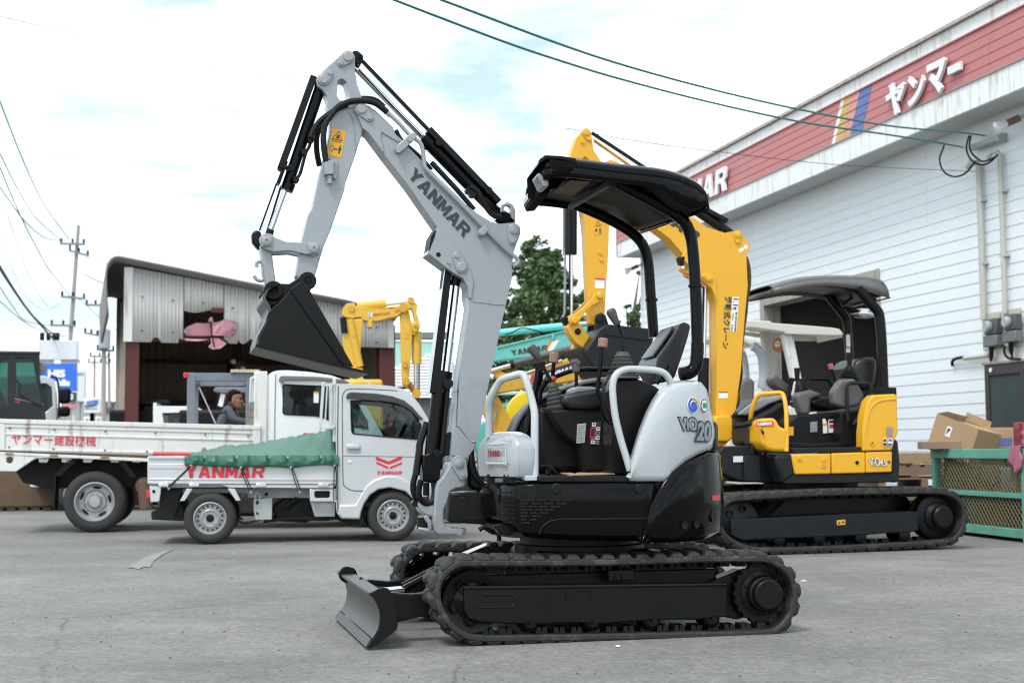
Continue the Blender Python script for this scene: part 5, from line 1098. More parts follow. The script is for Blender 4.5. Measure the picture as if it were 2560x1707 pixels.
c=FW2.p('c',-60,720,0);MB(FW2).box(c.x -1.2,c.x +.4,-.5,.5,.3,1.0).build('body',WBED,W2,bevel=.03)
MB(FW2).box(c.x -1.1,c.x +.3,-.6,.6,.02,.32).build('crawler_track',RUB,W2,bevel=.06)
FT_ =Fr(.35,19.6,4)
TX=thing('excavator','turquoise excavator whose raised boom crosses behind the silver cab','excavator',FT_)
tb=MB(FT_).prism(FT_.ps('T',[(1200,290),(960,338),(700,396),(480,450),(250,508),(60,570),(-120,720),(-180,1000),(-130,1330),(-40,1330),(-20,1000),(40,760),(220,652),(330,640),(560,612),(980,520),(1240,470)],-.15),-.15,.15).build('boom',TEAL,TX,bevel=.015)
MB(FT_).prism(FT_.ps('T',[(250,505),(960,336),(965,350),(250,524)],-.16),-.17,-.14).build('boom_flange',TEAL,tb,bevel=.004)
tcy=rod(FT_,FT_.p('T',60,390,0),FT_.p('T',912,300,0),.165*.30,'boom_cylinder',mat('bright turquoise paint',(.16,.60,.57),.35,var=.06),TX,18)
rod(FT_,FT_.p('T',900,300,0),FT_.p('T',1180,268,0),.03,'rod',CHROME,tcy)
MB(FT_).tube(crom(FT_.ps('T',[(330,385),(400,365),(470,328),(540,322),(620,340),(700,362),(745,370)],-.16),4),.009,8).build('hose',HOSE,tb)
MB(FT_).prism(FT_.ps('T',[(790,375),(822,370),(822,400),(810,440),(800,440)],-.17),-.18,-.14).build('hose_clip',TEAL,tb)
mb=MB(FT_);word(mb,'YANMAR',FT_.ps('T',[(385,542),(755,488),(750,545),(400,592)],-.152),.004);mb.build('lettering',DARKT,tb,smooth=0)
for pts,m_ in (([(760,465),(805,450),(755,550),(720,560)],mat('orange stripe',(.70,.20,.07),.5)),([(805,450),(875,440),(810,540),(755,550)],WHITE)): flat(MB(FT_),FT_.ps('T',pts,-.152),.004).build('stripe',m_,tb,smooth=0)
MB(FT_).prism(FT_.ps('X',[(560,560),(650,470),(800,560),(800,900),(655,890),(600,720)],-.2),-.2,.2).build('boom_foot',TEAL,TX,bevel=.03)
tc_ =MB(FT_).prism(FT_.ps('b',[(440,738),(560,712),(700,698),(1150,700),(1150,760),(700,770),(470,772)],-.5),-.5,.5).build('cab_roof',mat('pale turquoise paint',(.42,.66,.64),.4),TX,bevel=.03)
for x in (480,740,1100):
    c,e=FT_.p('b',x,765,-.45),FT_.p('b',x +20,1500,-.45);MB(FT_).box(c.x -.035,c.x +.035,-.45,-.38,e.z,c.z).build('cab_pillar',BLKM,tc_)
g_ =FT_.ps('b',[(480,765),(1120,765),(1120,1400),(480,1400)],-.42);MB(FT_).prism(g_,-.42,-.41).build('window',GLASSG,tc_)
MB(FT_).prism(FT_.ps('b',[(300,1400),(1300,1400),(1300,1700),(300,1700)],-.5),-.5,.6).build('body',TEAL,TX,bevel=.04)
c=FT_.p('b',800,1700,0)
for v in (-.8,.4): MB(FT_).prism([Vector((c.x +a,0,b)) for a,b in ((-1.2,.3),(-1.,.03),(1.,.03),(1.2,.3),(1.,.58),(-1.,.58))],v,v +.4).build('crawler_track',RUB,TX,bevel=.05)
MB(FT_).lathe((c.x,0,.5),(0,0,1),[(.5,0),(.5,.25)],20).build('swing_bearing',BLK,TX)
FO=Fr(.75,16.9,6)
OX=thing('excavator','weathered yellow excavator with dark grey cylinder, seen behind the silver machine','excavator',FO)
ob=MB(FO).prism(FO.ps('T',[(180,985),(210,880),(290,830),(420,790),(500,768),(700,708),(920,640),(1000,592),(985,515),(1030,472),(1078,500),(1088,562),(1135,575),(1290,640),(1400,690),(1500,800),(1480,860),(1180,825),(1000,852),(680,902),(300,968)],-.12),-.12,.12).build('boom',YELW,OX,bevel=.012)
MB(FO).prism(FO.ps('T',[(120,1180),(150,1010),(250,985),(430,1290),(460,1420),(240,1420),(200,1330)],-.10),-.10,.10).build('stick',YELW,OX,bevel=.012)
MB(FO).prism(FO.ps('T',[(200,760),(230,720),(360,780),(300,830),(240,810)],-.02),-.02,.06).build('link',YELW,OX,bevel=.01)
MB(FO).cyl(FO.p('T',185,940,-.2),FO.p('T',185,940,.2),.08,14).build('joint_pin',STEEL,OX)
oc=rod(FO,FO.p('T',388,690,-.02),FO.p('T',1000,525,-.02),.045,'arm_cylinder',mat('dark grey cylinder',(.06,.06,.065),.4),OX,18)
rod(FO,FO.p('T',150,760,-.02),FO.p('T',395,690,-.02),.026,'rod',CHROME,oc);rod(FO,FO.p('T',382,692,-.02),FO.p('T',420,682,-.02),.056,'gland',BLKM,oc)
MB(FO).tube(crom(FO.ps('T',[(480,695),(560,675),(630,630),(720,605),(800,615)],-.14),4),.008,8).build('hose',HOSE,ob)
flat(MB(FO),FO.ps('T',[(640,780),(1088,632),(1070,705),(1000,760),(690,868),(610,882)],-.121),.004).build('decal_panel',mat('navy decal',(.015,.028,.055),.5),ob,smooth=0)
flat(MB(FO),FO.ps('T',[(590,790),(640,775),(615,870),(568,884)],-.121),.007).build('decal_panel',mat('faded red',(.50,.05,.06),.5),ob,smooth=0);flat(MB(FO),FO.ps('T',[(545,800),(590,788),(568,884),(540,860)],-.121),.007).build('decal_panel',WHITE,ob,smooth=0)
mb=MB(FO);word(mb,'YANMAR',FO.ps('T',[(700,790),(1030,690),(1020,745),(688,835)],-.126),.006);mb.build('lettering',LAMPG,ob,smooth=0)
MB(FO).tube(crom(FO.ps('T',[(500,780),(640,735),(760,690),(900,640)],-.13),3),.012,8).build('hydraulic_pipe',LAMPG,ob)
rail('T',[(120,1200),(200,1250),(240,1190),(235,1110),(200,1060)],-.13,-.13,.010,'hose',LIGHTG,FO,OX,4)
c=FO.p('T',1400,800,0)
MB(FO).box(c.x -.5,c.x +1.3,-.7,.7,.55,1.05).build('body',YELW,OX,bevel=.05);MB(FO).box(c.x -.3,c.x -.1,-.2,.2,1.0,c.z +.02).build('boom_foot',YELW,OX,bevel=.02)
for v in (-.85,.5): MB(FO).prism([Vector((c.x +.3 +a,0,b)) for a,b in ((-1.2,.3),(-1.,.03),(1.,.03),(1.2,.3),(1.,.56),(-1.,.56))],v,v +.35).build('crawler_track',RUB,OX,bevel=.05)
FE=Fr(.2,18.2,4)
BY_ =mat('fresh yellow paint',(.72,.52,.01),.35,var=.05)
EYp=thing('swivel_attachment','bright yellow round attachment with an eye lug behind the front hand rail','attachment',FE)
MB(FE).lathe(FE.p('b',1040,1120,-.1),(0,1,0),[(.18,-.02),(.30,0),(.31,.04),(.31,.16),(.30,.2),(0,.2)],32).build('drum',BY_,EYp,bevel=.008)
ey=FE.p('b',672,1042,0);mb=MB(FE);o_ =FE.ps('b',ell(672,1042,68,62,20),-.03);i_ =FE.ps('b',ell(678,1042,28,32,14),-.03);mb.prism(o_,-.03,.03,[i_]);mb.build('eye',BY_,EYp,bevel=.006,recalc=True)
MB(FE).beam(FE.p('b',720,1095,0),FE.p('b',850,1280,0),.05,.09,(0,1,0)).build('eye_arm',BY_,EYp,bevel=.008)
c=FE.p('b',950,1300,0);MB(FE).box(c.x -.12,c.x +.2,-.15,.2,.02,c.z).build('base',BY_,EYp,bevel=.03)
# ================================================================ trucks
RIMW=mat('grey steel wheel',(.40,.40,.41),.36,.3,var=.08,dirt=.15)
CHAS=mat('dirty chassis',(.018,.018,.018),.7,var=.3,spec=.25,dirt=.25,dcol=(.05,.045,.04))
CHG=mat('grey chassis paint',(.36,.37,.37),.55,var=.08,dirt=.2)
def wheel(fr,c,Rt,rr,wd,parent,holes=16,lugs=4,sgn=-1,hub=BLKM,big=False):
    """tyre with a pressed steel disc; c = centre of the outer face, sgn = side the face looks to"""
    ax=Vector((0,sgn,0));w2=wd
    t=MB(fr).lathe(c,ax,[(rr*.98,-w2*.1),(rr*1.0,-.004),(rr*1.05,.004),(rr*1.22,.010),(Rt*.90,.004),(Rt*.955,-.012),(Rt*.985,-.03),(Rt,-.05),(Rt,-w2 +.05),(Rt*.96,-w2 +.01),(rr,-w2)],44,False).build('wheel',TYRE,parent,smooth=50)
    q=MB(fr)
    if big: pr=[(rr,-.10),(rr*1.01,.006),(rr*.96,.010),(rr*.93,-.01),(rr*.86,-.04),(rr*.82,-.10),(rr*.62,-.11),(rr*.52,-.075),(rr*.36,-.07),(rr*.30,-.02),(rr*.26,-.005),(0,-.003)]
    else: pr=[(rr,-.08),(rr*1.01,.004),(rr*.96,.008),(rr*.92,-.008),(rr*.88,-.045),(rr*.84,-.05),(rr*.64,-.040),(rr*.58,-.020),(rr*.50,-.014),(rr*.44,-.030),(rr*.24,-.032),(0,-.032)]
    q.lathe(c,ax,pr,40).build('rim',RIMW,t,smooth=40)
    for k in range(holes):
        a=2*math.pi*k/holes +.2;rad=rr*(.72 if big else .745);o=c +Vector((math.cos(a)*rad,0,math.sin(a)*rad))+ax*(-.104 if big else -.0445)
        if big:
            mb=MB(fr);tt=Vector((-math.sin(a),0,math.cos(a)));nn=Vector((math.cos(a),0,math.sin(a)))
            mb.prism([o +tt*.055*math.cos(j*.6283)+nn*.018*math.sin(j*.6283) for j in range(10)],0,0,vec=ax*.006);mb.build('vent_hole',CHAS,t,smooth=0)
        else: MB(fr).cyl(o,o +ax*.004,rr*.068,10).build('vent_hole',CHAS,t)
    for k in range(lugs):
        a=2*math.pi*k/lugs +.7;rad=rr*(.44 if big else .36);o=c +Vector((math.cos(a)*rad,0,math.sin(a)*rad))+ax*(-.075 if big else -.032)
        MB(fr).cyl(o,o +ax*(.03 if big else .014),rr*(.055 if big else .06),6).build('lug_nut',RIMW,t)
    if not big:
        MB(fr).lathe(c +ax*-.033,ax,[(rr*.25,0),(rr*.24,.016),(rr*.18,.02),(0,.02)],14).build('hub_cap',hub,t)
    return t
FK=Fr(-2.05,15.80,9)
KT=thing('kei_truck','small silver pickup truck with red emblem on its door and tarpaulin covered bed','truck',FK)
vk=-.735
def kp(name,pts,v0=vk,v1=None,m_=SILV,bevel=.006,vw='K',fr=FK,par=KT,hol=(),**kw):
    v1=v0 +.03 if v1 is None else v1
    return MB(fr).prism(fr.ps(vw,pts,v0),v0,v1,[fr.ps(vw,h,v0) for h in hol]).build(name,m_,par,bevel=bevel,**kw)
cabp=[(1536,215),(1545,196),(1570,188),(1700,188),(1800,190),(1960,202),(2050,222),(2115,255),(2190,345),(2255,450),(2285,560),(2310,700),(2318,900),(2310,1050),(2180,1080),(2150,1085),(2080,1020),(1960,992),(1870,1008),(1805,1050),(1757,1120),(1735,1180),(1722,1245),(1580,1241),(1548,1205),(1538,1160)]
winp=[(1652,318),(1760,318),(1880,325),(1990,340),(2070,365),(2130,405),(2180,460),(2196,520),(2194,622),(1900,598),(1672,576),(1660,560),(1655,450)]
sp_ =kp('cab_side',cabp,vk,vk +.05,SILV,.012,hol=[winp])
far=MB(FK).prism(FK.ps('K',cabp,vk),.685,.735,[FK.ps('K',winp,vk)]).build('cab_side',SILV,KT,bevel=.012)
rl=FK.ps('K',[(1538,215),(1546,197),(1570,189),(1700,188),(1800,190),(1960,202),(2050,222),(2110,254)],vk)
MB(FK).prism(rl +[p -Vector((0,0,.03)) for p in rl[::-1]],vk +.03,.71).build('cab_roof',SILV,KT,bevel=.008)
a=FK.ps('K',[(2112,256),(2190,345),(2262,460)],vk);MB(FK).grid([[Vector((p.x,v,p.z)) for p in a] for v in (vk +.06,0,.68)]).build('windscreen',GLASS,KT,solid=.006)
a=FK.ps('K',[(2262,462),(2290,560),(2314,700),(2322,900),(2312,1060)],vk);MB(FK).grid([[Vector((p.x,v,p.z)) for p in a] for v in (vk +.01,0,.72)]).build('front_panel',SILV,KT,solid=.03)
a=FK.ps('K',[(1542,215),(1540,420)],vk);MB(FK).prism([a[0],a[0]+Vector((.02,0,0)),a[1]+Vector((.02,0,0)),a[1]],vk +.05,.68).build('rear_window',GLASS,KT)
a=FK.ps('K',[(1540,420),(1538,1150)],vk);MB(FK).prism([a[0],a[0]+Vector((.03,0,0)),a[1]+Vector((.03,0,0)),a[1]],vk +.05,.68).build('cab_rear_wall',SILV,KT)
a=FK.ps('K',[(1545,1150),(2300,1050)],vk);MB(FK).box(a[0].x,a[1].x,vk +.06,.68,a[0].z,a[0].z +.04).build('cab_floor',CHAS,KT)
kp('window_pane',winp,vk +.022,vk +.027,GLASS,0)
MB(FK).prism(FK.ps('K',winp,vk),.70,.705).build('window_pane',GLASS,KT)
wr=FK.ps('K',winp,vk -.001);MB(FK).tube(wr,.008,6,closed=True).build('window_seal',BLKM,sp_)
kp('window_visor',[(1617,283),(1628,258),(1655,250),(1860,262),(1980,282),(2070,315),(2140,370),(2190,430),(2222,462),(2192,468),(2150,420),(2090,372),(2010,338),(1900,322),(1790,316),(1617,300)],vk -.03,vk,mat('smoked plastic',(.045,.04,.042),.2,var=.05),.006)
MB(FK).tube(crom(FK.ps('K',[(2020,240),(1800,228),(1650,226),(1610,240),(1590,275),(1586,340),(1588,700),(1593,950),(1608,990),(1650,1015),(1700,1024),(1815,1026)],vk),3),.0045,6).build('door_seam',BLKM,sp_)
MB(FK).tube(FK.ps('K',[(1590,751),(1800,753),(2230,760)],vk),.003,6).build('body_crease',BLKM,sp_)
MB(FK).tube(FK.ps('K',[(1555,200),(1550,500),(1548,1000),(1552,1180),(1590,1225)],vk),.006,6).build('door_seam',mat('dark trim',(.06,.06,.065),.5),sp_)
kp('handle_recess',[(1617,660),(1628,652),(1720,652),(1730,665),(1728,725),(1718,732),(1628,728),(1618,715)],vk -.003,vk +.01,mat('shaded silver',(.40,.41,.42),.4),.003)
kp('door_handle',[(1620,672),(1630,660),(1715,660),(1726,672),(1724,694),(1625,694)],vk -.03,vk,mat('bright chrome handle',(.72,.73,.74),.18,.6),.008)
c=FK.p('K',1643,800,vk);MB(FK).lathe(c,(0,-1,0),[(.020,0),(.020,.004),(.013,.006),(0,.006)],14).build('lock',mat('bright chrome handle',(1,1,1)),sp_)
oa=[(1560,1135),(1690,1131),(1730,1060),(1775,985),(1840,935),(1920,908),(1990,906),(2060,925),(2120,965),(2175,1040),(2185,1085)]
ia=[(2150,1095),(2080,1026),(1960,997),(1870,1012),(1805,1054),(1757,1124),(1735,1182),(1724,1243),(1585,1240),(1556,1200)]
kp('wheel_arch',oa +ia,vk -.028,vk +.02,SILV,.014)
for pts in ([(1848,755),(1950,793),(2053,748),(2054,776),(1950,818),(1850,782)],[(1852,793),(1947,835),(1947,853),(1853,812)],[(1960,835),(2055,797),(2055,815),(1960,853)]): flat(MB(FK),FK.ps('K',pts,vk -.001),.002).build('emblem',RED,sp_,smooth=0)
mb=MB(FK);word(mb,'YANMAR',FK.ps('K',[(1858,869),(2058,869),(2052,896),(1852,896)],vk -.001),.003);mb.build('lettering',RED,sp_,smooth=0)
st_ =mat('dark seat cloth',(.03,.03,.035),.8)
for v in (-.55,.1):
    MB(FK).prism(FK.ps('K',[(1570,430),(1600,330),(1650,340),(1690,620),(1700,760),(1560,760)],v),v,v +.45).build('seat_back',st_,KT,bevel=.03)
MB(FK).prism(FK.ps('K',[(2080,640),(2120,560),(2250,500),(2290,700),(2290,900),(2150,900)],0),-.66,.66).build('dashboard',BLKM,KT,bevel=.02)
c=FK.p('K',2060,560,-.32);ring=[c +Vector((math.sin(k/20*6.283)*.07,math.cos(k/20*6.283)*.17,math.sin(k/20*6.283)*.15)) for k in range(20)]
MB(FK).tube(ring,.013,8,closed=True).build('steering_wheel',BLKM,KT)
MB(FK).prism(FK.ps('K',[(2148,500),(2165,488),(2196,495),(2200,600),(2185,612),(2150,600)],vk -.05),vk -.22,vk -.04).build('side_mirror',BLKM,KT,bevel=.015)
MB(FK).tube(FK.ps('K',[(1870,240),(1640,60)],.3),.004,5).build('aerial',CHROME,KT)
c=FK.p('d',790,1322,.28);MB(FK).ball(c,.06,10,(1.2,.5,.25)).build('aerial_base',BLKM,KT)
gate=kp('side_gate',[(68,755),(380,747),(1540,752),(1536,968),(1000,968),(68,968)],vk,vk +.03,SILV,.004)
for y0,y1,dv in ((752,772,.016),(812,850,.006),(926,940,.012),(950,968,.014)): kp('gate_rib',[(68,y0),(1540,y0 +2),(1540,y1 +2),(68,y1)],vk -dv,vk +.002,SILV,.003,par=gate)
kp('bed_rail',[(70,972),(1536,974),(1512,1003),(700,998),(640,978),(330,978),(255,980),(75,978)],vk -.004,vk +.05,SILV,.004)
for x in (145,385,910,1400):
    h_ =kp('hinge',[(x,968),(x +40,962),(x +78,968),(x +78,990),(x,992)],vk -.022,vk,mat('bright chrome handle',(1,1,1)),.004,par=gate)
mb=MB(FK);word(mb,'YANMAR',FK.ps('K',[(352,822),(985,832),(968,920),(352,922)],vk -.008),.003);mb.build('lettering',RED,gate,smooth=0)
MB(FK).prism(FK.ps('K',[(68,755),(1540,752),(1540,968),(68,968)],vk),.70,.73).build('side_gate',SILV,KT)
a,b=FK.p('K',60,755,vk),FK.p('K',75,968,vk);MB(FK).box(a.x,b.x,vk,.72,b.z,a.z).build('tailgate',SILV,KT,bevel=.005)
a,b=FK.p('K',75,965,vk),FK.p('K',1536,985,vk);MB(FK).box(a.x,b.x,vk +.03,.70,b.z,a.z).build('bed_floor',CHG,KT)
kp('corner_panel',[(75,985),(165,990),(160,1050),(150,1108),(82,1112)],vk,vk +.04,SILV,.005)
c=FK.p('K',108,1028,vk);MB(FK).lathe(c,(0,-1,0),[(.017,0),(.017,.006),(.010,.008),(0,.004)],12).build('plug',BLKM,KT)
a=FK.ps('K',[(64,1040),(80,1055)],vk);MB(FK).box(a[0].x -.02,a[1].x,vk +.01,vk +.10,a[1].z -.03,a[0].z +.03).build('tail_lamp',RED,KT,bevel=.005)
kp('mudguard_stay',[(365,1008),(412,1006),(350,1102),(312,1104)],vk -.004,vk +.02,SILV,.004);kp('mudguard_stay',[(688,1005),(742,1006),(790,1100),(752,1102)],vk -.004,vk +.02,SILV,.004)
kp('mud_flap',[(300,1098),(312,1098),(268,1228),(258,1228)],vk +.05,vk +.3,BLKM,0)
kp('chassis_rail',[(165,1005),(1536,1000),(1536,1080),(850,1078),(840,1040),(300,1040),(165,1060)],vk +.22,.5,CHG,.005)
kp('rear_frame',[(165,1010),(330,1010),(300,1100),(345,1180),(340,1262),(92,1250),(85,1190),(150,1160)],vk +.12,.6,CHAS,.01)
kp('engine_block',[(1040,1170),(1120,1090),(1230,1075),(1330,1010),(1400,1120),(1380,1240),(1300,1275),(1080,1262)],vk +.25,.4,CHAS,.02)
for k in range(9): kp('engine_fin',[(1075 +k*30,1155),(1090 +k*30,1155),(1096 +k*30,1262),(1080 +k*30,1262)],vk +.235,vk +.25,CHAS,0)
MB(FK).cyl(FK.p('K',1135,1150,vk +.2),FK.p('K',1235,1085,vk +.2),.028,12).build('intake_hose',BLKM,KT)
tk_ =kp('tank_bracket',[(890,1090),(1036,1078),(1034,1248),(905,1252),(892,1180)],vk +.08,vk +.12,CHG,.004)
MB(FK).tube(crom(FK.ps('K',[(905,1180),(905,1060),(920,1042),(940,1060),(942,1150)],vk +.078),3),.008,6).build('fuel_pipe',CHG,tk_)
for x,y,r in ((918,1115,.020),(990,1050,.022),(920,1200,.014)):
    c=FK.p('K',x,y,vk +.075);MB(FK).cyl(c,c +Vector((0,.01,0)),r,12).build('hole',CHAS,tk_)
kp('battery_frame',[(1330,1012),(1536,1008),(1534,1108),(1332,1106)],vk +.004,vk +.03,SILV,.005,hol=[[(1368,1030),(1378,1024),(1480,1024),(1490,1032),(1488,1072),(1478,1080),(1380,1080),(1368,1072)]])
kp('side_panel',[(1335,1108),(1532,1110),(1528,1225),(1370,1226)],vk +.08,vk +.12,CHG,.005)
kp('battery',[(1350,1016),(1500,1014),(1500,1090),(1350,1090)],vk +.06,vk +.3,CHAS,.005)
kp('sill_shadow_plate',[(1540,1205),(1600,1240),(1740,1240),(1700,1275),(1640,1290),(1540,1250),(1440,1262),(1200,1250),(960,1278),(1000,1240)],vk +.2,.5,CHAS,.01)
MB(FK).tube(crom(FK.ps('K',[(748,1250),(820,1275),(890,1262),(960,1240)],vk +.15),4),.012,8).build('brake_pipe',CHAS,KT)
for x,y in ((548,1236),(1985,1234)):
    c=FK.p('K',x,y,vk +.01);c.z=.270;wheel(FK,c,.270,.168,.145,KT)
    c2=Vector((c.x,.725,.270));wheel(FK,c2,.270,.168,.145,KT,holes=0,lugs=0,sgn=1)
    MB(FK).cyl((c.x,-.55,.27),(c.x,.55,.27),.05,12).build('axle',CHAS,KT)
MB(FK).prism(FK.ps('K',[(1730,1240),(1760,1120),(1860,1015),(1960,1000),(2080,1030),(2150,1090),(2160,1240)],vk),vk +.15,.6).build('wheel_well',CHAS,KT)
ra,rb_ =FK.p('K',1526,145,-.68),FK.p('K',1526,640,-.68)
for v in (-.68,.0,.66):
    MB(FK).box(ra.x -.02,ra.x +.015,v,v +.03,rb_.z,ra.z if v<-.5 or v>.6 else ra.z -.05).build('rack_post',SILV,KT,bevel=.004)
for y in (205,530): z_ =FK.p('K',1526,y,-.68).z;MB(FK).box(ra.x -.015,ra.x +.01,-.66,.67,z_ -.015,z_ +.015).build('rack_bar',SILV,KT)
for k in range(9): v=-.55 +k*.135;MB(FK).box(ra.x -.008,ra.x +.004,v,v +.012,rb_.z +.02,FK.p('K',1526,205,-.68).z).build('rack_rod',SILV,KT)
sl0=FK.p('K',1438,175,-.70);sl1=FK.p('K',1412,560,-.70)
MB(FK).beam(sl0,sl1,.03,.03,(0,1,0)).build('rack_stay',SILV,KT,bevel=.004)
for x,x2 in ((1468,1448),(1500,1490)): MB(FK).beam(FK.p('K',x,195,-.70),FK.p('K',x2,540,-.70),.014,.02,(0,1,0)).build('rack_rod',SILV,KT)
for ya,yb in ((200,185),(540,520)): MB(FK).beam(FK.p('K',1435 if ya==200 else 1412,ya,-.70),FK.p('K',1530,yb,-.70),.02,.03,(0,1,0)).build('rack_bar',SILV,KT)
TARP=mat('green tarpaulin',(.028,.125,.082),.42,var=.14,scale=4,dirt=.25,dcol=(.11,.15,.10),bump=.12,bscale=30)
top_ =[(383,742),(430,738),(470,733),(492,706),(520,722),(560,712),(640,686),(720,682),(800,680),(880,672),(960,660),(1050,642),(1130,628),(1220,612),(1300,600),(1370,590),(1420,580),(1460,566),(1492,556),(1508,590),(1522,660),(1540,745)]
hem={383: 822,600: 836,795: 848,960: 838,1180: 848,1440: 822,1520: 836,1545: 836}
def hemy(x):
    ks=sorted(hem);
    for a,b in zip(ks,ks[1:]):
        if a <= x <= b: t=(x -a)/(b -a);return hem[a]+(hem[b]-hem[a])*t +math.sin(t*math.pi)*-6
    return 836
tops=crom([Vector((x,y,0)) for x,y in top_],3)
rows=[]
for t in tops:
    x=t.x;h0=FK.p('K',x,hemy(x),vk -.035);e0=FK.p('K',x,748,vk -.02);r0=FK.p('K',x,t.y,-.10)
    wv=math.sin(x*.05)*.010 +math.sin(x*.13 +1)*.008 +math.sin(x*.31)*.004
    m0=(h0 +e0)/2 +Vector((0,-.012 +wv*1.6,0));z1=e0.z +(r0.z -e0.z)
    q=lambda v,k: Vector((r0.x +(e0.x -r0.x)*0,v,e0.z +(r0.z -e0.z)*k +(math.sin(x*.04 +v*9)*.012 +abs(math.sin(x*.021 -v*6 +1))*.022 +math.sin(x*.11 +v*23)*.005)*k))
    rows.append([Vector((r0.x,p.y,p.z)) for p in (h0,h0.lerp(m0,.5),m0,m0.lerp(e0,.5))]+[Vector((r0.x,e0.y +wv,e0.z)),q(-.6,.22),q(-.45,.46),q(-.28,.74),q(-.10,1),q(.15,.98),q(.4,.8),q(.6,.45),q(.74,0),Vector((r0.x,.76,e0.z -.2))])
tarp=MB(FK).grid(rows).build('tarpaulin',TARP,None,smooth=28,solid=.004);tag(tarp,'green tarpaulin draped over the bed of the small silver truck','tarpaulin')
for x,y in ((398,826),(793,842),(1185,842),(1526,829)):
    c=FK.p('K',x,y,vk -.042);MB(FK).lathe(c,(0,-1,0),[(.012,-.002),(.012,.003),(.005,.003),(.005,-.001)],12).build('eyelet',LAMPG,tarp)
for i,(pts,w_) in enumerate((([(398,828),(320,900),(215,1000)],'from the rear corner of the green tarpaulin'),([(793,844),(805,900),(860,1028)],'below the middle letters of the red name'),([(1185,844),(1205,920),(1242,1028)],'right of the red name on the silver truck gate'),([(1526,830),(1522,900),(1518,1010),(1520,1100)],'hanging beside the cab of the silver truck'))):
    mb=MB(FK);mb.tube(FK.ps('K',pts,vk -.05),.006,6);p2=[(x +(18 if k else 6),y -4) for k,(x,y) in enumerate(pts)];mb.tube(FK.ps('K',p2,vk -.045),.006,6)
    o=mb.build('rubber_cord',HOSE,None);tag(o,'black stretched tie cord ' +w_,'cord','cords holding the tarpaulin')
    e=FK.p('K',*pts[-1],vk -.045);MB(FK).tube([e +Vector((.0,0,.02)),e,e +Vector((.012,0,-.015)),e +Vector((.02,.02,0))],.005,6).build('hook',LAMPG,o)
fo=MB(FK).cyl(FK.p('K',102,730,vk +.01),FK.p('K',398,734,vk +.01),.020,12).build('foam_tube',mat('pink red foam',(.62,.10,.12),.7),None);tag(fo,'pink red foam tube lying on the rear edge of the silver truck gate','foam tube')
FT=Fr(-3.0,18.55,11)
BT=thing('flatbed_truck','large white flatbed truck with red Japanese lettering on its rusty side gate','truck',FT)
vt=-.95
def tp(name,pts,v0=vt,v1=None,m_=WBED,bevel=.006,vw='J',par=BT,hol=(),**kw): return kp(name,pts,v0,v1,m_,bevel,vw,FT,par,hol,**kw)
bg_ =tp('side_gate',[(-60,645),(1700,690),(1700,905),(-60,850)],vt,vt +.05)
tp('gate_rail',[(-60,643),(1702,688),(1702,716),(-60,672)],vt -.02,vt +.06,par=bg_)
for k in range(3): tp('gate_rail',[(-60,685 +k*0 +(0,50,152)[k]),(1702,735 +(0,46,140)[k]),(1702,745 +(0,46,140)[k]),(-60,695 +(0,50,152)[k])],vt -.012,vt,par=bg_,bevel=.003)
for x0,x1 in ((-60,32),(1655,1700)): tp('gate_post',[(x0,672 +(x0 +60)*.0255),(x1,672 +(x1 +60)*.0255),(x1,845 +(x1 +60)*.03),(x0,845 +(x0 +60)*.03)],vt -.015,vt,par=bg_)
tp('bed_edge',[(-60,858),(1000,905),(1700,935),(1700,950),(960,925),(130,885),(-60,875)],vt -.01,vt +.08)
tp('corner_panel',[(-60,868),(240,895),(105,988),(-60,985)],vt -.005,vt +.06,hol=[[(40,900),(60,890),(84,895),(84,925),(62,938),(42,930)]])
for x,y in ((65,705),(355,715),(690,727),(1015,738),(1340,747),(1620,757),(60,830),(350,840),(685,850),(960,858)):
    c=FT.p('J',x,y,vt -.012);MB(FT).cyl(c,c -Vector((0,.008,0)),.012,8).build('rivet',STEEL,bg_)
for x,y in ((60,872),(352,884),(682,895)): tp('hinge',[(x -28,y -8),(x +26,y -6),(x +24,y +8),(x -24,y +8)],vt -.03,vt,mat('brassy hinge',(.28,.22,.13),.5,.4,rust=.2),.004,par=bg_)
mb=MB(FT);ftxt(mb,'ヤンマー建設機械',FT.ps('J',[(73,738),(627,751),(625,825),(75,810)],vt -.003),.004,.006);mb.build('lettering',RED,bg_,smooth=0)
a,b=FT.p('J',-60,850,vt),FT.p('J',1700,905,vt)
MB(FT).hexa([(a.x,vt +.05,a.z -.06),(b.x,vt +.05,b.z -.06),(b.x,.95,b.z -.06),(a.x,.95,a.z -.06),(a.x,vt +.05,a.z),(b.x,vt +.05,b.z),(b.x,.95,b.z),(a.x,.95,a.z)]).build('bed_floor',WOOD,BT)
MB(FT).prism(FT.ps('J',[(-60,645),(1700,690),(1700,905),(-60,850)],vt),.90,.95).build('side_gate',WBED,BT)
tp('chassis',[(100,985),(240,900),(1000,925),(1700,950),(1700,1110),(1000,1090),(300,1100),(150,1060)],vt +.35,.6,CHAS)
for x in (250,400,540,720,860): tp('bed_bracket',[(x,902),(x +70,905),(x +55,930),(x +5,928)],vt +.06,vt +.10,WBED,.003)
tp('mudguard_stay',[(440,908),(512,912),(392,1022),(358,1012)],vt +.06,vt +.2,BLKM,.006);tp('mudguard_stay',[(765,915),(820,918),(895,1026),(848,1030)],vt +.06,vt +.2,BLKM,.006)
tp('mud_flap',[(352,1012),(366,1014),(356,1242),(345,1242)],vt +.08,vt +.45,BLKM,0)
MB(FT).cyl(FT.p('J',940,1045,vt +.1),FT.p('J',955,1235,vt +.1),.085,18).build('air_tank',mat('rusty tank',(.12,.075,.05),.7,rust=.3),BT,bevel=.01)
MB(FT).cyl(FT.p('J',938,1080,vt +.08),FT.p('J',975,1075,vt +.4),.10,18).build('exhaust',mat('rusty tank',(1,1,1)),BT)
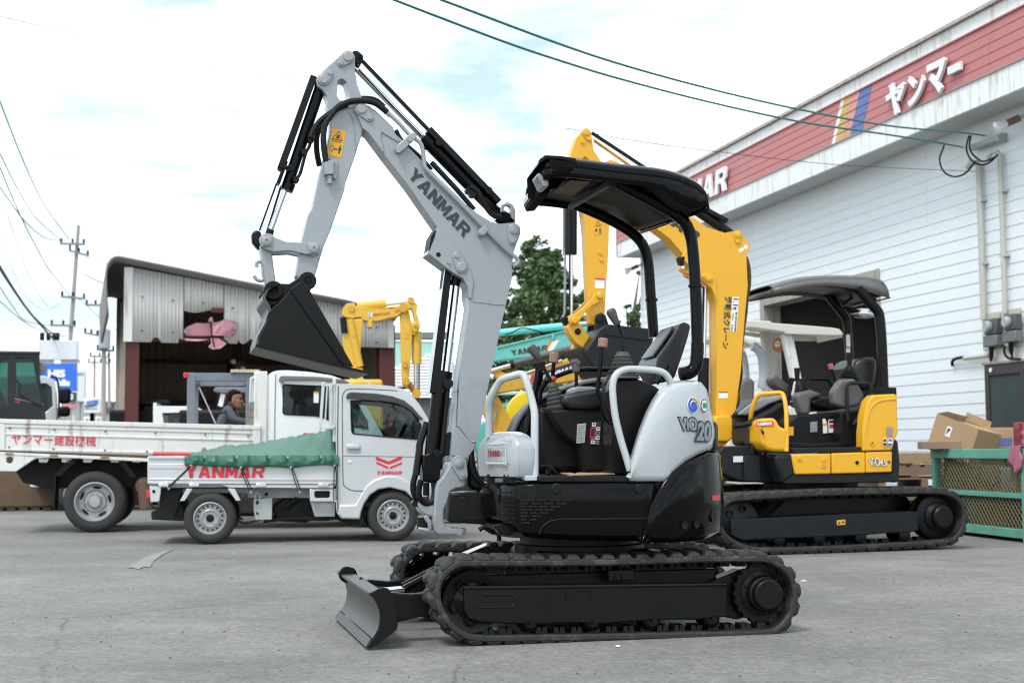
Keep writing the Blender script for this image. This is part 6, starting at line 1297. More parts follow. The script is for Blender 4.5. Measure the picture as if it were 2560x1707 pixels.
c=FT.p('J',618,1180,vt +.02);c.z=.368
for v,s_ in ((vt +.02,-1),(.93,1)): wheel(FT,Vector((c.x,v,.368)),.368,.235,.2,BT,holes=5,lugs=5,sgn=s_,big=True);wheel(FT,Vector((c.x,v -s_ *.24,.368)),.368,.235,.2,BT,holes=0,lugs=0,sgn=s_,big=True)
MB(FT).cyl((c.x,-.7,.368),(c.x,.7,.368),.08,12).build('axle',CHAS,BT)
cx_ =FT.p('K',1830,1240,vt).x
for v,s_ in ((vt +.05,-1),(.9,1)): wheel(FT,Vector((cx_,v,.368)),.368,.235,.2,BT,holes=0,lugs=5,sgn=s_,big=True)
cabq=[(985,150),(992,128),(1030,98),(1070,84),(1150,80),(1330,94),(1500,120),(1640,170),(1740,290),(1900,580),(1950,700),(1960,1020),(985,1020)]
winq=[(1120,205),(1132,192),(1420,205),(1600,222),(1690,320),(1780,480),(1790,540),(1560,500),(1420,445),(1370,436),(1135,425),(1122,412)]
bc_ =tp('cab_side',cabq,vt +.05,vt +.11,WHT,.012,'K',hol=[winq]);MB(FT).prism(FT.ps('K',cabq,vt +.05),.82,.88,[FT.ps('K',winq,vt +.05)]).build('cab_side',WHT,BT,bevel=.012)
rl=FT.ps('K',[(988,140),(1030,98),(1070,84),(1150,80),(1330,94),(1500,120),(1640,170)],vt +.05);MB(FT).prism(rl +[p -Vector((0,0,.04)) for p in rl[::-1]],vt +.07,.86).build('cab_roof',WHT,BT,bevel=.01)
a=FT.ps('K',[(988,150),(988,1020)],vt +.05);MB(FT).prism([a[0],a[0]+Vector((.04,0,0)),a[1]+Vector((.04,0,0)),a[1]],vt +.1,.84,).build('cab_rear_wall',WHT,BT)
a=FT.ps('K',[(1645,175),(1900,580)],vt +.05);MB(FT).grid([[Vector((p.x,v,p.z)) for p in a] for v in (vt +.12,.82)]).build('windscreen',GLASS,BT,solid=.006)
a=FT.ps('K',[(1900,580),(1962,720),(1965,1100)],vt +.05);MB(FT).grid([[Vector((p.x,v,p.z)) for p in a] for v in (vt +.08,.86)]).build('front_panel',WHT,BT,solid=.03)
tp('window_pane',winq,vt +.075,vt +.08,GLASS,0,'K');MB(FT).prism(FT.ps('K',winq,vt +.05),.84,.845).build('window_pane',GLASS,BT)
MB(FT).tube(FT.ps('K',winq,vt +.048),.010,6,closed=True).build('window_seal',BLKM,bc_)
tp('window_visor',[(1088,165),(1095,130),(1120,122),(1400,130),(1600,152),(1645,175),(1600,178),(1400,160),(1130,158),(1118,195),(1105,165)],vt +.01,vt +.06,mat('grey smoked plastic',(.16,.145,.145),.3),.006,'K')
MB(FT).tube(FT.ps('K',[(1065,110),(1058,400),(1056,650),(1056,1020)],vt +.049),.005,6).build('door_seam',BLKM,bc_)
flat(MB(FT),FT.ps('K',[(1255,614),(1285,570),(1480,575),(1480,616)],vt +.049),.003).build('emblem',RED,bc_,smooth=0);flat(MB(FT),FT.ps('K',[(1306,582),(1345,600),(1362,614),(1338,614),(1325,600)],vt +.045),.003).build('emblem',WHITE,bc_,smooth=0)
flat(MB(FT),FT.ps('K',[(1362,247),(1400,247),(1400,334),(1362,334)],vt +.074),.003).build('window_sticker',WHITE,bc_);flat(MB(FT),FT.ps('K',[(1362,247),(1400,247),(1400,258),(1362,258)],vt +.07),.003).build('window_sticker',ORANGE,bc_)
MB(FT).prism(FT.ps('K',[(1130,440),(1160,330),(1230,330),(1260,700),(1120,700)],0),-.7,.6).build('seat_back',st_,BT,bevel=.04)
MB(FT).prism(FT.ps('K',[(1680,560),(1800,500),(1900,590),(1940,900),(1700,900)],0),-.8,.8).build('dashboard',BLKM,BT,bevel=.02)
a=FT.ps('K',[(1000,1000),(1960,1060)],vt);MB(FT).box(a[0].x,a[1].x,vt +.1,.84,.55,a[0].z).build('cab_floor',CHAS,BT)
ha,hb2=FT.p('K',960,88,vt +.03),FT.p('K',960,660,vt +.03)
HBW=WBED
for v in (vt +.02,.86): MB(FT).box(ha.x -.10,ha.x +.06,v,v +.07,hb2.z,ha.z).build('headboard_post',HBW,BT,bevel=.01)
hq0=FT.p('K',862,140,vt +.06);hq1=FT.p('K',848,510,vt +.06)
MB(FT).prism([hq0,FT.p('K',938,95,vt +.06),FT.p('K',938,120,vt +.06),FT.p('K',875,150,vt +.06),FT.p('K',860,510,vt +.06),hq1],vt +.06,vt +.11).build('headboard_frame',HBW,BT,bevel=.006)
for i,x in enumerate((868,893,918)): tp('headboard_slat',[(x,150 -i*8),(x +20,142 -i*8),(x +18,330),(x -8,335)],vt +.08,vt +.11,WBED,.004,'K')
GW=mat('grey weathered wood',(.22,.20,.18),.85,var=.3,scale=10,bump=.3,bscale=50)
for i in range(3): tp('wooden_board',[(845 -i,335 +i*62),(940,312 +i*64),(940,372 +i*64),(845 -i,393 +i*62)],vt +.03,vt +.075,GW,.004,'K')
FG=FT
GS=mat('blue grey steel',(.17,.20,.235),.6,var=.2,rust=.5,streak=True,rcol=(.24,.12,.05))
GX=thing('steel_frame','blue grey rusty steel frame standing on the white flatbed','frame',FT)
z0=FT.p('Z',200,1000,vt +.25).z -.32
c0,c1_ =FT.p('Z',165,185,vt +.2),FT.p('Z',1180,185,vt +.2)
for x in (c0.x,c1_.x -.12):
    for v in (vt +.2,.75): MB(FT).box(x,x +.10,v,v +.11,z0,c0.z).build('post',GS,GX,bevel=.006)
for v in (vt +.2,.75): MB(FT).box(c0.x +.10,c1_.x -.12,v +.002,v +.108,c0.z -.10,c0.z -.002).build('beam',GS,GX,bevel=.006)
for x in (c0.x,c1_.x -.12): MB(FT).box(x +.002,x +.098,vt +.31,.75,c0.z -.10,c0.z -.003).build('beam',GS,GX,bevel=.006)
q=FT.p('Z',145,200,vt +.2);MB(FT).box(q.x -.03,q.x +.03,vt +.19,vt +.25,q.z -.05,q.z +.015).build('end_cap',RED,GX,bevel=.008)
a,b=FT.p('Z',800,170,vt +.25),FT.p('Z',1230,205,vt +.25)
pk=MB(FT).box(a.x,b.x,vt +.16,vt +.40,c0.z +.002,c0.z +.040).build('wooden_plank',mat('pale timber',(.50,.42,.29),.7),None,bevel=.003);tag(pk,'pale timber plank lying on top of the blue grey steel frame','plank')
MB(FT).tube([FT.p('Z',340,400,.2),FT.p('Z',580,930,.2)],.010,6).build('brace_rod',LAMPG,GX)
FM=Fr(FT.p('Z',860,700,1.35).x*math.cos(FT.yaw)-1.35*math.sin(FT.yaw)-3.0,18.55 +1.5,0)
MANO=thing('person','man in grey and black work jacket leaning forward behind the white flatbed','person',FM)
FAB=mat('grey work jacket',(.075,.078,.10),.85,var=.12,bump=.2,bscale=60)
SKIN=mat('tanned skin',(.30,.145,.09),.55,var=.08)
HAIR=mat('black hair',(.006,.0055,.0055),.7,var=.3,spec=.1)
TROU=mat('dark trousers',(.03,.032,.04),.85)
def mz(x,y,v=0.): return FM.p('Z',x,y,v)
def skinned(name,joints,edges,m_,par,sub=2):
    me=bpy.data.meshes.new(name);Mi=WM[par.name].inverted() @ FM.M
    me.from_pydata([Mi @ Vector(j[0]) for j in joints],edges,[])
    o=bpy.data.objects.new(name,me);COL.objects.link(o);me.materials.append(m_);o.parent=par;WM[o.name]=WM[par.name]
    md=o.modifiers.new('skin','SKIN');md.use_smooth_shade=True;md.branch_smoothing=.6
    for k,j in enumerate(joints):
        sv=me.skin_vertices[0].data[k];sv.radius=j[1] if isinstance(j[1],tuple) else (j[1],j[1]);sv.use_root=k==0
    s2=o.modifiers.new('smooth','SUBSURF');s2.levels=sub;s2.render_levels=sub;return o
sh=mz(730,720);hip=Vector((sh.x -.16,0,1.0));neck=mz(800,665);chest=mz(745,800);waist=mz(690,960)
hip.x=waist.x -.03;waist.y=0
J_ =[(hip,(.155,.12)),(waist,(.145,.12)),(chest,(.165,.135)),(mz(765,715),(.12,.10)),(neck,.060),(mz(828,630),.055),
      (Vector((chest.x +.05,-.17,sh.z -.02)),.072),(mz(860,880,-.24),.056),(mz(1000,915,-.20),.046),(mz(1090,940,-.10),.036),
      (Vector((chest.x +.06,.17,sh.z -.02)),.072),(mz(900,880,.26),.056),(mz(1010,900,.22),.046),(mz(1090,930,.15),.036),
      (Vector((hip.x,-.10,.92)),.105),(Vector((hip.x +.04,-.11,.50)),.075),(Vector((hip.x -.02,-.11,.10)),.050),
      (Vector((hip.x,.10,.92)),.105),(Vector((hip.x +.10,.11,.50)),.075),(Vector((hip.x +.14,.11,.10)),.050)]
E_ =[(0,1),(1,2),(2,3),(3,4),(4,5),(3,6),(6,7),(7,8),(8,9),(3,10),(10,11),(11,12),(12,13),(0,14),(14,15),(15,16),(0,17),(17,18),(18,19)]
skinned('body',J_,E_,FAB,MANO)
hc=mz(868,545)
hr=[]
prof_ =[(-1.00,.00),(-.92,.05)]
def head():
    mb=MB(FM);rows=[];n=20
    zb=mz(868,720).z;zt_ =mz(868,437).z;H=zt_ -zb
    for k,(t,fx,bx,hw) in enumerate(((0,.055,.02,.02),(.03,.075,-.005,.040),(.10,.086,-.03,.055),(.17,.088,-.05,.062),(.21,.092,-.055,.064),(.24,.097,-.06,.066),(.28,.090,-.068,.068),(.33,.097,-.078,.070),(.38,.106,-.085,.071),(.44,.104,-.092,.072),(.50,.092,-.098,.074),(.56,.092,-.102,.076),(.64,.095,-.106,.077),(.74,.090,-.105,.077),(.84,.074,-.096,.072),(.92,.045,-.072,.055),(.98,.01,-.04,.03),(1.0,-.01,-.02,.008))):
        cxm=(fx +bx)/2;rx=(fx -bx)/2;lean=-.18*(.0)
        rows.append([Vector((hc.x +cxm +rx*math.cos(a)*(1 if math.cos(a)<.9 else 1),hw*math.sin(a)*(1 -.18*max(0,math.cos(a))),zb +H*t)) for a in [2*math.pi*i/n for i in range(n)]])
    mb.grid(rows,True);return mb
hd_ =head().build('head',SKIN,MANO,smooth=80);
s2=hd_.modifiers.new('smooth','SUBSURF');s2.levels=1;s2.render_levels=1
zb=mz(868,720).z;H=mz(868,437).z -zb
mb=MB(FM);rows=[];n=20
for t,fx,bx,hw in ((.40,-.02,-.098,.074),(.50,-.01,-.104,.077),(.58,.0,-.109,.080),(.68,.025,-.113,.081),(.76,.055,-.113,.081),(.82,.086,-.110,.079),(.89,.080,-.102,.075),(.96,.05,-.08,.06),(1.02,.0,-.04,.03),(1.035,-.02,-.03,.006)):
    rows.append([Vector((hc.x +(fx +bx)/2 +(fx -bx)/2*math.cos(2*math.pi*i/n),hw*math.sin(2*math.pi*i/n),zb +H*t)) for i in range(n)])
mb.grid(rows,True);mb.build('hair',HAIR,hd_,smooth=80)
for s_ in (-1,1):
    c=Vector((hc.x -.010,s_ *.074,zb +H*.44));MB(FM).ball(c,.032,10,(.55,.35,1)).build('ear',SKIN,hd_)
    c=Vector((hc.x +.082,s_ *.032,zb +H*.505));MB(FM).ball(c,.011,8).build('eye',HAIR,hd_)
    MB(FM).tube([Vector((hc.x +.090,s_ *.018,zb +H*.56)),Vector((hc.x +.090,s_ *.038,zb +H*.57)),Vector((hc.x +.078,s_ *.054,zb +H*.555))],.005,6).build('eyebrow',HAIR,hd_)
MB(FM).prism([Vector((hc.x +.088,0,zb +H*.53)),Vector((hc.x +.120,0,zb +H*.37)),Vector((hc.x +.116,0,zb +H*.345)),Vector((hc.x +.08,0,zb +H*.34))],-.014,.014).build('nose',SKIN,hd_,bevel=.006)
MB(FM).tube([Vector((hc.x +.070,-.03,zb +H*.235)),Vector((hc.x +.097,0,zb +H*.245)),Vector((hc.x +.070,.03,zb +H*.235))],.005,6).build('mouth',mat('lips',(.22,.08,.06),.5),hd_)
for s_,ei in ((-1,9),(1,13)):
    w0=Vector(J_[ei][0]);fr_d=Vector((1,0,-.25)).normalized()
    jh=[(w0,.030),(w0 +fr_d*.05,(.040,.018)),(w0 +fr_d*.085,(.042,.016))];eh=[(0,1),(1,2)]
    for f in range(4):
        b_ =len(jh);yy=(f -1.5)*.019;ln=(.065,.075,.070,.055)[f]
        jh+=[(w0 +fr_d*.095 +Vector((0,yy,0)),.0088),(w0 +fr_d*(.095 +ln*.5)+Vector((0,yy,-.008)),.008),(w0 +fr_d*(.095 +ln)+Vector((0,yy,-.03)),.007)];eh+=[(2,b_),(b_,b_ +1),(b_ +1,b_ +2)]
    b_ =len(jh);jh+=[(w0 +fr_d*.05 +Vector((0,-s_ *.04,-.01)),.011),(w0 +fr_d*.085 +Vector((0,-s_ *.055,-.02)),.009)];eh+=[(1,b_),(b_,b_ +1)]
    skinned('hand',jh,eh,SKIN,MANO,1)
for pts in ([(770,950),(790,930),(812,950),(800,990),(770,990)],[(868,735),(880,765),(890,755),(878,735)]): MB(FM).prism([p for p in FM.ps('Z',pts,-.155)],-.165,-.12).build('red_patch',mat('dull red cloth',(.22,.02,.03),.8),MANO,bevel=.003)
MB(FM).tube([mz(760,690,-.06),mz(800,650,-.065),mz(850,690,-.05),mz(870,730,-.02),mz(850,690,.05),mz(790,650,.065),mz(755,690,.05)],.022,8,closed=True).build('collar',mat('dark collar',(.035,.037,.048),.85),MANO)
for s_ in (-1,1):
    f0=Vector((hip.x +(-.02 if s_ <0 else .14),s_ *.11,.0));MB(FM).hexa([f0 +Vector(p) for p in ((-.09,-.045,0),(.18,-.045,0),(.18,.045,0),(-.09,.045,0),(-.07,-.04,.10),(.10,-.04,.06),(.10,.04,.06),(-.07,.04,.10))]).build('shoe',BLKM,MANO,bevel=.015)
# ================================================================ warehouse on the right
WH=Fr(6.25,19.0,-76.1)
SID=mat('white painted siding',(.70,.735,.765),.5,var=.03,scale=1.2,dirt=.22,dcol=(.62,.63,.61),streak=True)
SIDJ=mat('siding joint',(.80,.79,.74),.8)
FASW=mat('stained white fascia',(.76,.77,.765),.55,var=.05,scale=1.5,dirt=.5,dcol=(.36,.34,.29),rust=.38,rcol=(.42,.27,.12),streak=True)
FASR=mat('faded red cladding',(.45,.15,.145),.5,var=.07,scale=1.2,rust=.3,rcol=(.28,.10,.06),streak=True)
RUST=mat('rusty flashing',(.30,.27,.25),.7,var=.2,rust=.6,rcol=(.17,.075,.04))
SOF=mat('soffit board',(.50,.51,.51),.7,var=.06,dirt=.2,dcol=(.25,.24,.21))
HX=thing('warehouse','white sided warehouse with faded red fascia band and white raised lettering','building',WH)
def wp(vw,x,y,v=0.): return WH.p(vw,x,y,v)
vf=-.55
uc=wp('O',1473,700).x;uR=9.0
zs=wp('F',897,905,vf).z;uF=wp('F',897,905,vf).x
zk=[wp('I',1555,y,vf).z for y in (290,318,397,648,768)]
zs=(zs +zk[4])/2;zk[4]=zs
MB(WH).box(uc,uR,.012,.25,0,zs +.6).build('wall',SIDJ,HX).hide_render=False
oa_,ob_ =wp('G',548,440).x,wp('G',1298,300).x;oz=wp('G',1298,212).z
bpy.data.objects.remove([o for o in HX.children if o.name.startswith('wall')][0])
for a,b,c,d in ((uc,oa_,0,zs +.6),(ob_,uR,0,zs +.6),(oa_,ob_,oz,zs +.6)): MB(WH).box(a,b,.012,.25,c,d).build('wall',SIDJ,HX)
js=[uc,wp('I',600,1200).x,wp('I',745,1300).x,wp('I',1172,1100).x,wp('I',1714,1000).x]
js+=[js[-1]+(js[-1]-js[-2])*k for k in (1,2)]+[uR]
zz0=wp('Q',613,1198).z;st=(wp('Q',613,66).z -zz0)/10
rows_ =[];z=zz0
while z>.1: z -= st
while z<zs +.05: rows_.append((max(z,.06),min(z +st,zs +.06)));z+=st
dl,dt=wp('Q',1197,700).x,wp('Q',1197,452).z
for a,b in zip(js,js[1:]):
    for z0,z1 in rows_:
        if z1 -z0<.03: continue
        segs=[(a,b)]
        if z0<oz -.01 and a<ob_ and b>oa_: segs=[s for s in ((a,min(b,oa_ -.12)),(max(a,ob_ +.03),b)) if s[1]-s[0]>.05]
        if z0<dt: segs=[(s0,min(s1,dl)) if s0<dl<s1 +.001 or s0<dl <= s1 else (s0,s1) for s0,s1 in segs];segs=[s for s in segs if not (s[0] >= dl -.01 and s[0]<dl +1.7) and s[1]-s[0]>.05]
        for s0,s1 in segs:
            MB(WH).hexa([(s0 +.006,.004,z0 +.0012),(s1 -.006,.004,z0 +.0012),(s1 -.006,.03,z0 +.0012),(s0 +.006,.03,z0 +.0012),(s0 +.006,.012,z1 -.006),(s1 -.006,.012,z1 -.006),(s1 -.006,.03,z1 -.0012),(s0 +.006,.03,z1 -.0012)]).build('siding_panel',SID,HX,smooth=0)
MB(WH).box(uc -.02,uc +.06,-.006,.2,0,zs).build('corner_trim',SID,HX)
MB(WH).box(uc,uR,.05,.3,-.02,.12).build('plinth',CHG,HX)
MB(WH).box(uc,uc +.2,.25,12,0,zs +.5).build('wall',SID,HX)
MB(WH).box(uc,uR,11.8,12,0,zs +.5).build('wall',SID,HX);MB(WH).box(uR,uR +.2,.03,12,0,zs +.5).build('wall',SID,HX)
RM=mat('bare store wall',(.10,.095,.09),.9)
MB(WH).box(oa_ -.3,ob_ +.3,5.0,5.1,0,oz +.2).build('store_wall',RM,HX);MB(WH).box(oa_ -.4,oa_ -.3,.26,5.1,0,oz +.2).build('store_wall',RM,HX);MB(WH).box(ob_ +.3,ob_ +.4,.26,5.1,0,oz +.2).build('store_wall',RM,HX);MB(WH).box(oa_ -.4,ob_ +.4,.26,5.1,oz +.2,oz +.3).build('store_ceiling',RM,HX)
JB=mat('rusty door jamb',(.33,.31,.28),.65,var=.15,rust=.45,streak=True,rcol=(.16,.09,.05))
MB(WH).box(oa_ -.12,oa_ +.06,-.03,.3,0,oz +.06).build('door_jamb',JB,HX,bevel=.006);MB(WH).box(ob_ -.03,ob_ +.03,-.03,.3,0,oz +.06).build('door_jamb',JB,HX,bevel=.006);MB(WH).box(oa_ +.06,ob_ -.03,-.05,.3,oz -.10,oz +.05).build('lintel',JB,HX,bevel=.006)
dk=mat('dark bronze frame',(.035,.028,.030),.4)
DX_ =MB(WH).box(dl +.04,dl +1.66,.012,.05,.1,dt -.03).build('door',dk,HX)
for a,b,c,d in ((dl,dl +.09,.1,dt),(dl +1.6,dl +1.7,.1,dt),(dl +.09,dl +1.6,dt -.14,dt),(dl +.09,dl +1.6,.1,.3),(dl +.80,dl +.88,.3,dt -.14)): MB(WH).box(a,b,-.03,.012,c,d).build('door_frame',dk,DX_,bevel=.004)
MB(WH).box(dl +.092,dl +1.598,-.008,.004,.302,dt -.142).build('window_pane',mat('grey green pane',(.055,.075,.072),.08,var=.3,scale=1.5,spec=.6),DX_)
MB(WH).box(dl -.03,dl +1.72,-.05,.0,dt +.002,dt +.03).build('drip_cap',RUST,DX_)
c=wp('Q',1236,500,-.03);MB(WH).cyl(c,c -Vector((0,.01,0)),.03,12).build('sticker',WHITE,DX_)
for k in range(11): a=uF +(uR -uF)*k/11;b=uF +(uR -uF)*(k +1)/11;MB(WH).box(a +.004,b -.004,vf +.03,.0,zs,zs +.02).build('soffit_board',SOF,HX)
def strip(name,z0,z1,n,m_,tilt=.01,dv=0.):
    for k in range(n):
        a=uF +(uR -uF)*k/n;b=uF +(uR -uF)*(k +1)/n
        MB(WH).hexa([(a +.004,vf -dv -tilt,z0 +.0015),(b -.004,vf -dv -tilt,z0 +.0015),(b -.004,vf +.05,z0 +.0015),(a +.004,vf +.05,z0 +.0015),(a +.004,vf -dv,z1 -.0015),(b -.004,vf -dv,z1 -.0015),(b -.004,vf +.05,z1 -.0015),(a +.004,vf +.05,z1 -.0015)]).build(name,m_,HX,smooth=0)
strip('fascia_panel',zk[4]-.02,zk[3],7,FASW,.0);strip('fascia_panel',zk[2],zk[1],7,FASW,.0)
for r_ in range(5): h=(zk[2]-zk[3])/5;strip('cladding_board',zk[3]+r_ *h,zk[3]+(r_ +1)*h,4,FASR,.006)
strip('roof_flashing',zk[1],zk[0],9,RUST,.03,.03)
strip('trim_strip',zk[3]-.012,zk[3]+.012,5,RUST,.0,.022);strip('trim_strip',zk[2]-.010,zk[2]+.012,5,FASR,.0,.026)
MB(WH).box(uF,uR,vf +.052,.4,zs +.03,zk[0]-.02).build('parapet',SIDJ,HX);MB(WH).box(uF -.02,uF,vf -.02,2.5,zs,zk[2]).build('fascia_end',FASR,HX)
MB(WH).box(uF,uR,.4,12.2,zk[1]-.3,zk[1]-.15).build('roof',SIDJ,HX)
def flatw(vw,pts,m_,name,dv=.022,dep=.006):
    q=[wp(vw,x,y,vf -dv) for x,y in pts];return MB(WH).prism(q,vf -dv -dep,vf -dv).build(name,m_,HX,smooth=0)
def band(tx0,tx1,bx0,bx1,m_):
    h=(zk[2]-zk[3])/5
    t0,t1=wp('I',*tx0,vf).x,wp('I',*tx1,vf).x;b0,b1=wp('I',*bx0,vf).x,wp('I',*bx1,vf).x
    for r_ in range(5):
        f0,f1=r_ /5,(r_ +1)/5;z0,z1=zk[3]+r_ *h +.006,zk[3]+(r_ +1)*h -.006;L_ =lambda a,b,f: a +(b -a)*f
        p=[(L_(b0,t0,f0),z0),(L_(b1,t1,f0),z0),(L_(b1,t1,f1),z1),(L_(b0,t0,f1),z1)];ys=(-.010,-.010,-.004,-.004)
        MB(WH).hexa([(a,vf +y,c) for (a,c),y in zip(p,ys)][:2]+[(p[1][0],vf +.01,z0),(p[0][0],vf +.01,z0),(p[3][0],vf -.004,z1),(p[2][0],vf -.004,z1),(p[2][0],vf +.01,z1),(p[3][0],vf +.01,z1)]).build('colour_band',m_,HX,smooth=0)
band((1240,570),(1257,562),(1187,826),(1206,818),FASW);band((1257,562),(1294,545),(1206,818),(1244,800),mat('faded ochre',(.52,.33,.08),.5));band((1294,545),(1346,518),(1244,800),(1290,780),mat('faded salmon',(.56,.24,.19),.5));band((1346,518),(1414,484),(1290,780),(1358,750),mat('faded blue',(.07,.13,.36),.5))
LETW=mat('white sign letter',(.74,.76,.78),.4)
zt_,zb_ =wp('I',1830,308,vf -.08).z,wp('I',1550,640,vf -.08).z
u0,u1=wp('I',1500,560,vf -.08).x,wp('I',1922,390,vf -.08).x
def raised(s,q,bold,par=HX):
    mb=MB(WH);ftxt(mb,s,q,.045,bold);return mb.build('sign_letter',LETW,par,bevel=.01,smooth=0)
zA,zB=zb_ +.0,zt_
for ch,x0,x1,f0,f1 in (('ヤ',1500,1610,0,1.),('ン',1622,1718,.04,.93),('マ',1735,1842,.05,1.0),('ー',1852,1924,.42,.66)):
    a,b=wp('I',x0,500,vf -.03).x,wp('I',x1,450,vf -.03).x;z0,z1=zA +(zB -zA)*f0,zA +(zB -zA)*f1
    raised(ch,[Vector((a,vf -.03,z1)),Vector((b,vf -.03,z1)),Vector((b,vf -.03,z0)),Vector((a,vf -.03,z0))],.045)
r1,r0=wp('I',605,1000,vf -.05).x,wp('I',210,1150,vf -.05).x;zt2,zb2=wp('I',605,925,vf -.05).z,wp('I',597,1064,vf -.05).z
for i,ch in enumerate('YANMAR'):
    a=r0 +(r1 -r0)*(i +.04)/6;b=r0 +(r1 -r0)*(i +.90)/6;sh_ =.07
    mb=MB(WH);word(mb,ch,[Vector((a +sh_,vf -.03,zt2)),Vector((b +sh_,vf -.03,zt2)),Vector((b -.03,vf -.03,zb2)),Vector((a -.03,vf -.03,zb2))],.04);mb.build('sign_letter',LETW,HX,smooth=0)
COND=mat('beige conduit',(.46,.45,.41),.6,dirt=.15)
def onwall(name,label,cat,x,y,vw='Q',group=None):
    p=WH.M @ wp(vw,x,y);f=Fr(p.x,p.y,-76.1,p.z);t=thing(name,label,cat,f,group=group);return t
for i,(xa,ya,xb,yb,lab) in enumerate(((2030,905,1985,520,'left one of two tall beige conduit pipes running up the white wall'),(2122,855,2125,480,'right one of two tall beige conduit pipes running up the white wall'))):
    a=wp('I',xa,ya,-.06);b=wp('G',xb,yb,-.06)
    mb=MB(WH);mb.tube([Vector((b.x,-.06,b.z)),Vector((b.x,-.06,a.z -.05)),Vector((b.x -.02,-.08,a.z)),Vector((b.x -.10,-.12,a.z +.02)),Vector((b.x -.16,-.14,a.z -.05))],(.042,.034)[i],12)
    o=mb.build('conduit_pipe',COND,None);tag(o,lab,'pipe','conduit pipes on the warehouse wall')
    for z in (.35,.75): MB(WH).box(b.x -.06,b.x +.06,-.085,.0,b.z +(a.z -b.z)*z,b.z +(a.z -b.z)*z +.03).build('clamp',COND,o)
MET=mat('grey meter case',(.13,.14,.15),.5);BEI=mat('beige backing board',(.47,.45,.36),.7)
for i,(x0,y0,x1,y1,bx0,by0,bx1,by1,lab) in enumerate(((1968,520,2068,690,1975,485,2095,706,'left electricity meter on beige board above the glazed door'),(2095,490,2190,662,2105,460,2225,690,'right electricity meter on beige board above the glazed door'))):
    t=onwall('electricity_meter',lab,'meter',x0,y1,'G','electricity meters on the wall')
    a,b=wp('G',bx0,by0,-.02),wp('G',bx1,by1,-.02);z1=wp('G',bx1,by0 -5,-.02).z
    MB(WH).box(a.x,b.x,-.03,.0,b.z,a.z).build('backing_board',BEI,t,bevel=.006)
    a,b=wp('G',x0 +4,y0,-.15),wp('G',x1,y1,-.15);h=a.z -b.z
    MB(WH).box(a.x,b.x,-.15,-.03,b.z,b.z +h*.4).build('terminal_cover',MET,t,bevel=.015);MB(WH).box(a.x +.02,b.x -.01,-.14,-.03,b.z +h*.42,a.z).build('meter_case',mat('dark meter',(.07,.075,.08),.4),t,bevel=.02)
    MB(WH).lathe(((a.x +b.x)/2 -.02,-.13,b.z +h*.72),(0,-1,0),[(.075,0),(.075,.05),(.06,.07),(0,.07)],18).build('dial_cover',mat('clear dial cover',(.34,.36,.37),.15),t)
    for k in range(3): MB(WH).tube(crom([Vector((a.x +.05 +k*.04,-.08,b.z)),Vector((a.x +.04 +k*.03,-.07,b.z -.10)),Vector((a.x +(.02 if i==0 else .05),-.05,b.z -.16 -k*.01)),Vector((a.x -.02 +.05*i,-.03,b.z -.12 -.06*i))],4),.012,6).build('cable',HOSE,t)
mb=MB(WH);mb.tube([wp('Q',972,382,-.05),wp('Q',1222,352,-.05)],.030,12);o=mb.build('conduit_pipe',COND,None);tag(o,'short horizontal beige conduit pipe below the left electricity meter','pipe')
MB(WH).tube(crom([wp('Q',970,372,-.05),wp('Q',905,380,-.05),wp('Q',862,400,-.05),wp('Q',850,430,-.04),wp('Q',856,456,-.02)],4),.022,8).build('hose_end',HOSE,o)
mb=MB(WH);mb.tube(crom([wp('G',2120,690,-.05),wp('G',2120,740,-.05),wp('G',2150,772,-.05),wp('G',2225,778,-.05)],4),.016,8);o=mb.build('cable',HOSE,None);tag(o,'grey cable looping from the right electricity meter to above the door','cable')
t=onwall('service_bracket','grey steel bracket on the wall where the green service wires end','bracket',1960,820,'I')
a,b=wp('I',1962,832,-.1),wp('I',2124,768,-.1);MB(WH).box(a.x,b.x,-.12,-.03,a.z -.03,a.z +.04).build('channel',CHG,t,bevel=.006);MB(WH).box(b.x -.03,b.x +.02,-.13,0,a.z -.05,a.z +.06).build('end_plate',CHG,t)
def flood(lab,vw,x,y,dx):
    t=onwall('flood_lamp',lab,'lamp',x,y,vw);c=wp(vw,x,y,-.02);MB(WH).box(c.x -.04,c.x +.04,-.04,.02,c.z -.06,c.z +.06).build('base',CHG,t)
    e=c +Vector((dx*.12,-.22,-.10));MB(WH).cyl(c,c +(e -c)*.5,.025,8).build('arm',CHG,t);MB(WH).cyl(c +(e -c)*.4,e,.045,14).build('lamp_holder',mat('brown lamp holder',(.16,.07,.05),.5),t);MB(WH).lathe(e,(e -c),[(.035,0),(.05,.05),(.085,.13),(.085,.15),(.05,.17),(0,.175)],16).build('reflector_bulb',LAMPG,t)
flood('small flood lamp with brown holder under the eaves at the right picture edge','I',2285,640,-1);flood('small flood lamp at the far left corner of the white warehouse','F',1062,940,-1)
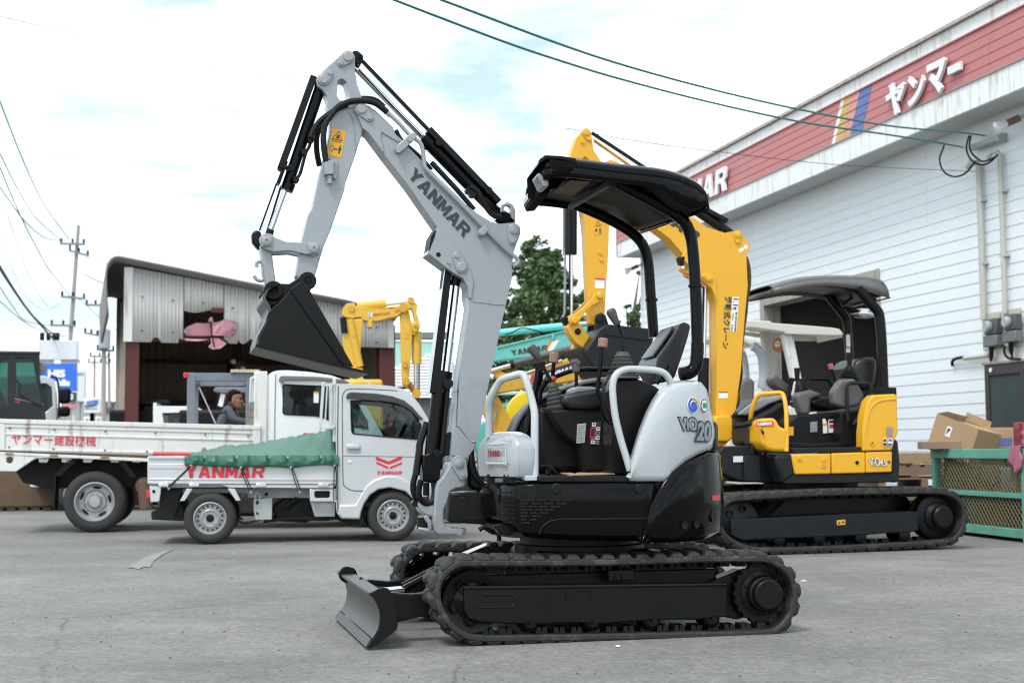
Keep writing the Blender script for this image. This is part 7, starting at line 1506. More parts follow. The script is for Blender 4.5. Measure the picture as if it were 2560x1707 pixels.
# ================================================================ green mesh cage with boxes
FCG=Fr(4.75,16.2,-80.4)
GRN=mat('turquoise green rack paint',(.13,.41,.31),.55,var=.12,rust=.5,streak=True,rcol=(.16,.09,.03))
CX=thing('mesh_cage','turquoise green steel mesh cage with rust streaks holding scrap','cage',FCG)
zt=FCG.p('R',1300,325,0).z +.02;zm=FCG.p('R',820,785,0).z;zl_ =FCG.p('R',1300,1222,0).z
for u in (0,1.95):
    for v in (0,1.2): MB(FCG).box(u,u +.08,v,v +.08,0,zt -.10).build('post',GRN,CX,bevel=.005)
for v in (0,1.2): MB(FCG).box(-.01,2.04,v -.006,v +.086,zt -.10,zt).build('top_rail',GRN,CX,bevel=.005)
for u in (-.006,1.946): MB(FCG).box(u,u +.086,.086,1.194,zt -.10,zt -.004).build('top_rail',GRN,CX,bevel=.005)
for z in (zm,zl_):
    for v in (.004,1.204): MB(FCG).box(.08,1.95,v,v +.06,z -.09 if z<.4 else z -.05,z).build('rail',GRN,CX,bevel=.004)
    for u in (.01,1.96): MB(FCG).box(u,u +.05,.08,1.2,z -.06,z -.002).build('rail',GRN,CX)
MB(FCG).box(.06,1.97,.05,1.22,zm -.052,zm -.04).build('shelf',RUST,CX)
MB(FCG).box(.06,1.97,.05,1.22,zl_ -.052,zl_ -.04).build('shelf',RUST,CX)
mb=MB(FCG);p_ =.072
for z0,z1 in ((zl_,zm -.05),(zm,zt -.10)):
    h=z1 -z0;k=-int(h/p_)-1
    while k*p_ <1.87:
        for sg in (1,-1):
            a,b=(k*p_,z0),(k*p_ +h,z1)
            lo,hi=max(0,-a[0]),min(h,1.87 -a[0])
            if hi -lo>.01:
                q0,q1=(a[0]+lo,z0 +lo),(a[0]+hi,z0 +hi)
                if sg<0: q0,q1=(1.87 -q0[0],q0[1]),(1.87 -q1[0],q1[1])
                mb.beam((.08 +q0[0],.03 +.004*sg,q0[1]),(.08 +q1[0],.03 +.004*sg,q1[1]),.0075,.0075,(0,1,0))
        k+=1
mb.build('wire_mesh',mat('rusty mesh wire',(.17,.155,.085),.7,rust=.2),CX,kind='stuff',smooth=0)
SCR=[mat('scrap straw brown',(.09,.07,.035),.9),mat('scrap dark',(.02,.02,.02),.6),mat('scrap grey blue',(.25,.27,.32),.7),CARD]
def boxthing(name,lab,cat,c,sz,rz,m_,tilt=0,grp=None):
    f=Fr(c[0],c[1],rz,c[2]);o=MB(f).box(-sz[0]/2,sz[0]/2,-sz[1]/2,sz[1]/2,0,sz[2])
    if tilt: o.v=[Matrix.Rotation(R(tilt),3,'Y') @ p for p in o.v]
    b=o.build(name,m_,None,bevel=.006);tag(b,lab,cat,grp);return b
def cg_(u,v,z): p=FCG.M @ Vector((u,v,z));return (p.x,p.y,p.z)
mb=MB(FCG)
for k in range(240):
    u,v=.2 +rnd.random()*.9,.12 +rnd.random()*.8;z=zm +.02 +rnd.random()*.30*math.exp(-((u -.55)/.4)**2);a=rnd.random()*6.28;l_ =.05 +rnd.random()*.14
    mb.beam((u,v,z),(u +math.cos(a)*l_,v +math.sin(a)*l_,z +(rnd.random()-.3)*.10),.015,.012)
o=mb.build('scrap_heap',SCR[0],None,smooth=0);tag(o,'tangled brown heap of scrap on the upper shelf of the mesh cage','scrap',kind='stuff')
boxthing('plastic_crate','black plastic crate on the upper shelf of the green mesh cage','crate',cg_(1.45,.4,zm +.26),(.5,.35,.12),-80,SCR[1]);boxthing('metal_tin','grey blue box standing under the black crate in the cage','box',cg_(1.35,.38,zm),(.35,.35,.25),-80,SCR[2])
boxthing('cardboard_flap','torn cardboard piece leaning at the mesh beside the grey blue box','cardboard',cg_(1.72,.16,zm +.0),(.40,.10,.26),-78,CARD,12);boxthing('cardboard_box','cardboard box low down behind the mesh on the bottom shelf of the cage','box',cg_(.75,.45,zl_),(.9,.5,.34),-80,mat('dirty cardboard',(.16,.13,.07),.85,var=.3));boxthing('oil_can','dark can beside the low cardboard box on the bottom shelf','can',cg_(1.62,.45,zl_),(.3,.35,.30),-80,SCR[1])
for z,lab in ((zm,'brown plywood sheet closing the far end of the upper shelf of the cage'),(zl_,'brown plywood sheet closing the far end of the lower shelf of the cage')):
    o=MB(FCG).box(.10,.115,.10,1.19,z,z +.37).build('filler_panel',mat('brown filler',(.13,.10,.06),.85,var=.35,scale=4),None);tag(o,lab,'board')  # added dark panels, keep the bright warehouse wall from showing through the mesh
FQ=Fr(0,16.0,0)
A_,B_,D_ =FQ.p('Q',705,930),FQ.p('Q',1115,1095),FQ.p('Q',612,1218);C_ =FQ.p('Q',1375,1160,.42)
e1,e3=B_ -A_,(D_ -A_)*1.22;e2=C_ -B_
bxr=Fr((A_.x +C_.x)/2,16.2,0,zt);BX=thing('cardboard_box','large open brown cardboard box tilted on top of the green cage','box',bxr)
def panel(p,a,b,t,name,m_=CARD):
    nn=a.cross(b).normalized()*t;mb=MB(FQ);mb.hexa([p,p +a,p +a +nn,p +nn,p +b,p +a +b,p +a +b +nn,p +b +nn]);return mb.build(name,m_,BX,recalc=True)
panel(A_,e1,e3,.006,'front_side');panel(A_ +e2,e1,e3,.006,'back_side');panel(A_,e2,e3,.006,'end_side');panel(B_,e2,e3,.006,'end_side');panel(A_ +e3,e1,e2,.006,'bottom')
f1=FQ.p('Q',800,870,.25);panel(A_,e2,(f1 -A_)*.55 +e1*.10,.005,'flap',CARDIN);panel(A_ +e1*.5,e1*.5,e2*.92,.005,'flap');panel(A_ +e2,e1*.62,Vector((.06,.10,.09)),.005,'flap',CARDIN)
nn=e1.cross(e3).normalized();nn=nn if nn.y<0 else -nn;q=[A_ +e1*a +e3*b +nn*.004 for a,b in ((.30,.22),(.42,.22),(.42,.50),(.30,.50))];lb=flat(MB(FQ),q,.002).build('label',WHITE,BX);flat(MB(FQ),[q[0].lerp(q[2],.2),q[1].lerp(q[3],.2),q[1].lerp(q[3],.35),q[3].lerp(q[1],.15)],.004).build('label_print',DARKT,lb)
b2=FQ.p('Q',1440,1306,.3);bb=boxthing('cardboard_box','second cardboard box with blue print behind the open one','box',(b2.x,16.55,zt),(.75,.4,.24),-12,mat('tan cardboard',(.42,.27,.16),.8))
FB2=Fr(b2.x,16.55,-12,zt);q=[Vector((-.15 +a,-.203,b)) for a,b in ((0,.12),(.22,.12),(.22,.03),(0,.03))];flat(MB(FB2),q,.002).build('box_print',mat('blue ink',(.10,.15,.38),.7),bb)
pl_ =boxthing('wooden_block','flat wooden board under the tilted cardboard box','board',(FQ.p('Q',720,1290).x,16.0,zt),(.42,.5,.085),-10,mat('brown board',(.28,.18,.13),.8));
CRR=mat('dark pink plastic',(.33,.05,.09),.45)
q=FQ.p('Q',1480,1290,.0);CRX=thing('plastic_crate','dark pink plastic crate at the right end on top of the cage','crate',Fr(q.x +.25,15.6,-10,zt));f=Fr(q.x +.25,15.6,-10,zt)
for a,b,c,d in ((-.35,.35,-.22,-.20),(-.35,.35,.20,.22),(-.35,-.33,-.2,.2),(.33,.35,-.2,.2)):
    for z in (0,.10,.20): MB(f).box(a,b,c,d,z,z +(.05 if z<.2 else .09)).build('slat',CRR,CRX)
    for k in range(7):
        s=k/6;x,y=a +(b -a)*s if b -a>.1 else a,c +(d -c)*s if d -c>.1 else c;MB(f).box(x -.0,x +.02,y -.0,y +.02,.0,.27).build('rib',CRR,CRX)
TW=mat('pink towel',(.45,.16,.22),.9,var=.2,bump=.5,bscale=80);rows=[]
tq=FCG.p('R',1860,330,-.03)
for i in range(8):
    t=i/7;r_ =[]
    for j in range(9): s=j/8;r_.append(Vector((1.80 +s*.22 +.015*math.sin(i +j*1.9),-.03 -.02*math.sin(s*9 +i*.4)*t,zt +.03 -t*(.16 +.12*math.sin(s*3.1))-.03*(j==0))))
    rows.append(r_)
rows.insert(0,[Vector((p.x,.12,zt +.012)) for p in rows[0]])
tw=MB(FCG).grid(rows).build('towel',TW,None,smooth=80,solid=.008);tag(tw,'pink towel hanging over the near corner post of the cage','towel')
def pallet(f,m_,lab,grp):
    t=thing('wooden_pallet',lab,'pallet',f,group=grp)
    for k in range(7): MB(f).box(-.55,.55,-.55 +k*.16,-.55 +k*.16 +.10 +.02*(k%2),.122,.142).build('deck_board',m_,t,smooth=0)
    for k in range(3): MB(f).box(-.55 +k*.51,-.55 +k*.51 +.08,-.55,.55,.022,.120).build('bearer',m_,t,smooth=0)
    for k in range(3): MB(f).box(-.55,.55,-.55 +k*.49,-.45 +k*.49,0,.020).build('bottom_board',m_,t,smooth=0)
    return t
px_ =(2262 -1280)/PX*17.6
for k,lab in enumerate(('lowest pallet of the stack between yellow excavator and green cage','second pallet from the ground in the stack by the cage','third pallet from the ground in the stack by the cage','fourth pallet from the ground in the stack by the cage','fifth pallet from the ground, just under the palest one','topmost palest pallet of the stack between yellow excavator and cage')):
    pallet(Fr(px_ +(.0,.06,-.03,.10,.02,-.02)[k],17.7 +.02*k,(2,87,94,0,86,93)[k],.148*k +.001),WOOD if k<5 else mat('pale pallet wood',(.40,.29,.17),.8,var=.2,scale=12),lab,'stacked wooden pallets')
# ================================================================ open shed on the left
FS=Fr((285 -1176)*25.5/3266.7,25.5,17)
CORR=mat('weathered corrugated sheet',(.56,.545,.525),.65,var=.06,scale=2.5,dirt=.14,dcol=(.33,.30,.26),streak=True)
ROOFM=mat('grey cement roof sheet',(.22,.215,.205),.85,var=.25,scale=6,bump=.3)
REDC=mat('red oxide steel',(.085,.018,.014),.6,var=.2,rust=.2)
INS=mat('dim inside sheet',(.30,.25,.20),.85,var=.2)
SX=thing('open_shed','old open fronted corrugated shed with dark interior and broken wall opening','shed',FS)
def lp(x,y,v=0.): return FS.p('L',x,y,v)
def bpt(x,y,v=0.): return FS.p('B',x,y,v)
topl=[lp(858,440),lp(1190,500),lp(1720,600),bpt(500,655),bpt(700,690),bpt(960,775),bpt(1006,785)]
uL,uRr=topl[0].x,topl[-1].x
def interp(pl,u):
    for a,b in zip(pl,pl[1:]):
        if u <= b.x: return a.z +(b.z -a.z)*(u -a.x)/max(1e-6,b.x -a.x)
    return pl[-1].z
botl=[lp(805,925),lp(985,928),lp(1005,898),lp(1035,900),lp(1055,932),lp(1165,934),lp(1172,900),lp(1196,912),lp(1470,912),lp(1500,938),lp(1550,938),lp(1556,915),lp(1580,940),lp(1600,938),lp(1640,905),lp(1665,940),bpt(1000,966)]
wu0,wu1,wz0,wz1=lp(1200,800).x,lp(1462,800).x,lp(1300,886).z,lp(1300,726).z
pit=.066;nsh=9
for k in range(nsh):
    a,b=uL +(uRr -uL)*k/nsh,uL +(uRr -uL)*(k +1)/nsh
    n=int((b -a)/pit*6)
    spans={}
    def colu(lo,hi,us,off):
        rows=[[Vector((u,off -.008*math.cos(u/pit*6.2832),z(u))) for u in us] for z in (lo,hi)]
        return rows
    us=[a +(b -a)*i/n for i in range(n +1)]
    lo=lambda u: interp(botl,u);hi=lambda u: interp(topl,u)
    mb=MB(FS);w_in =[u for u in us if wu0<u<wu1]
    if w_in and len(w_in)>2:
        out=[u for u in us if u <= wu0 or u >= wu1]
        grp=[[u for u in us if u <= wu0],[u for u in us if u >= wu1]]
        for g_ in grp:
            if len(g_)>1: mb.grid(colu(lo,hi,g_,.006*(k%2)))
        mb.grid(colu(lambda u: wz1 +.03*math.sin(u*9),hi,w_in,.006*(k%2)))
    else: mb.grid(colu(lo,hi,us,.006*(k%2)))
    mb.build('corrugated_sheet',CORR,SX,smooth=60,solid=.004)
    for r_ in (.15,.62):
        u=a +.2;MB(FS).cyl((u,-.03,lo(u)+(hi(u)-lo(u))*r_),(u,-.05,lo(u)+(hi(u)-lo(u))*r_),.02,6).build('fixing_bolt',STEEL,SX)
a=lp(812,440);e=lp(862,925)
MB(FS).box(a.x,e.x,-.03,.05,e.z,a.z).build('corner_board',WBED,SX);a=bpt(968,780);e=bpt(1004,965);MB(FS).box(a.x,e.x,-.03,.03,e.z,a.z).build('corner_board',CORR,SX)
prof=crom([bpt(1030,775,-.3),bpt(700,672,-.3),lp(1720,575,-.3),lp(1200,470,-.3),lp(850,400,-.3),lp(770,386,-.3),lp(728,405,-.3),lp(702,465,-.3),lp(700,600,-.3),lp(712,755,-.3)],3)
rows=[]
for i in range(49):
    v=-.3 +6.6*i/48
    rows.append([Vector((p.x,v,p.z +.03*math.cos(i*1.57))) for p in prof])
MB(FS).grid(rows).build('roof',ROOFM,SX,smooth=60,solid=.035)
xb,zb_ =uL,interp(topl,uL)
n=120;us=[uL -.1 +(uRr -uL +.1)*i/n for i in range(n +1)]
MB(FS).grid([[Vector((u,6.0 +.03*math.cos(i*1.57),.9 if z else interp(topl,max(u,uL))+.12)) for i,u in enumerate(us)] for z in (1,0)]).build('back_wall',INS,SX,smooth=60)
MB(FS).box(uL -.02,uL +.04,.1,6,1.2,zb_ -.1).build('side_wall',INS,SX);MB(FS).box(uRr -.05,uRr,.6,6,.3,interp(topl,uRr)-.05).build('side_wall',INS,SX)
for z in (1.3,2.0,2.9): MB(FS).box(uL,uRr,5.8,5.95,z,z +.09).build('girt',REDC,SX)
c=lp(850,1000);
for u,v,w_ in ((lp(822,1000).x,.05,.26),(bpt(918,1100).x,.1,.34),(lp(822,1000).x +.1,5.6,.2),(bpt(918,1100).x,5.6,.2),((uL +uRr)/2,5.6,.2)):
    hh=min(interp(topl,u),zb_)-.15
    for q0,q1 in ((v,v +.015),(v +w_ -.015,v +w_)): MB(FS).box(u,u +w_ *.9,q0,q1,0,hh).build('column_flange',REDC,SX)
    MB(FS).box(u +w_ *.43,u +w_ *.47,v +.015,v +w_ -.015,0,hh).build('column_web',REDC,SX)
MB(FS).box(uL,uRr,.06,.2,lp(1300,898).z -.07,lp(1300,898).z +.05).build('front_beam',REDC,SX);MB(FS).box(wu0 -.05,wu1 +.05,.03,.1,wz0 -.02,wz0 +.05).build('window_sill',REDC,SX);MB(FS).box(lp(1380,720).x,wu1,-.02,.05,wz1 -.02,wz1 +.06).build('rusty_strip',REDC,SX)
KM=mat('faded pink kite cloth',(.55,.26,.31),.7,var=.22,scale=6,dirt=.3,dcol=(.35,.15,.2));KD=mat('kite grey marks',(.20,.17,.22),.8)
KX=thing('bird_kite','faded pink bird shaped kite hung in the opening of the shed wall','kite',Fr(*(FS.M @ lp(1380,830))[:2],17,2.6))
def kq(pts,v,m_,nm):
    pp=[lp(x,y,v) for x,y in pts];return MB(FS).prism([Vector((p.x,v -.05*math.sin((i*.9)),p.z)) for i,p in enumerate(pp)],0,0,vec=(0,.012,0)).build(nm,m_,KX,smooth=0)
kq([(1200,850),(1230,825),(1275,805),(1360,800),(1385,798),(1385,885),(1300,888),(1220,885),(1203,872)],-.06,KM,'wing');kq([(1385,798),(1470,782),(1530,795),(1555,808),(1545,850),(1520,885),(1500,890),(1440,885),(1385,885)],-.07,KM,'wing')
kq([(1360,790),(1372,765),(1386,768),(1392,800),(1378,810)],-.10,KM,'head');kq([(1376,900),(1430,905),(1478,938),(1440,970),(1390,975),(1362,958),(1380,935)],-.08,KM,'tail');kq([(1200,905),(1360,912),(1290,922),(1220,918)],-.07,KM,'wing_tip')
for q in ([(1515,800),(1552,808),(1540,850),(1520,840)],[(1203,850),(1225,835),(1232,870),(1208,872)]): kq(q,-.085,KD,'wing_mark')
MB(FS).tube([lp(1275,805,-.08),lp(1385,798,-.10),lp(1470,782,-.09),lp(1555,808,-.08)],.010,6).build('spar',HAIR,KX);MB(FS).tube([lp(1376,770,-.11),lp(1385,890,-.11),lp(1400,960,-.09)],.010,6).build('spar',HAIR,KX)
FP=Fr(*(FS.M @ Vector((2.4,3.0,0)))[:2],17)
PX_ =thing('crane_arm','dull purple machine arm standing inside the dark shed','machine',FP);PUR=mat('dull purple paint',(.13,.05,.075),.6,var=.2)
pq=lambda *p: [FP.p('Z',x,y,0) for x,y in p]
b_ =MB(FP).prism(pq((845,60),(930,0),(1000,60),(1010,130),(950,170),(960,300),(900,420),(810,420),(870,180)),-.12,.12).build('arm',PUR,PX_,bevel=.02)
for x,y in ((845,20),(985,130),(895,160)): c=FP.p('Z',x,y,-.14);MB(FP).cyl(c,c +Vector((0,.28,0)),.05,10).build('pin',LAMPG,b_)
rod(FP,FP.p('Z',955,10,0),FP.p('Z',1210,155,0),.02,'cylinder',STEEL,PX_);rod(FP,FP.p('Z',800,50,.1),FP.p('Z',735,400,.1),.05,'mast',BLKM,PX_)
c=FP.p('Z',850,420,0);MB(FP).box(c.x -.4,c.x +.4,-.5,.5,.02,c.z +.02).build('body',PUR,PX_,bevel=.05)
# ================================================================ machines and vehicles between trucks and shed
FD=Fr(-2.6,22.0,6);DX2=thing('excavator','yellow excavator with folded arm in front of the corrugated shed, red kana on its boom','excavator',FD)
def dq(pts,v): return FD.ps('d',pts,v)
YB=mat('bright yellow paint',(.68,.41,.04),.42,var=.07,dirt=.1)
db=MB(FD).prism(dq([(65,430),(85,350),(125,290),(225,278),(235,310),(330,335),(560,345),(780,310),(860,285),(880,240),(880,205),(905,205),(945,240),(962,275),(998,290),(990,400),(1030,540),(1030,590),(960,680),(940,660),(880,380),(840,380),(760,440),(640,470),(510,505),(445,500),(445,578),(388,580),(385,500),(345,500),(310,455),(200,465),(120,460)],-.14),-.14,.14,[dq([(900,350),(925,345),(945,400),(962,510),(925,525),(905,420)],-.14)]).build('boom',YB,DX2,bevel=.01)
MB(FD).prism(dq([(780,435),(850,370),(885,380),(940,650),(930,760),(912,1000),(885,1325),(845,1325),(815,1290),(800,1000)],-.10),-.10,.10).build('stick',YB,DX2,bevel=.01)
MB(FD).prism(dq([(185,490),(330,465),(330,560),(295,900),(285,1060),(330,1080),(325,1260),(180,1260),(80,780),(75,700),(160,620)],-.16),-.16,.16).build('lower_boom',YB,DX2,bevel=.015)
for a,b,r,nm,m_ in (((260,325),(615,290),.07,'arm_cylinder',YB),((615,300),(870,268),.03,'rod',CHROME),((990,630),(990,1030),.075,'bucket_cylinder',YB),((978,1030),(978,1350),.03,'rod',CHROME),((1018,1030),(1018,1360),.014,'rod',STEEL),((170,480),(290,1060),.06,'boom_cylinder',YB),((865,1240),(985,1390),.05,'link',mat('worn orange link',(.30,.15,.05),.6)),((85,460),(105,650),.05,'hose',HOSE)): MB(FD).cyl(FD.p('d',*a,-.16 if nm in ('boom_cylinder','hose') else 0),FD.p('d',*b,-.16 if nm in ('boom_cylinder','hose') else 0),r,14).build(nm,m_,DX2)
for x,y,r in ((188,352,.05),(822,340,.07),(925,248,.05),(960,595,.05),(992,565,.04),(858,1240,.06),(988,1388,.07),(740,358,.03),(845,1010,.03),(845,1048,.03)): c=FD.p('d',x,y,-.15);MB(FD).cyl(c -Vector((0,.01,0)),c +Vector((0,.1,0)),r,12).build('pin',YELW,db)
mb=MB(FD);ftxt(mb,'㈱ホクショウ',dq([(455,412),(655,385),(655,420),(457,440)],-.142),.006,.02);mb.build('lettering',RED,db,smooth=0)
flat(MB(FD),dq([(400,402),(445,400),(440,450),(390,452)],-.142),.004).build('sticker',WHITE,db);flat(MB(FD),dq([(412,405),(425,404),(412,450),(400,450)],-.146),.004).build('sticker',BLUEP,db);flat(MB(FD),dq([(840,655),(890,655),(885,720),(845,720)],-.104),.004).build('sticker',ORANGE,db)
c=FD.p('d',250,1250,0);MB(FD).box(c.x -.35,c.x +.4,-.5,.5,.5,c.z +.02).build('swing_head',YB,DX2,bevel=.05);MB(FD).box(c.x -.9,c.x +.9,-.8,.8,.5,1.15).build('body',YB,DX2,bevel=.06)
for v in (-.9,.5): MB(FD).prism([Vector((c.x +a,0,b)) for a,b in ((-1.2,.3),(-1.,.03),(1.,.03),(1.2,.3),(1.,.57),(-1.,.57))],v,v +.4).build('crawler_track',RUB,DX2,bevel=.05)
FBc=Fr(-8.6,24.8,19);BX2=thing('excavator','excavator with black glazed cab and muddy tracks behind the flatbed','excavator',FBc)
jq=lambda fr,pts,v: fr.ps('J',pts,v)
BC=mat('charcoal cab paint',(.022,.022,.026),.4,spec=.3)
cabf=[(-200,215),(60,205),(258,212),(262,380),(292,560),(300,650),(-200,650)]
side=MB(FBc).prism(jq(FBc,cabf,-.6),-.6,-.54,[jq(FBc,[(-140,255),(52,250),(48,560),(-140,560)],-.6),jq(FBc,[(105,245),(200,250),(222,275),(262,440),(275,545),(225,530),(105,490)],-.6)]).build('cab_side',BC,BX2,bevel=.008)
MB(FBc).prism(jq(FBc,cabf,-.6),.54,.6,[jq(FBc,[(-140,255),(220,250),(270,545),(-140,560)],-.6)]).build('cab_side',BC,BX2,bevel=.008)
MB(FBc).prism(jq(FBc,[(-140,255),(220,250),(275,548),(-140,562)],-.6),-.575,-.57).build('window_pane',GLASSG,BX2);MB(FBc).prism(jq(FBc,[(-140,255),(220,250),(275,548),(-140,562)],-.6),.57,.575).build('window_pane',GLASSG,BX2)
a=jq(FBc,[(-210,198),(262,204),(264,216),(-210,214)],-.6);MB(FBc).prism(a,-.65,.65).build('cab_roof',mat('grey cab roof',(.10,.11,.12),.5),BX2,bevel=.02)
MB(FBc).tube(crom(jq(FBc,[(98,400),(118,402),(128,430),(128,480),(230,540),(275,552)],-.62),3),.016,8).build('grab_rail',BC,side);MB(FBc).tube(jq(FBc,[(96,512),(285,552)],-.605),.008,6).build('trim_line',LIGHTG,side)
for q in ([(102,518),(130,518),(130,523),(102,523)],[(102,534),(130,534),(130,539),(102,539)],[(102,523),(107,523),(107,534),(102,534)],[(125,523),(130,523),(130,534),(125,534)]): flat(MB(FBc),jq(FBc,q,-.60),.006).build('red_mark',RED,side,smooth=0)
MB(FBc).prism(jq(FBc,[(-80,440),(0,450),(40,530),(60,640),(-80,640)],-.2),-.3,.3).build('seat',mat('blue black seat',(.03,.035,.05),.7),BX2,bevel=.05)
c=FBc.p('J',270,315,-.3);MB(FBc).ball(c,.11,10,(.9,.4,1)).build('mirror',LIGHTG,BX2)
c=FBc.p('J',60,650,0);MB(FBc).box(c.x -2.2,c.x +.4,-.9,.9,.85,c.z -.05).build('body',mat('muddy ochre paint',(.055,.04,.024),.75,var=.3,rust=.4),BX2,bevel=.06)
for v in (-1.1,.7):
    tr_ =MB(FBc).prism([Vector((c.x +a -.2,0,b)) for a,b in ((-2.0,.35),(-1.7,.04),(1.5,.04),(1.85,.35),(1.5,.70),(-1.7,.70))],v,v +.4).build('crawler_track',mat('muddy steel track',(.13,.085,.05),.85,var=.35,scale=10,rust=.4),BX2,bevel=.04)
    for k in range(18): u=c.x -1.9 +k*.19;MB(FBc).box(u,u +.13,v -.015,v +.415,.01,.045).build('track_shoe',STEEL,tr_,smooth=0)
MB(FBc).box(c.x -1.9,c.x +1.4,-1.0,1.0,.3,.9).build('track_frame',mat('muddy ochre paint',(1,1,1)),BX2)
FL=Fr(-8.0,27.5,15);LX=thing('lorry','white lorry cab with large grey mirrors behind the black excavator cab','truck',FL)
cs=[(-140,372),(200,362),(300,366),(352,392),(368,470),(372,600),(370,760),(-140,760)]
MB(FL).prism(jq(FL,cs,-1),-1.0,-.9,[jq(FL,[(120,420),(300,412),(338,440),(346,560),(300,600),(120,600)],-1)]).build('cab_side',WHT,LX,bevel=.02);MB(FL).prism(jq(FL,cs,-1),.9,1.0).build('cab_side',WHT,LX,bevel=.02)
MB(FL).prism(jq(FL,[(120,420),(300,412),(338,440),(346,560),(300,600),(120,600)],-1),-.96,-.95).build('window_pane',mat('dark truck glass',(.05,.06,.065),.1),LX)
a=jq(FL,[(-140,372),(200,362),(300,366),(352,392)],-1);MB(FL).prism(a +[p -Vector((0,0,.06)) for p in a[::-1]],-.95,.95).build('cab_roof',WHT,LX,bevel=.02)
a=jq(FL,[(352,392),(370,480),(374,600),(372,760)],-1);MB(FL).prism(a +[p -Vector((.06,0,0)) for p in a[::-1]],-.95,.95).build('cab_front',WHT,LX,bevel=.02)
c=FL.p('J',100,760,0);MB(FL).box(c.x -5,c.x +1.0,-.9,.9,.5,c.z).build('chassis',CHAS,LX)
for v,s_ in ((-1.0,-1),(1.0,1)): wheel(FL,Vector((c.x +.5,v,.42)),.42,.26,.25,LX,holes=0,lugs=0,sgn=s_,big=True)
for x0,y0,x1,y1 in ((385,445,460,545),(380,565,457,630)): a,b=FL.p('J',x0,y0,-1.2),FL.p('J',x1,y1,-1.2);MB(FL).box(a.x,b.x,-1.3,-1.1,b.z,a.z).build('mirror',BLKM,LX,bevel=.05)
MB(FL).tube(crom(FL.ps('J',[(330,375),(365,372),(380,420),(386,500),(382,640)],-1.2),3),.02,6).build('mirror_arm',BLKM,LX)
FK2=Fr(-4.6,24.6,10);K2=thing('kei_truck','plain white small truck cab seen over the flatbed gate beside the steel frame','truck',FK2)
ks=[(1000,570),(1030,560),(1280,562),(1330,590),(1405,690),(1420,860),(1000,860)];kw=[(1060,608),(1250,605),(1320,630),(1385,690),(1072,690)]
MB(FK2).prism(jq(FK2,ks,-.7),-.7,-.64,[jq(FK2,kw,-.7)]).build('cab_side',WHT,K2,bevel=.015);MB(FK2).prism(jq(FK2,ks,-.7),.64,.7,[jq(FK2,kw,-.7)]).build('cab_side',WHT,K2,bevel=.015)
for v in (-.67,.67): MB(FK2).prism(jq(FK2,kw,-.7),v -.004,v +.004).build('window_pane',GLASS,K2)
a=jq(FK2,[(1000,570),(1030,560),(1280,562),(1330,590)],-.7);MB(FK2).prism(a +[p -Vector((0,0,.04)) for p in a[::-1]],-.66,.66).build('cab_roof',WHT,K2,bevel=.01)
MB(FK2).prism(jq(FK2,[(1058,606),(1250,602),(1325,628),(1318,634),(1248,612),(1070,620)],-.72),-.74,-.7).build('window_visor',BLKM,K2);MB(FK2).prism(jq(FK2,[(1320,640),(1345,632),(1368,690),(1330,690)],-.8),-.84,-.7).build('side_mirror',BLKM,K2,bevel=.02)
a=FK2.p('J',1000,860,0);MB(FK2).box(a.x -1.9,a.x +1.3,-.68,.68,.4,a.z +.05).build('bed',WHT,K2,bevel=.02);a0=FK2.p('J',1003,540,-.6);MB(FK2).box(a0.x,a0.x +.05,-.66,.66,.8,a0.z).build('guard_rack',WHT,K2)
for du in (-1.2,.7):
    for v,s_ in ((-.7,-1),(.7,1)): wheel(FK2,Vector((a.x +du,v,.27)),.27,.17,.15,K2,holes=0,lugs=0,sgn=s_)
def canopied(lab,fr,roof,posts,m_,vw):
    t=thing('canopied_machine',lab,'machine',fr);pr=fr.ps(vw,roof,-.5);MB(fr).prism(pr,-.5,.5).build('canopy_roof',m_,t,bevel=.03)
    for (x0,y0,x1,y1,v,mm) in posts: MB(fr).beam(fr.p(vw,x0,y0,v),fr.p(vw,x1,y1,v),.07,.07,(0,1,0)).build('canopy_post',mm,t)
    c=fr.p(vw,posts[0][2],posts[0][3],0);MB(fr).box(c.x -.5,c.x +.9,-.5,.5,.5,max(.9,c.z +.03)).build('body',BLKM,t,bevel=.05)
    for v in (-.7,.35): MB(fr).prism([Vector((c.x +a,0,b)) for a,b in ((-.8,.25),(-.6,.02),(.9,.02),(1.1,.25),(.9,.52),(-.6,.52))],v,v +.35).build('crawler_track',RUB,t,bevel=.04)
canopied('machine with black canopy on a bent post behind the white kei truck',Fr(-5.4,26.5,0),[(870,528),(900,518),(1090,520),(1118,535),(1112,552),(880,558)],[(918,552,935,600,0,BLKM),(935,598,935,800,0,BLKM)],BLKM,'J')
canopied('machine with grey canopy and slanting strut behind the man',Fr(-3.6,21.9,0),[(545,440),(570,402),(640,396),(1150,402),(1160,480),(700,495),(555,475)],[(655,490,615,770,.2,BLKM),(700,495,655,680,-.4,LAMPG)],mat('blue grey canopy',(.16,.165,.19),.5),'Z')
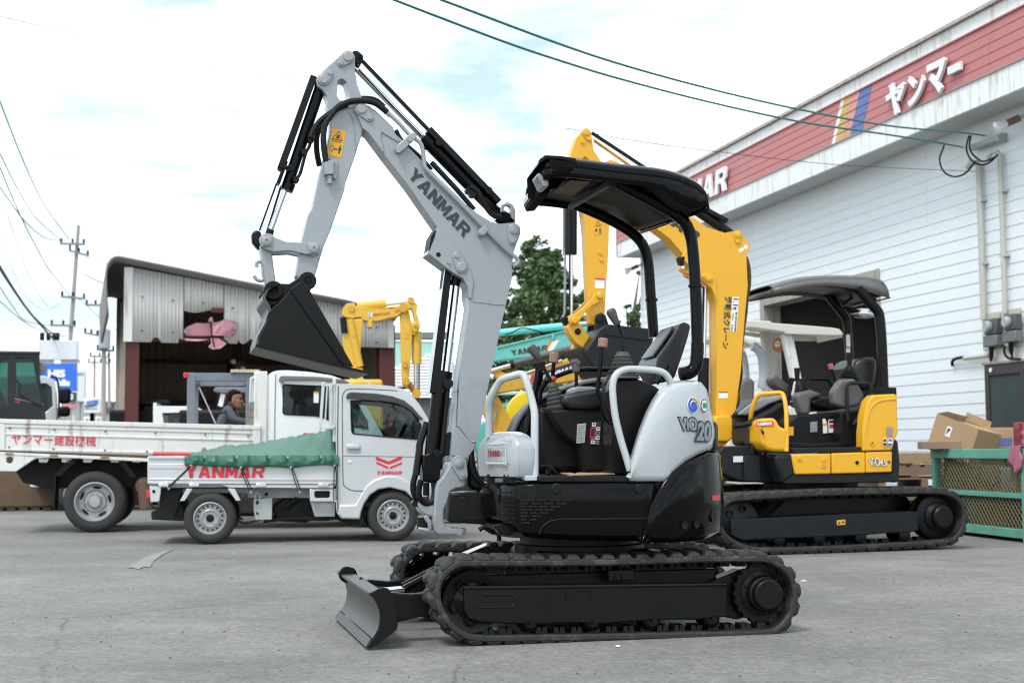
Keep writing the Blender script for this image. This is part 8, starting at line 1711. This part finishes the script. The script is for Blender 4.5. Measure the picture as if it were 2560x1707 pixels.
# ================================================================ far left: signs, poles, buildings
def board(name,lab,cat,d,pts,m_,vw='Y',th=.25,posts=True):
    f=Fr(VWX(vw,pts[0][0],pts[0][1],d),d,0);t=thing(name,lab,cat,f);P=f.ps(vw,pts,0);MB(f).prism(P,0,th).build('board',m_,t,bevel=.02)
    if posts:
        xs=[p.x for p in P]
        for x in (min(xs)+.2,max(xs)-.35): MB(f).box(x,x +.15,.06,.2,0,min(p.z for p in P)+.05).build('post',CHG,t)
    return f,t
def VWX(vw,x,y,d): return WF.p(vw,x,y,d).x
rect=lambda a,b,c,d: [(a,b),(c,b),(c,d),(a,d)]
f,t=board('billboard','tall roadside billboard, blank white board above a blue board reading HIS','sign',46,rect(595,130,1205,435),mat('white sign board',(.68,.70,.74),.5))
MB(f).prism(f.ps('Y',rect(560,488,1186,925),0),.02,.24).build('board',mat('blue sign board',(.025,.16,.72),.4),t,bevel=.02);MB(f).prism(f.ps('Y',rect(1000,940,1172,1085),0),.02,.24).build('board',mat('dark sign board',(.03,.04,.05),.5),t);MB(f).prism(f.ps('Y',rect(1000,1130,1180,1195),0),.02,.24).build('board',mat('pink sign board',(.62,.22,.26),.5),t)
for s_,q,m_ in (('HIS',[(752,585),(1030,588),(1028,712),(754,710)],WHITE),('Mobile',[(715,735),(1105,735),(1102,848),(715,848)],WHITE),('3',[(1110,968),(1152,968),(1152,1060),(1110,1060)],WHITE)):
    mb=MB(f);ftxt(mb,s_,f.ps('Y',q,.015),.02,.06);mb.build('lettering',m_,t,smooth=0)
for x in (690,1100): c=f.p('Y',x,460,.1);MB(f).box(c.x -.3,c.x +.3,.05,.2,f.p('Y',x,490,.1).z,f.p('Y',x,433,.1).z).build('bracket',CHG,t)
for x in (660,760,850,900): c=f.p('Y',x,130,.1);MB(f).box(c.x -.06,c.x +.06,.05,.15,c.z,c.z +.25).build('lamp',BLKM,t)
f,t=board('sign_tower','narrow tall white sign tower with a pale blue band right of the blue billboard','sign',52,rect(1195,592,1328,1090),mat('white sign board',(1,1,1)));MB(f).prism(f.ps('Y',rect(1210,640,1312,680),0),-.01,.0).build('band',mat('pale blue band',(.18,.38,.55),.5),t)
f,t=board('sign','white roadside sign with blue and red S emblem','sign',50,rect(1318,1030,1560,1268),WHITE)
MB(f).tube(crom(f.ps('Y',[(1535,1072),(1470,1082),(1390,1098),(1372,1112),(1400,1120),(1480,1112),(1505,1118),(1480,1135),(1400,1150),(1330,1158)],-.02),4),.05,6).build('emblem',mat('sign blue',(.05,.22,.60),.5),t);MB(f).tube(f.ps('Y',[(1375,1140),(1470,1126)],-.03),.05,6).build('emblem',RED,t)
for k in range(8): x=1320 +k*27;MB(f).prism(f.ps('Y',rect(x,1195,x +16,1214),0),-.01,.0).build('sign_print',GREENP if k%3==0 else LIGHTG,t)
f,t=board('sign','low white roadside sign with green print below the S sign','sign',51,rect(1308,1325,1570,1430),WHITE)
for k,x in enumerate((1345,1400,1520)): MB(f).prism(f.ps('Y',[(x,1375),(x +20,1350),(x +44,1392),(x +30,1396)],0),-.01,0).build('sign_print',GREENP,t)
PV=[mat('pale render',(.58,.58,.56),.8,var=.1),mat('grey render',(.36,.36,.36),.8,var=.15),mat('dark far roof',(.10,.10,.11),.8)]
def far_house(lab,d,x0,y0,x1,vw,m_,dp=8,roof=PV[2],nw=4):
    a,b=WF.p(vw,x0,y0,d),WF.p(vw,x1,y0,d);f=Fr(a.x,d,0);t=thing('house',lab,'building',f);W_ =b.x -a.x
    MB(f).box(0,W_,0,dp,0,a.z).build('wall',m_,t);MB(f).box(-.3,W_ +.3,-.3,dp +.3,a.z,a.z +.25).build('roof',roof,t)
    for k in range(nw): u=W_ *(k +.3)/nw;w_ =MB(f).box(u,u +W_ *.4/nw,-.04,.02,a.z*.5,a.z*.8).build('window',BLKM,t)
far_house('low pale building at the end of the yard left of the shed',75,1560,1260,2300,'Y',PV[0]);far_house('long grey building behind the S sign',95,1150,1150,2300,'Y',PV[1],nw=7);far_house('pale far building behind the lorry and billboard',85,-900,1180,1180,'Y',PV[0],nw=8)
f,t=board('hoarding','white hoarding with green top visible under the shed back wall','hoarding',36,[(-900,655),(1250,655),(1250,830),(-900,830)],WHITE,'Z',.1);MB(f).prism(f.ps('Z',rect(-100,650,385,705),0),-.02,.0).build('green_band',mat('leaf green print',(.12,.45,.05),.6),t)
FH=Fr(WF.p('d',720,700,44).x,44,0);HX2=thing('house','house with pale green metal roof and white boarded gable behind the yellow arm','house',FH)
GRF=mat('pale green metal roof',(.30,.50,.45),.5,var=.06);
r0=[FH.p('d',x,y,0) for x,y in ((600,690),(1420,705),(1420,1000),(600,1130))];n=60
rowsA=[[r0[0].lerp(r0[1],i/n)+Vector((0,2.5 +.06*math.cos(i*3.14159),0)) for i in range(n +1)],[r0[3].lerp(r0[2],i/n)+Vector((0,-.5 +.06*math.cos(i*3.14159),0)) for i in range(n +1)]]
MB(FH).grid(rowsA).build('roof',GRF,HX2,smooth=0,solid=.05);a=FH.p('d',590,690,2.5);b=FH.p('d',1430,640,2.5);MB(FH).box(a.x,b.x,2.3,2.9,a.z -.1,b.z).build('ridge',mat('grey ridge tiles',(.17,.18,.18),.8),HX2)
g0=[FH.p('d',x,y,-1.2) for x,y in ((660,1105),(960,985),(1200,900),(1420,980),(1420,1440),(660,1440))];MB(FH).prism(g0,-1.2,2.5).build('wall',WHITE,HX2)
zt_,zb2=g0[2].z,g0[-1].z;n=14
for k in range(n):
    z=zb2 +(zt_ -zb2)*k/n;u_lo=g0[0].x;
    if z>g0[0].z: u_lo=g0[0].x +(g0[2].x -g0[0].x)*(z -g0[0].z)/(g0[2].z -g0[0].z)
    MB(FH).hexa([(u_lo,-1.26,z),(g0[3].x,-1.26,z),(g0[3].x,-1.2,z),(u_lo,-1.2,z),(u_lo,-1.22,z +.9*(zt_ -zb2)/n),(g0[3].x,-1.22,z +.9*(zt_ -zb2)/n),(g0[3].x,-1.2,z +.9*(zt_ -zb2)/n),(u_lo,-1.2,z +.9*(zt_ -zb2)/n)]).build('clapboard',WHT,HX2,smooth=0)
MB(FH).box(g0[0].x,g0[3].x,-1.1,2.4,0,zb2).build('ground_floor',PV[2],HX2)
CONC=mat('pole concrete',(.34,.32,.29),.85,var=.12)
def pole(lab,d,xt,yt,xb,yb,r,arms,vw='L',tr=None):
    f=Fr(VWX(vw,xb,yb,d),d,0);t=thing('utility_pole',lab,'utility pole',f,group='utility poles by the road');a,b=f.p(vw,xt,yt),f.p(vw,xb,yb);k=b.z/(a.z -b.z);b0=b -(a -b)*k
    MB(f).cyl(b0,a,r,10,r*.6).build('shaft',CONC,t)
    for x0,y0,x1,y1 in arms:
        p0,p1=f.p(vw,x0,y0,-.15),f.p(vw,x1,y1,-.15);ar=MB(f).beam(p0,p1,.09,.09).build('crossarm',mat('galvanised arm',(.20,.22,.23),.6),t)
        for s_ in (.05,.5,.95): q=p0.lerp(p1,s_);MB(f).cyl(q,q +Vector((0,0,.22)),.05,6).build('insulator',BLKM,ar)
    if tr: c=f.p(vw,*tr,-.35);MB(f).lathe(c -Vector((0,0,.45)),(0,0,1),[(.22,0),(.26,.04),(.26,.8),(.2,.88),(0,.9)],14).build('transformer',mat('grey transformer',(.34,.36,.39),.5),t)
    return f
pole('tallest concrete utility pole with three crossarms behind the white billboard',58,513,165,460,900,.125,[(392,285,555,290),(450,330,580,365),(398,630,556,645),(330,818,495,822)])
pole('utility pole carrying a grey transformer left of the shed',62,683,670,674,1440,.14,[(560,685,690,688),(552,868,640,885),(632,978,745,985)],tr=(683,905))
pole('slim utility pole close to the shed wall with small crossarms',78,712,985,714,1440,.12,[(585,1020,715,1025),(660,1060,720,1065)]);pole('thin far utility pole between the transformer pole and white sign tower',90,618,1010,616,1300,.11,[(575,1060,660,1062)]);pole('short distant pole at the right of the far poles',110,775,1215,775,1440,.14,[(755,1250,795,1250)])
# ================================================================ wires
def wire(lab,vw,pts,d0,d1,r,m_=WIRE,grp=None,cat='wire'):
    n=len(pts);P=[WF.p(vw,x,y,1/((1/d0)*(1 -i/(n -1))+(1/d1)*i/(n -1))) for i,(x,y) in enumerate(pts)]
    if pts[0][0]<0 and r>.005: P=[P[0]+(P[0]-P[1]).normalized()*k for k in (12,5)]+P
    o=MB(WF).tube(crom(P,6),r,6).build('overhead_wire',m_,None);tag(o,lab,cat,grp)
GW_ =mat('green insulated wire',(.012,.14,.11),.5);GB='wires running to the utility poles'
wire('upper of two green service wires sloping down to the warehouse bracket','I',[(-1250,-85),(-1003,0),(-405,224),(0,360),(470,490),(960,605),(1480,702),(1930,746),(2100,770)],11,19.6,.011,GW_,'green service wires')
wire('lower of two green service wires sloping down to the warehouse bracket','I',[(-1500,-90),(-1268,0),(-680,224),(-336,341),(0,443),(490,570),(1020,685),(1500,755),(1790,802),(1965,835)],11,19.8,.011,GW_,'green service wires')
wire('thin dark wire crossing the red fascia to the conduit top','I',[(-300,720),(90,790),(500,845),(1200,922),(2020,962),(2060,960)],16,19.7,.004)
for i,pts in enumerate(([(1785,802),(1815,812),(1790,890),(1812,960),(1870,990),(1935,970),(1990,905)],[(1955,760),(1940,830),(1962,890),(2010,922),(2062,915),(2115,868)],[(1965,760),(1958,830),(1990,880),(2040,905),(2110,875)])):
    P=[WH.p('I',x,y,-.22) for x,y in pts];o=MB(WH).tube(crom(P,5),.013,6).build('drop_cable',HOSE,None);tag(o,('black drop cable looping to the left conduit top','outer black drop cable looping to the right conduit top','inner black drop cable looping to the right conduit top')[i],'cable','drop cables at the bracket')
for i,(vw,pts,d0,d1,r,lab) in enumerate((
    ('M',[(-60,420),(0,570),(130,900),(250,1150),(390,1345)],30,57,.020,'wire falling steepest from the left edge to the top crossarm of the tallest pole'),
    ('M',[(-40,760),(0,860),(100,1060),(200,1220),(340,1345)],30,57,.018,'second wire from the left edge to the top crossarm of the tallest pole'),
    ('M',[(-40,840),(0,940),(120,1220),(250,1470),(320,1568),(420,1690)],28,60,.016,'twisted looking wire passing left of the tallest pole'),
    ('M',[(-40,1000),(0,1050),(140,1240),(250,1330),(340,1350)],30,57,.018,'lowest of the three wires ending at the top crossarm'),
    ('L',[(-40,370),(0,440),(100,600),(200,740),(350,910)],22,46,.030,'thick dark cable falling to the top of the white billboard'),
    ('L',[(-40,380),(0,455),(130,650),(230,770),(360,880),(440,890)],24,57,.018,'dark cable just right of the thick one near the billboard'),
    ('L',[(-40,520),(0,570),(80,690),(170,790),(330,820)],28,57,.013,'wire sagging to the lowest crossarm of the tallest pole'),
    ('L',[(-40,620),(0,660),(100,750),(200,820),(320,870),(440,880)],28,57,.011,'lowest sagging wire left of the tallest pole'),
    ('L',[(20,0),(110,280),(190,500),(270,640),(340,700),(450,640)],32,57,.008,'faint thin wire sagging between left edge and middle crossarm'),
    ('L',[(0,210),(60,400),(150,600),(230,690),(310,715),(400,690)],32,57,.007,'faintest wire sagging left of the tallest pole'),
    ('L',[(555,372),(600,385),(660,405),(760,440),(860,470)],57,40,.012,'wire from the tallest pole to the shed roof'),
    ('L',[(545,480),(600,510),(690,550),(800,590)],57,45,.020,'bundled cable running right from the tallest pole behind the shed eave'),
    ('L',[(500,640),(560,680),(620,740),(690,800),(790,870)],58,62,.012,'wire sloping down right between the tallest pole and the shed'),
    ('L',[(500,940),(570,1020),(640,1110),(700,1200)],57,78,.010,'wire sloping down behind the transformer pole'),
    ('O',[(-40,28),(0,38),(200,85),(450,143),(700,190)],14,40,.006,'single faint wire high across the upper left sky'))): wire(lab,vw,pts,d0,d1,r,GW_ if i in (0,1,3) else WIRE,GB)
# ================================================================ trees
LEAF=[mat('dark foliage',(.042,.080,.026),.6,var=.35,scale=2.5),mat('mid foliage',(.080,.135,.042),.6,var=.3,scale=2.5),mat('light foliage',(.14,.20,.07),.6,var=.25,scale=2.5)]
BARK=mat('bark',(.10,.08,.06),.9,var=.3)
def tree(lab,base,h,lobes,n,leaf,seed,cat='tree',name='broadleaf_tree',mix=(.3,.7),grp=None):
    rr=random.Random(seed);f=Fr(base[0],base[1],0);t=thing(name,lab,cat,f,group=grp)
    vs,fs,mi=[],[],[]
    tot=sum(l[3]**2 for l in lobes)
    for lx,ly,lz,lr in lobes:
        nc=max(3,int(n*lr**2/tot/26));tw=[]
        for _ in range(nc):
            a,b=rr.random()*6.283,math.acos(2*rr.random()-1);k=lr*(.45 +.6*rr.random()**.6)
            c=Vector((lx +k*math.sin(b)*math.cos(a),ly +k*math.sin(b)*math.sin(a),lz +k*math.cos(b)*.85));cr=lr*(.16 +.16*rr.random());q=rr.random();m_ =0 if q<mix[0] else 1 if q<mix[1] else 2
            for _ in range(26):
                p=c +Vector((rr.gauss(0,1),rr.gauss(0,1),rr.gauss(0,.7)))*cr*.62;d=Vector((rr.gauss(0,1),rr.gauss(0,1),rr.gauss(.2,.7))).normalized();e=d.cross(Vector((rr.gauss(0,1),rr.gauss(0,1),rr.gauss(0,1)))).normalized();s_ =leaf*(.7 +.6*rr.random())
                o=len(vs);vs+=[p -d*s_,p +e*s_ *.42,p +d*s_,p -e*s_ *.42];fs.append((o,o +1,o +2,o +3));mi.append(m_ if rr.random()<.8 else rr.randrange(3))
    me=bpy.data.meshes.new('crown');me.from_pydata(vs,[],fs);me.polygons.foreach_set('material_index',mi)
    for m_ in LEAF: me.materials.append(m_)
    o=bpy.data.objects.new('crown',me);COL.objects.link(o);o.parent=t
    mb=MB(Fr(0,0));zc=min(l[2] for l in lobes);mb.tube([Vector((0,0,0)),Vector((.05,0,h*.3)),Vector((-.05,0,h*.6)),Vector((0,0,h*.85))],[h*.032,h*.026,h*.016,.02],8)
    for lx,ly,lz,lr in lobes[:9]: mb.tube([Vector((0,0,max(.2,(lz -lr)*.7))),Vector((lx*.5,ly*.5,lz*.85)),Vector((lx,ly,lz))],[h*.014,h*.009,.012],6)
    q=MB(f);q.v,q.f=mb.v,mb.f;q.build('trunk',BARK,t)
def tp_(x,y,d): return WF.p('O',x,y,d)
def lobes(d,lst,bx): return [(tp_(x,y,d).x -bx,dy,tp_(x,y,d).z,r/3266.7*d) for x,y,r,dy in lst]
bx=tp_(1235,900,43).x
tree('large dark green tree behind the silver boom, top rounded',(bx,43),7.4,lobes(43,[(1232,575,34,0),(1262,590,30,.4),(1205,615,34,.2),(1248,640,46,-.3),(1290,640,28,.3),(1190,680,42,.2),(1240,700,52,-.5),(1300,700,34,0),(1165,740,38,.3),(1210,770,48,-.4),(1275,770,46,.2),(1325,690,20,.5),(1330,750,30,.2),(1345,690,26,.4),(1318,640,16,.1),(1362,740,24,.3),(1140,800,40,0),(1230,840,55,-.3),(1310,830,45,.2),(1150,880,45,0),(1260,920,60,-.2)],bx),26000,.085,3)
bx=tp_(1450,900,40).x
tree('small loose green tree beside the warehouse corner',(bx,40),4.6,lobes(40,[(1455,735,22,0),(1475,715,22,.4),(1432,745,16,.2),(1478,660,12,.3),(1470,625,9,.2),(1460,770,34,0),(1490,790,36,.5),(1430,800,26,0),(1440,700,8,.2)],bx),3000,.07,5,mix=(.35,.8))
bx=tp_(1360,960,38).x
tree('bushy shrub behind the turquoise and yellow booms',(bx,38),2.6,lobes(38,[(1200,960,60,0),(1290,930,60,.3),(1380,920,60,0),(1330,880,40,.4),(1240,900,40,.2),(1110,960,50,.3)],bx),4000,.07,8,'bush','shrub')
bx=WF.p('J',935,640,34).x
tree('low bush seen under the shed between red column and white truck',(bx,34),1.6,[(0,0,.9,.55),(.5,.2,1.1,.5),(-.5,.1,.8,.45),(.1,0,1.35,.4)],1200,.05,13,'bush','shrub',(.3,.7))
bx=WF.p('Z',960,730,24).x
tree('leafy green plant beside the man near the truck headboard',(bx,24),1.5,[(0,0,1.45,.20),(.15,.1,1.2,.2),(-.1,0,1.0,.25),(.1,0,1.65,.12)],500,.05,17,'plant','leafy_plant',(.1,.5))
bx=WF.p('d',490,1050,34).x
tree('bright green shrub seen through the shed beside the right red column',(bx,34),2.6,[(0,0,1.6,.4),(.1,.2,2.1,.35),(-.05,.1,2.6,.28),(0,0,1.1,.5)],1500,.06,19,'bush','shrub',(.1,.45))
bx=WF.p('d',1120,1545,30).x
tree('low yellow green bush in front of the green roofed house',(bx,30),1.5,[(0,0,1.0,.4),(.5,.2,.9,.4),(-.5,.1,.8,.4),(1.0,.1,.8,.4)],900,.05,23,'bush','shrub',(.1,.5))
mb=MB(WF);rows=[[],[]]
for i in range(41):
    x=-700 +i*35;hh=14 +16*math.exp(-((x +180)/170)**2)+4*math.sin(i*.9)+12*math.exp(-((x -350)/200)**2)
    rows[0].append(Vector((x,860,-1)));rows[1].append(Vector((x,890 +hh,hh)))
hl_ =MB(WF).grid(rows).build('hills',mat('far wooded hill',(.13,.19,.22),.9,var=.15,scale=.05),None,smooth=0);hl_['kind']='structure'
PAINT=mat('worn road paint',(.255,.251,.243),.85,var=.35,scale=30,dirt=.9,dcol=(.17,.166,.156))
def ground_poly(vw,pts,z,m_,name,lab,cat,kind=None,th=.003):
    P=[WF.pz(vw,x,y,z) for x,y in pts];o=MB(WF).prism(P,0,0,vec=(0,0,th)).build(name,m_,None,smooth=0,recalc=True)
    if kind: o['kind']=kind
    else: tag(o,lab,cat)
def worn(vw,pts):
    ground_poly(vw,pts,.004,PAINT,'painted_marking','','','structure')
worn('O',[(293,1304),(318,1290),(335,1278),(360,1270),(398,1262),(372,1274),(352,1288),(345,1302),(330,1301),(318,1307),(306,1303)])
ground_poly('E',[(1390,591),(1400,588),(1415,590),(1408,595),(1393,595)],.004,WHITE,'paper_scrap','small white paper scrap on the asphalt in front of the near track','litter');ground_poly('W',[(2270,552),(2310,545),(2345,550),(2300,556)],.004,WHITE,'paper_scrap','thin white paper scrap on the asphalt right of the drive sprocket','litter')
mb=MB(WF);rr=random.Random(5)
for _ in range(260):
    x,y=rr.random()*2352,1190 +370*rr.random()**.8;p=WF.pz('O',x,y,0)
    if (p -Vector((.365,7.9,0))).length<1.15: continue
    s_ =.003 +.005*rr.random()**3;mb.hexa([p +Vector((a*s_,b*s_ *.8,c*s_)) for a,b,c in ((-1,-1,0),(1,-.8,0),(.9,1,0),(-.8,1,0),(-.6,-.5,1),(.5,-.6,.8),(.5,.5,1),(-.5,.6,.7))])
gr_ =mb.build('grit',mat('loose grit',(.11,.105,.10),.9,var=.5,scale=40),None,smooth=0);gr_['kind']='stuff';gr_['label']='loose dark grit scattered over the asphalt yard'
for x,y,k in ((968,1522,.014),(412,1515,.007)):
    pass
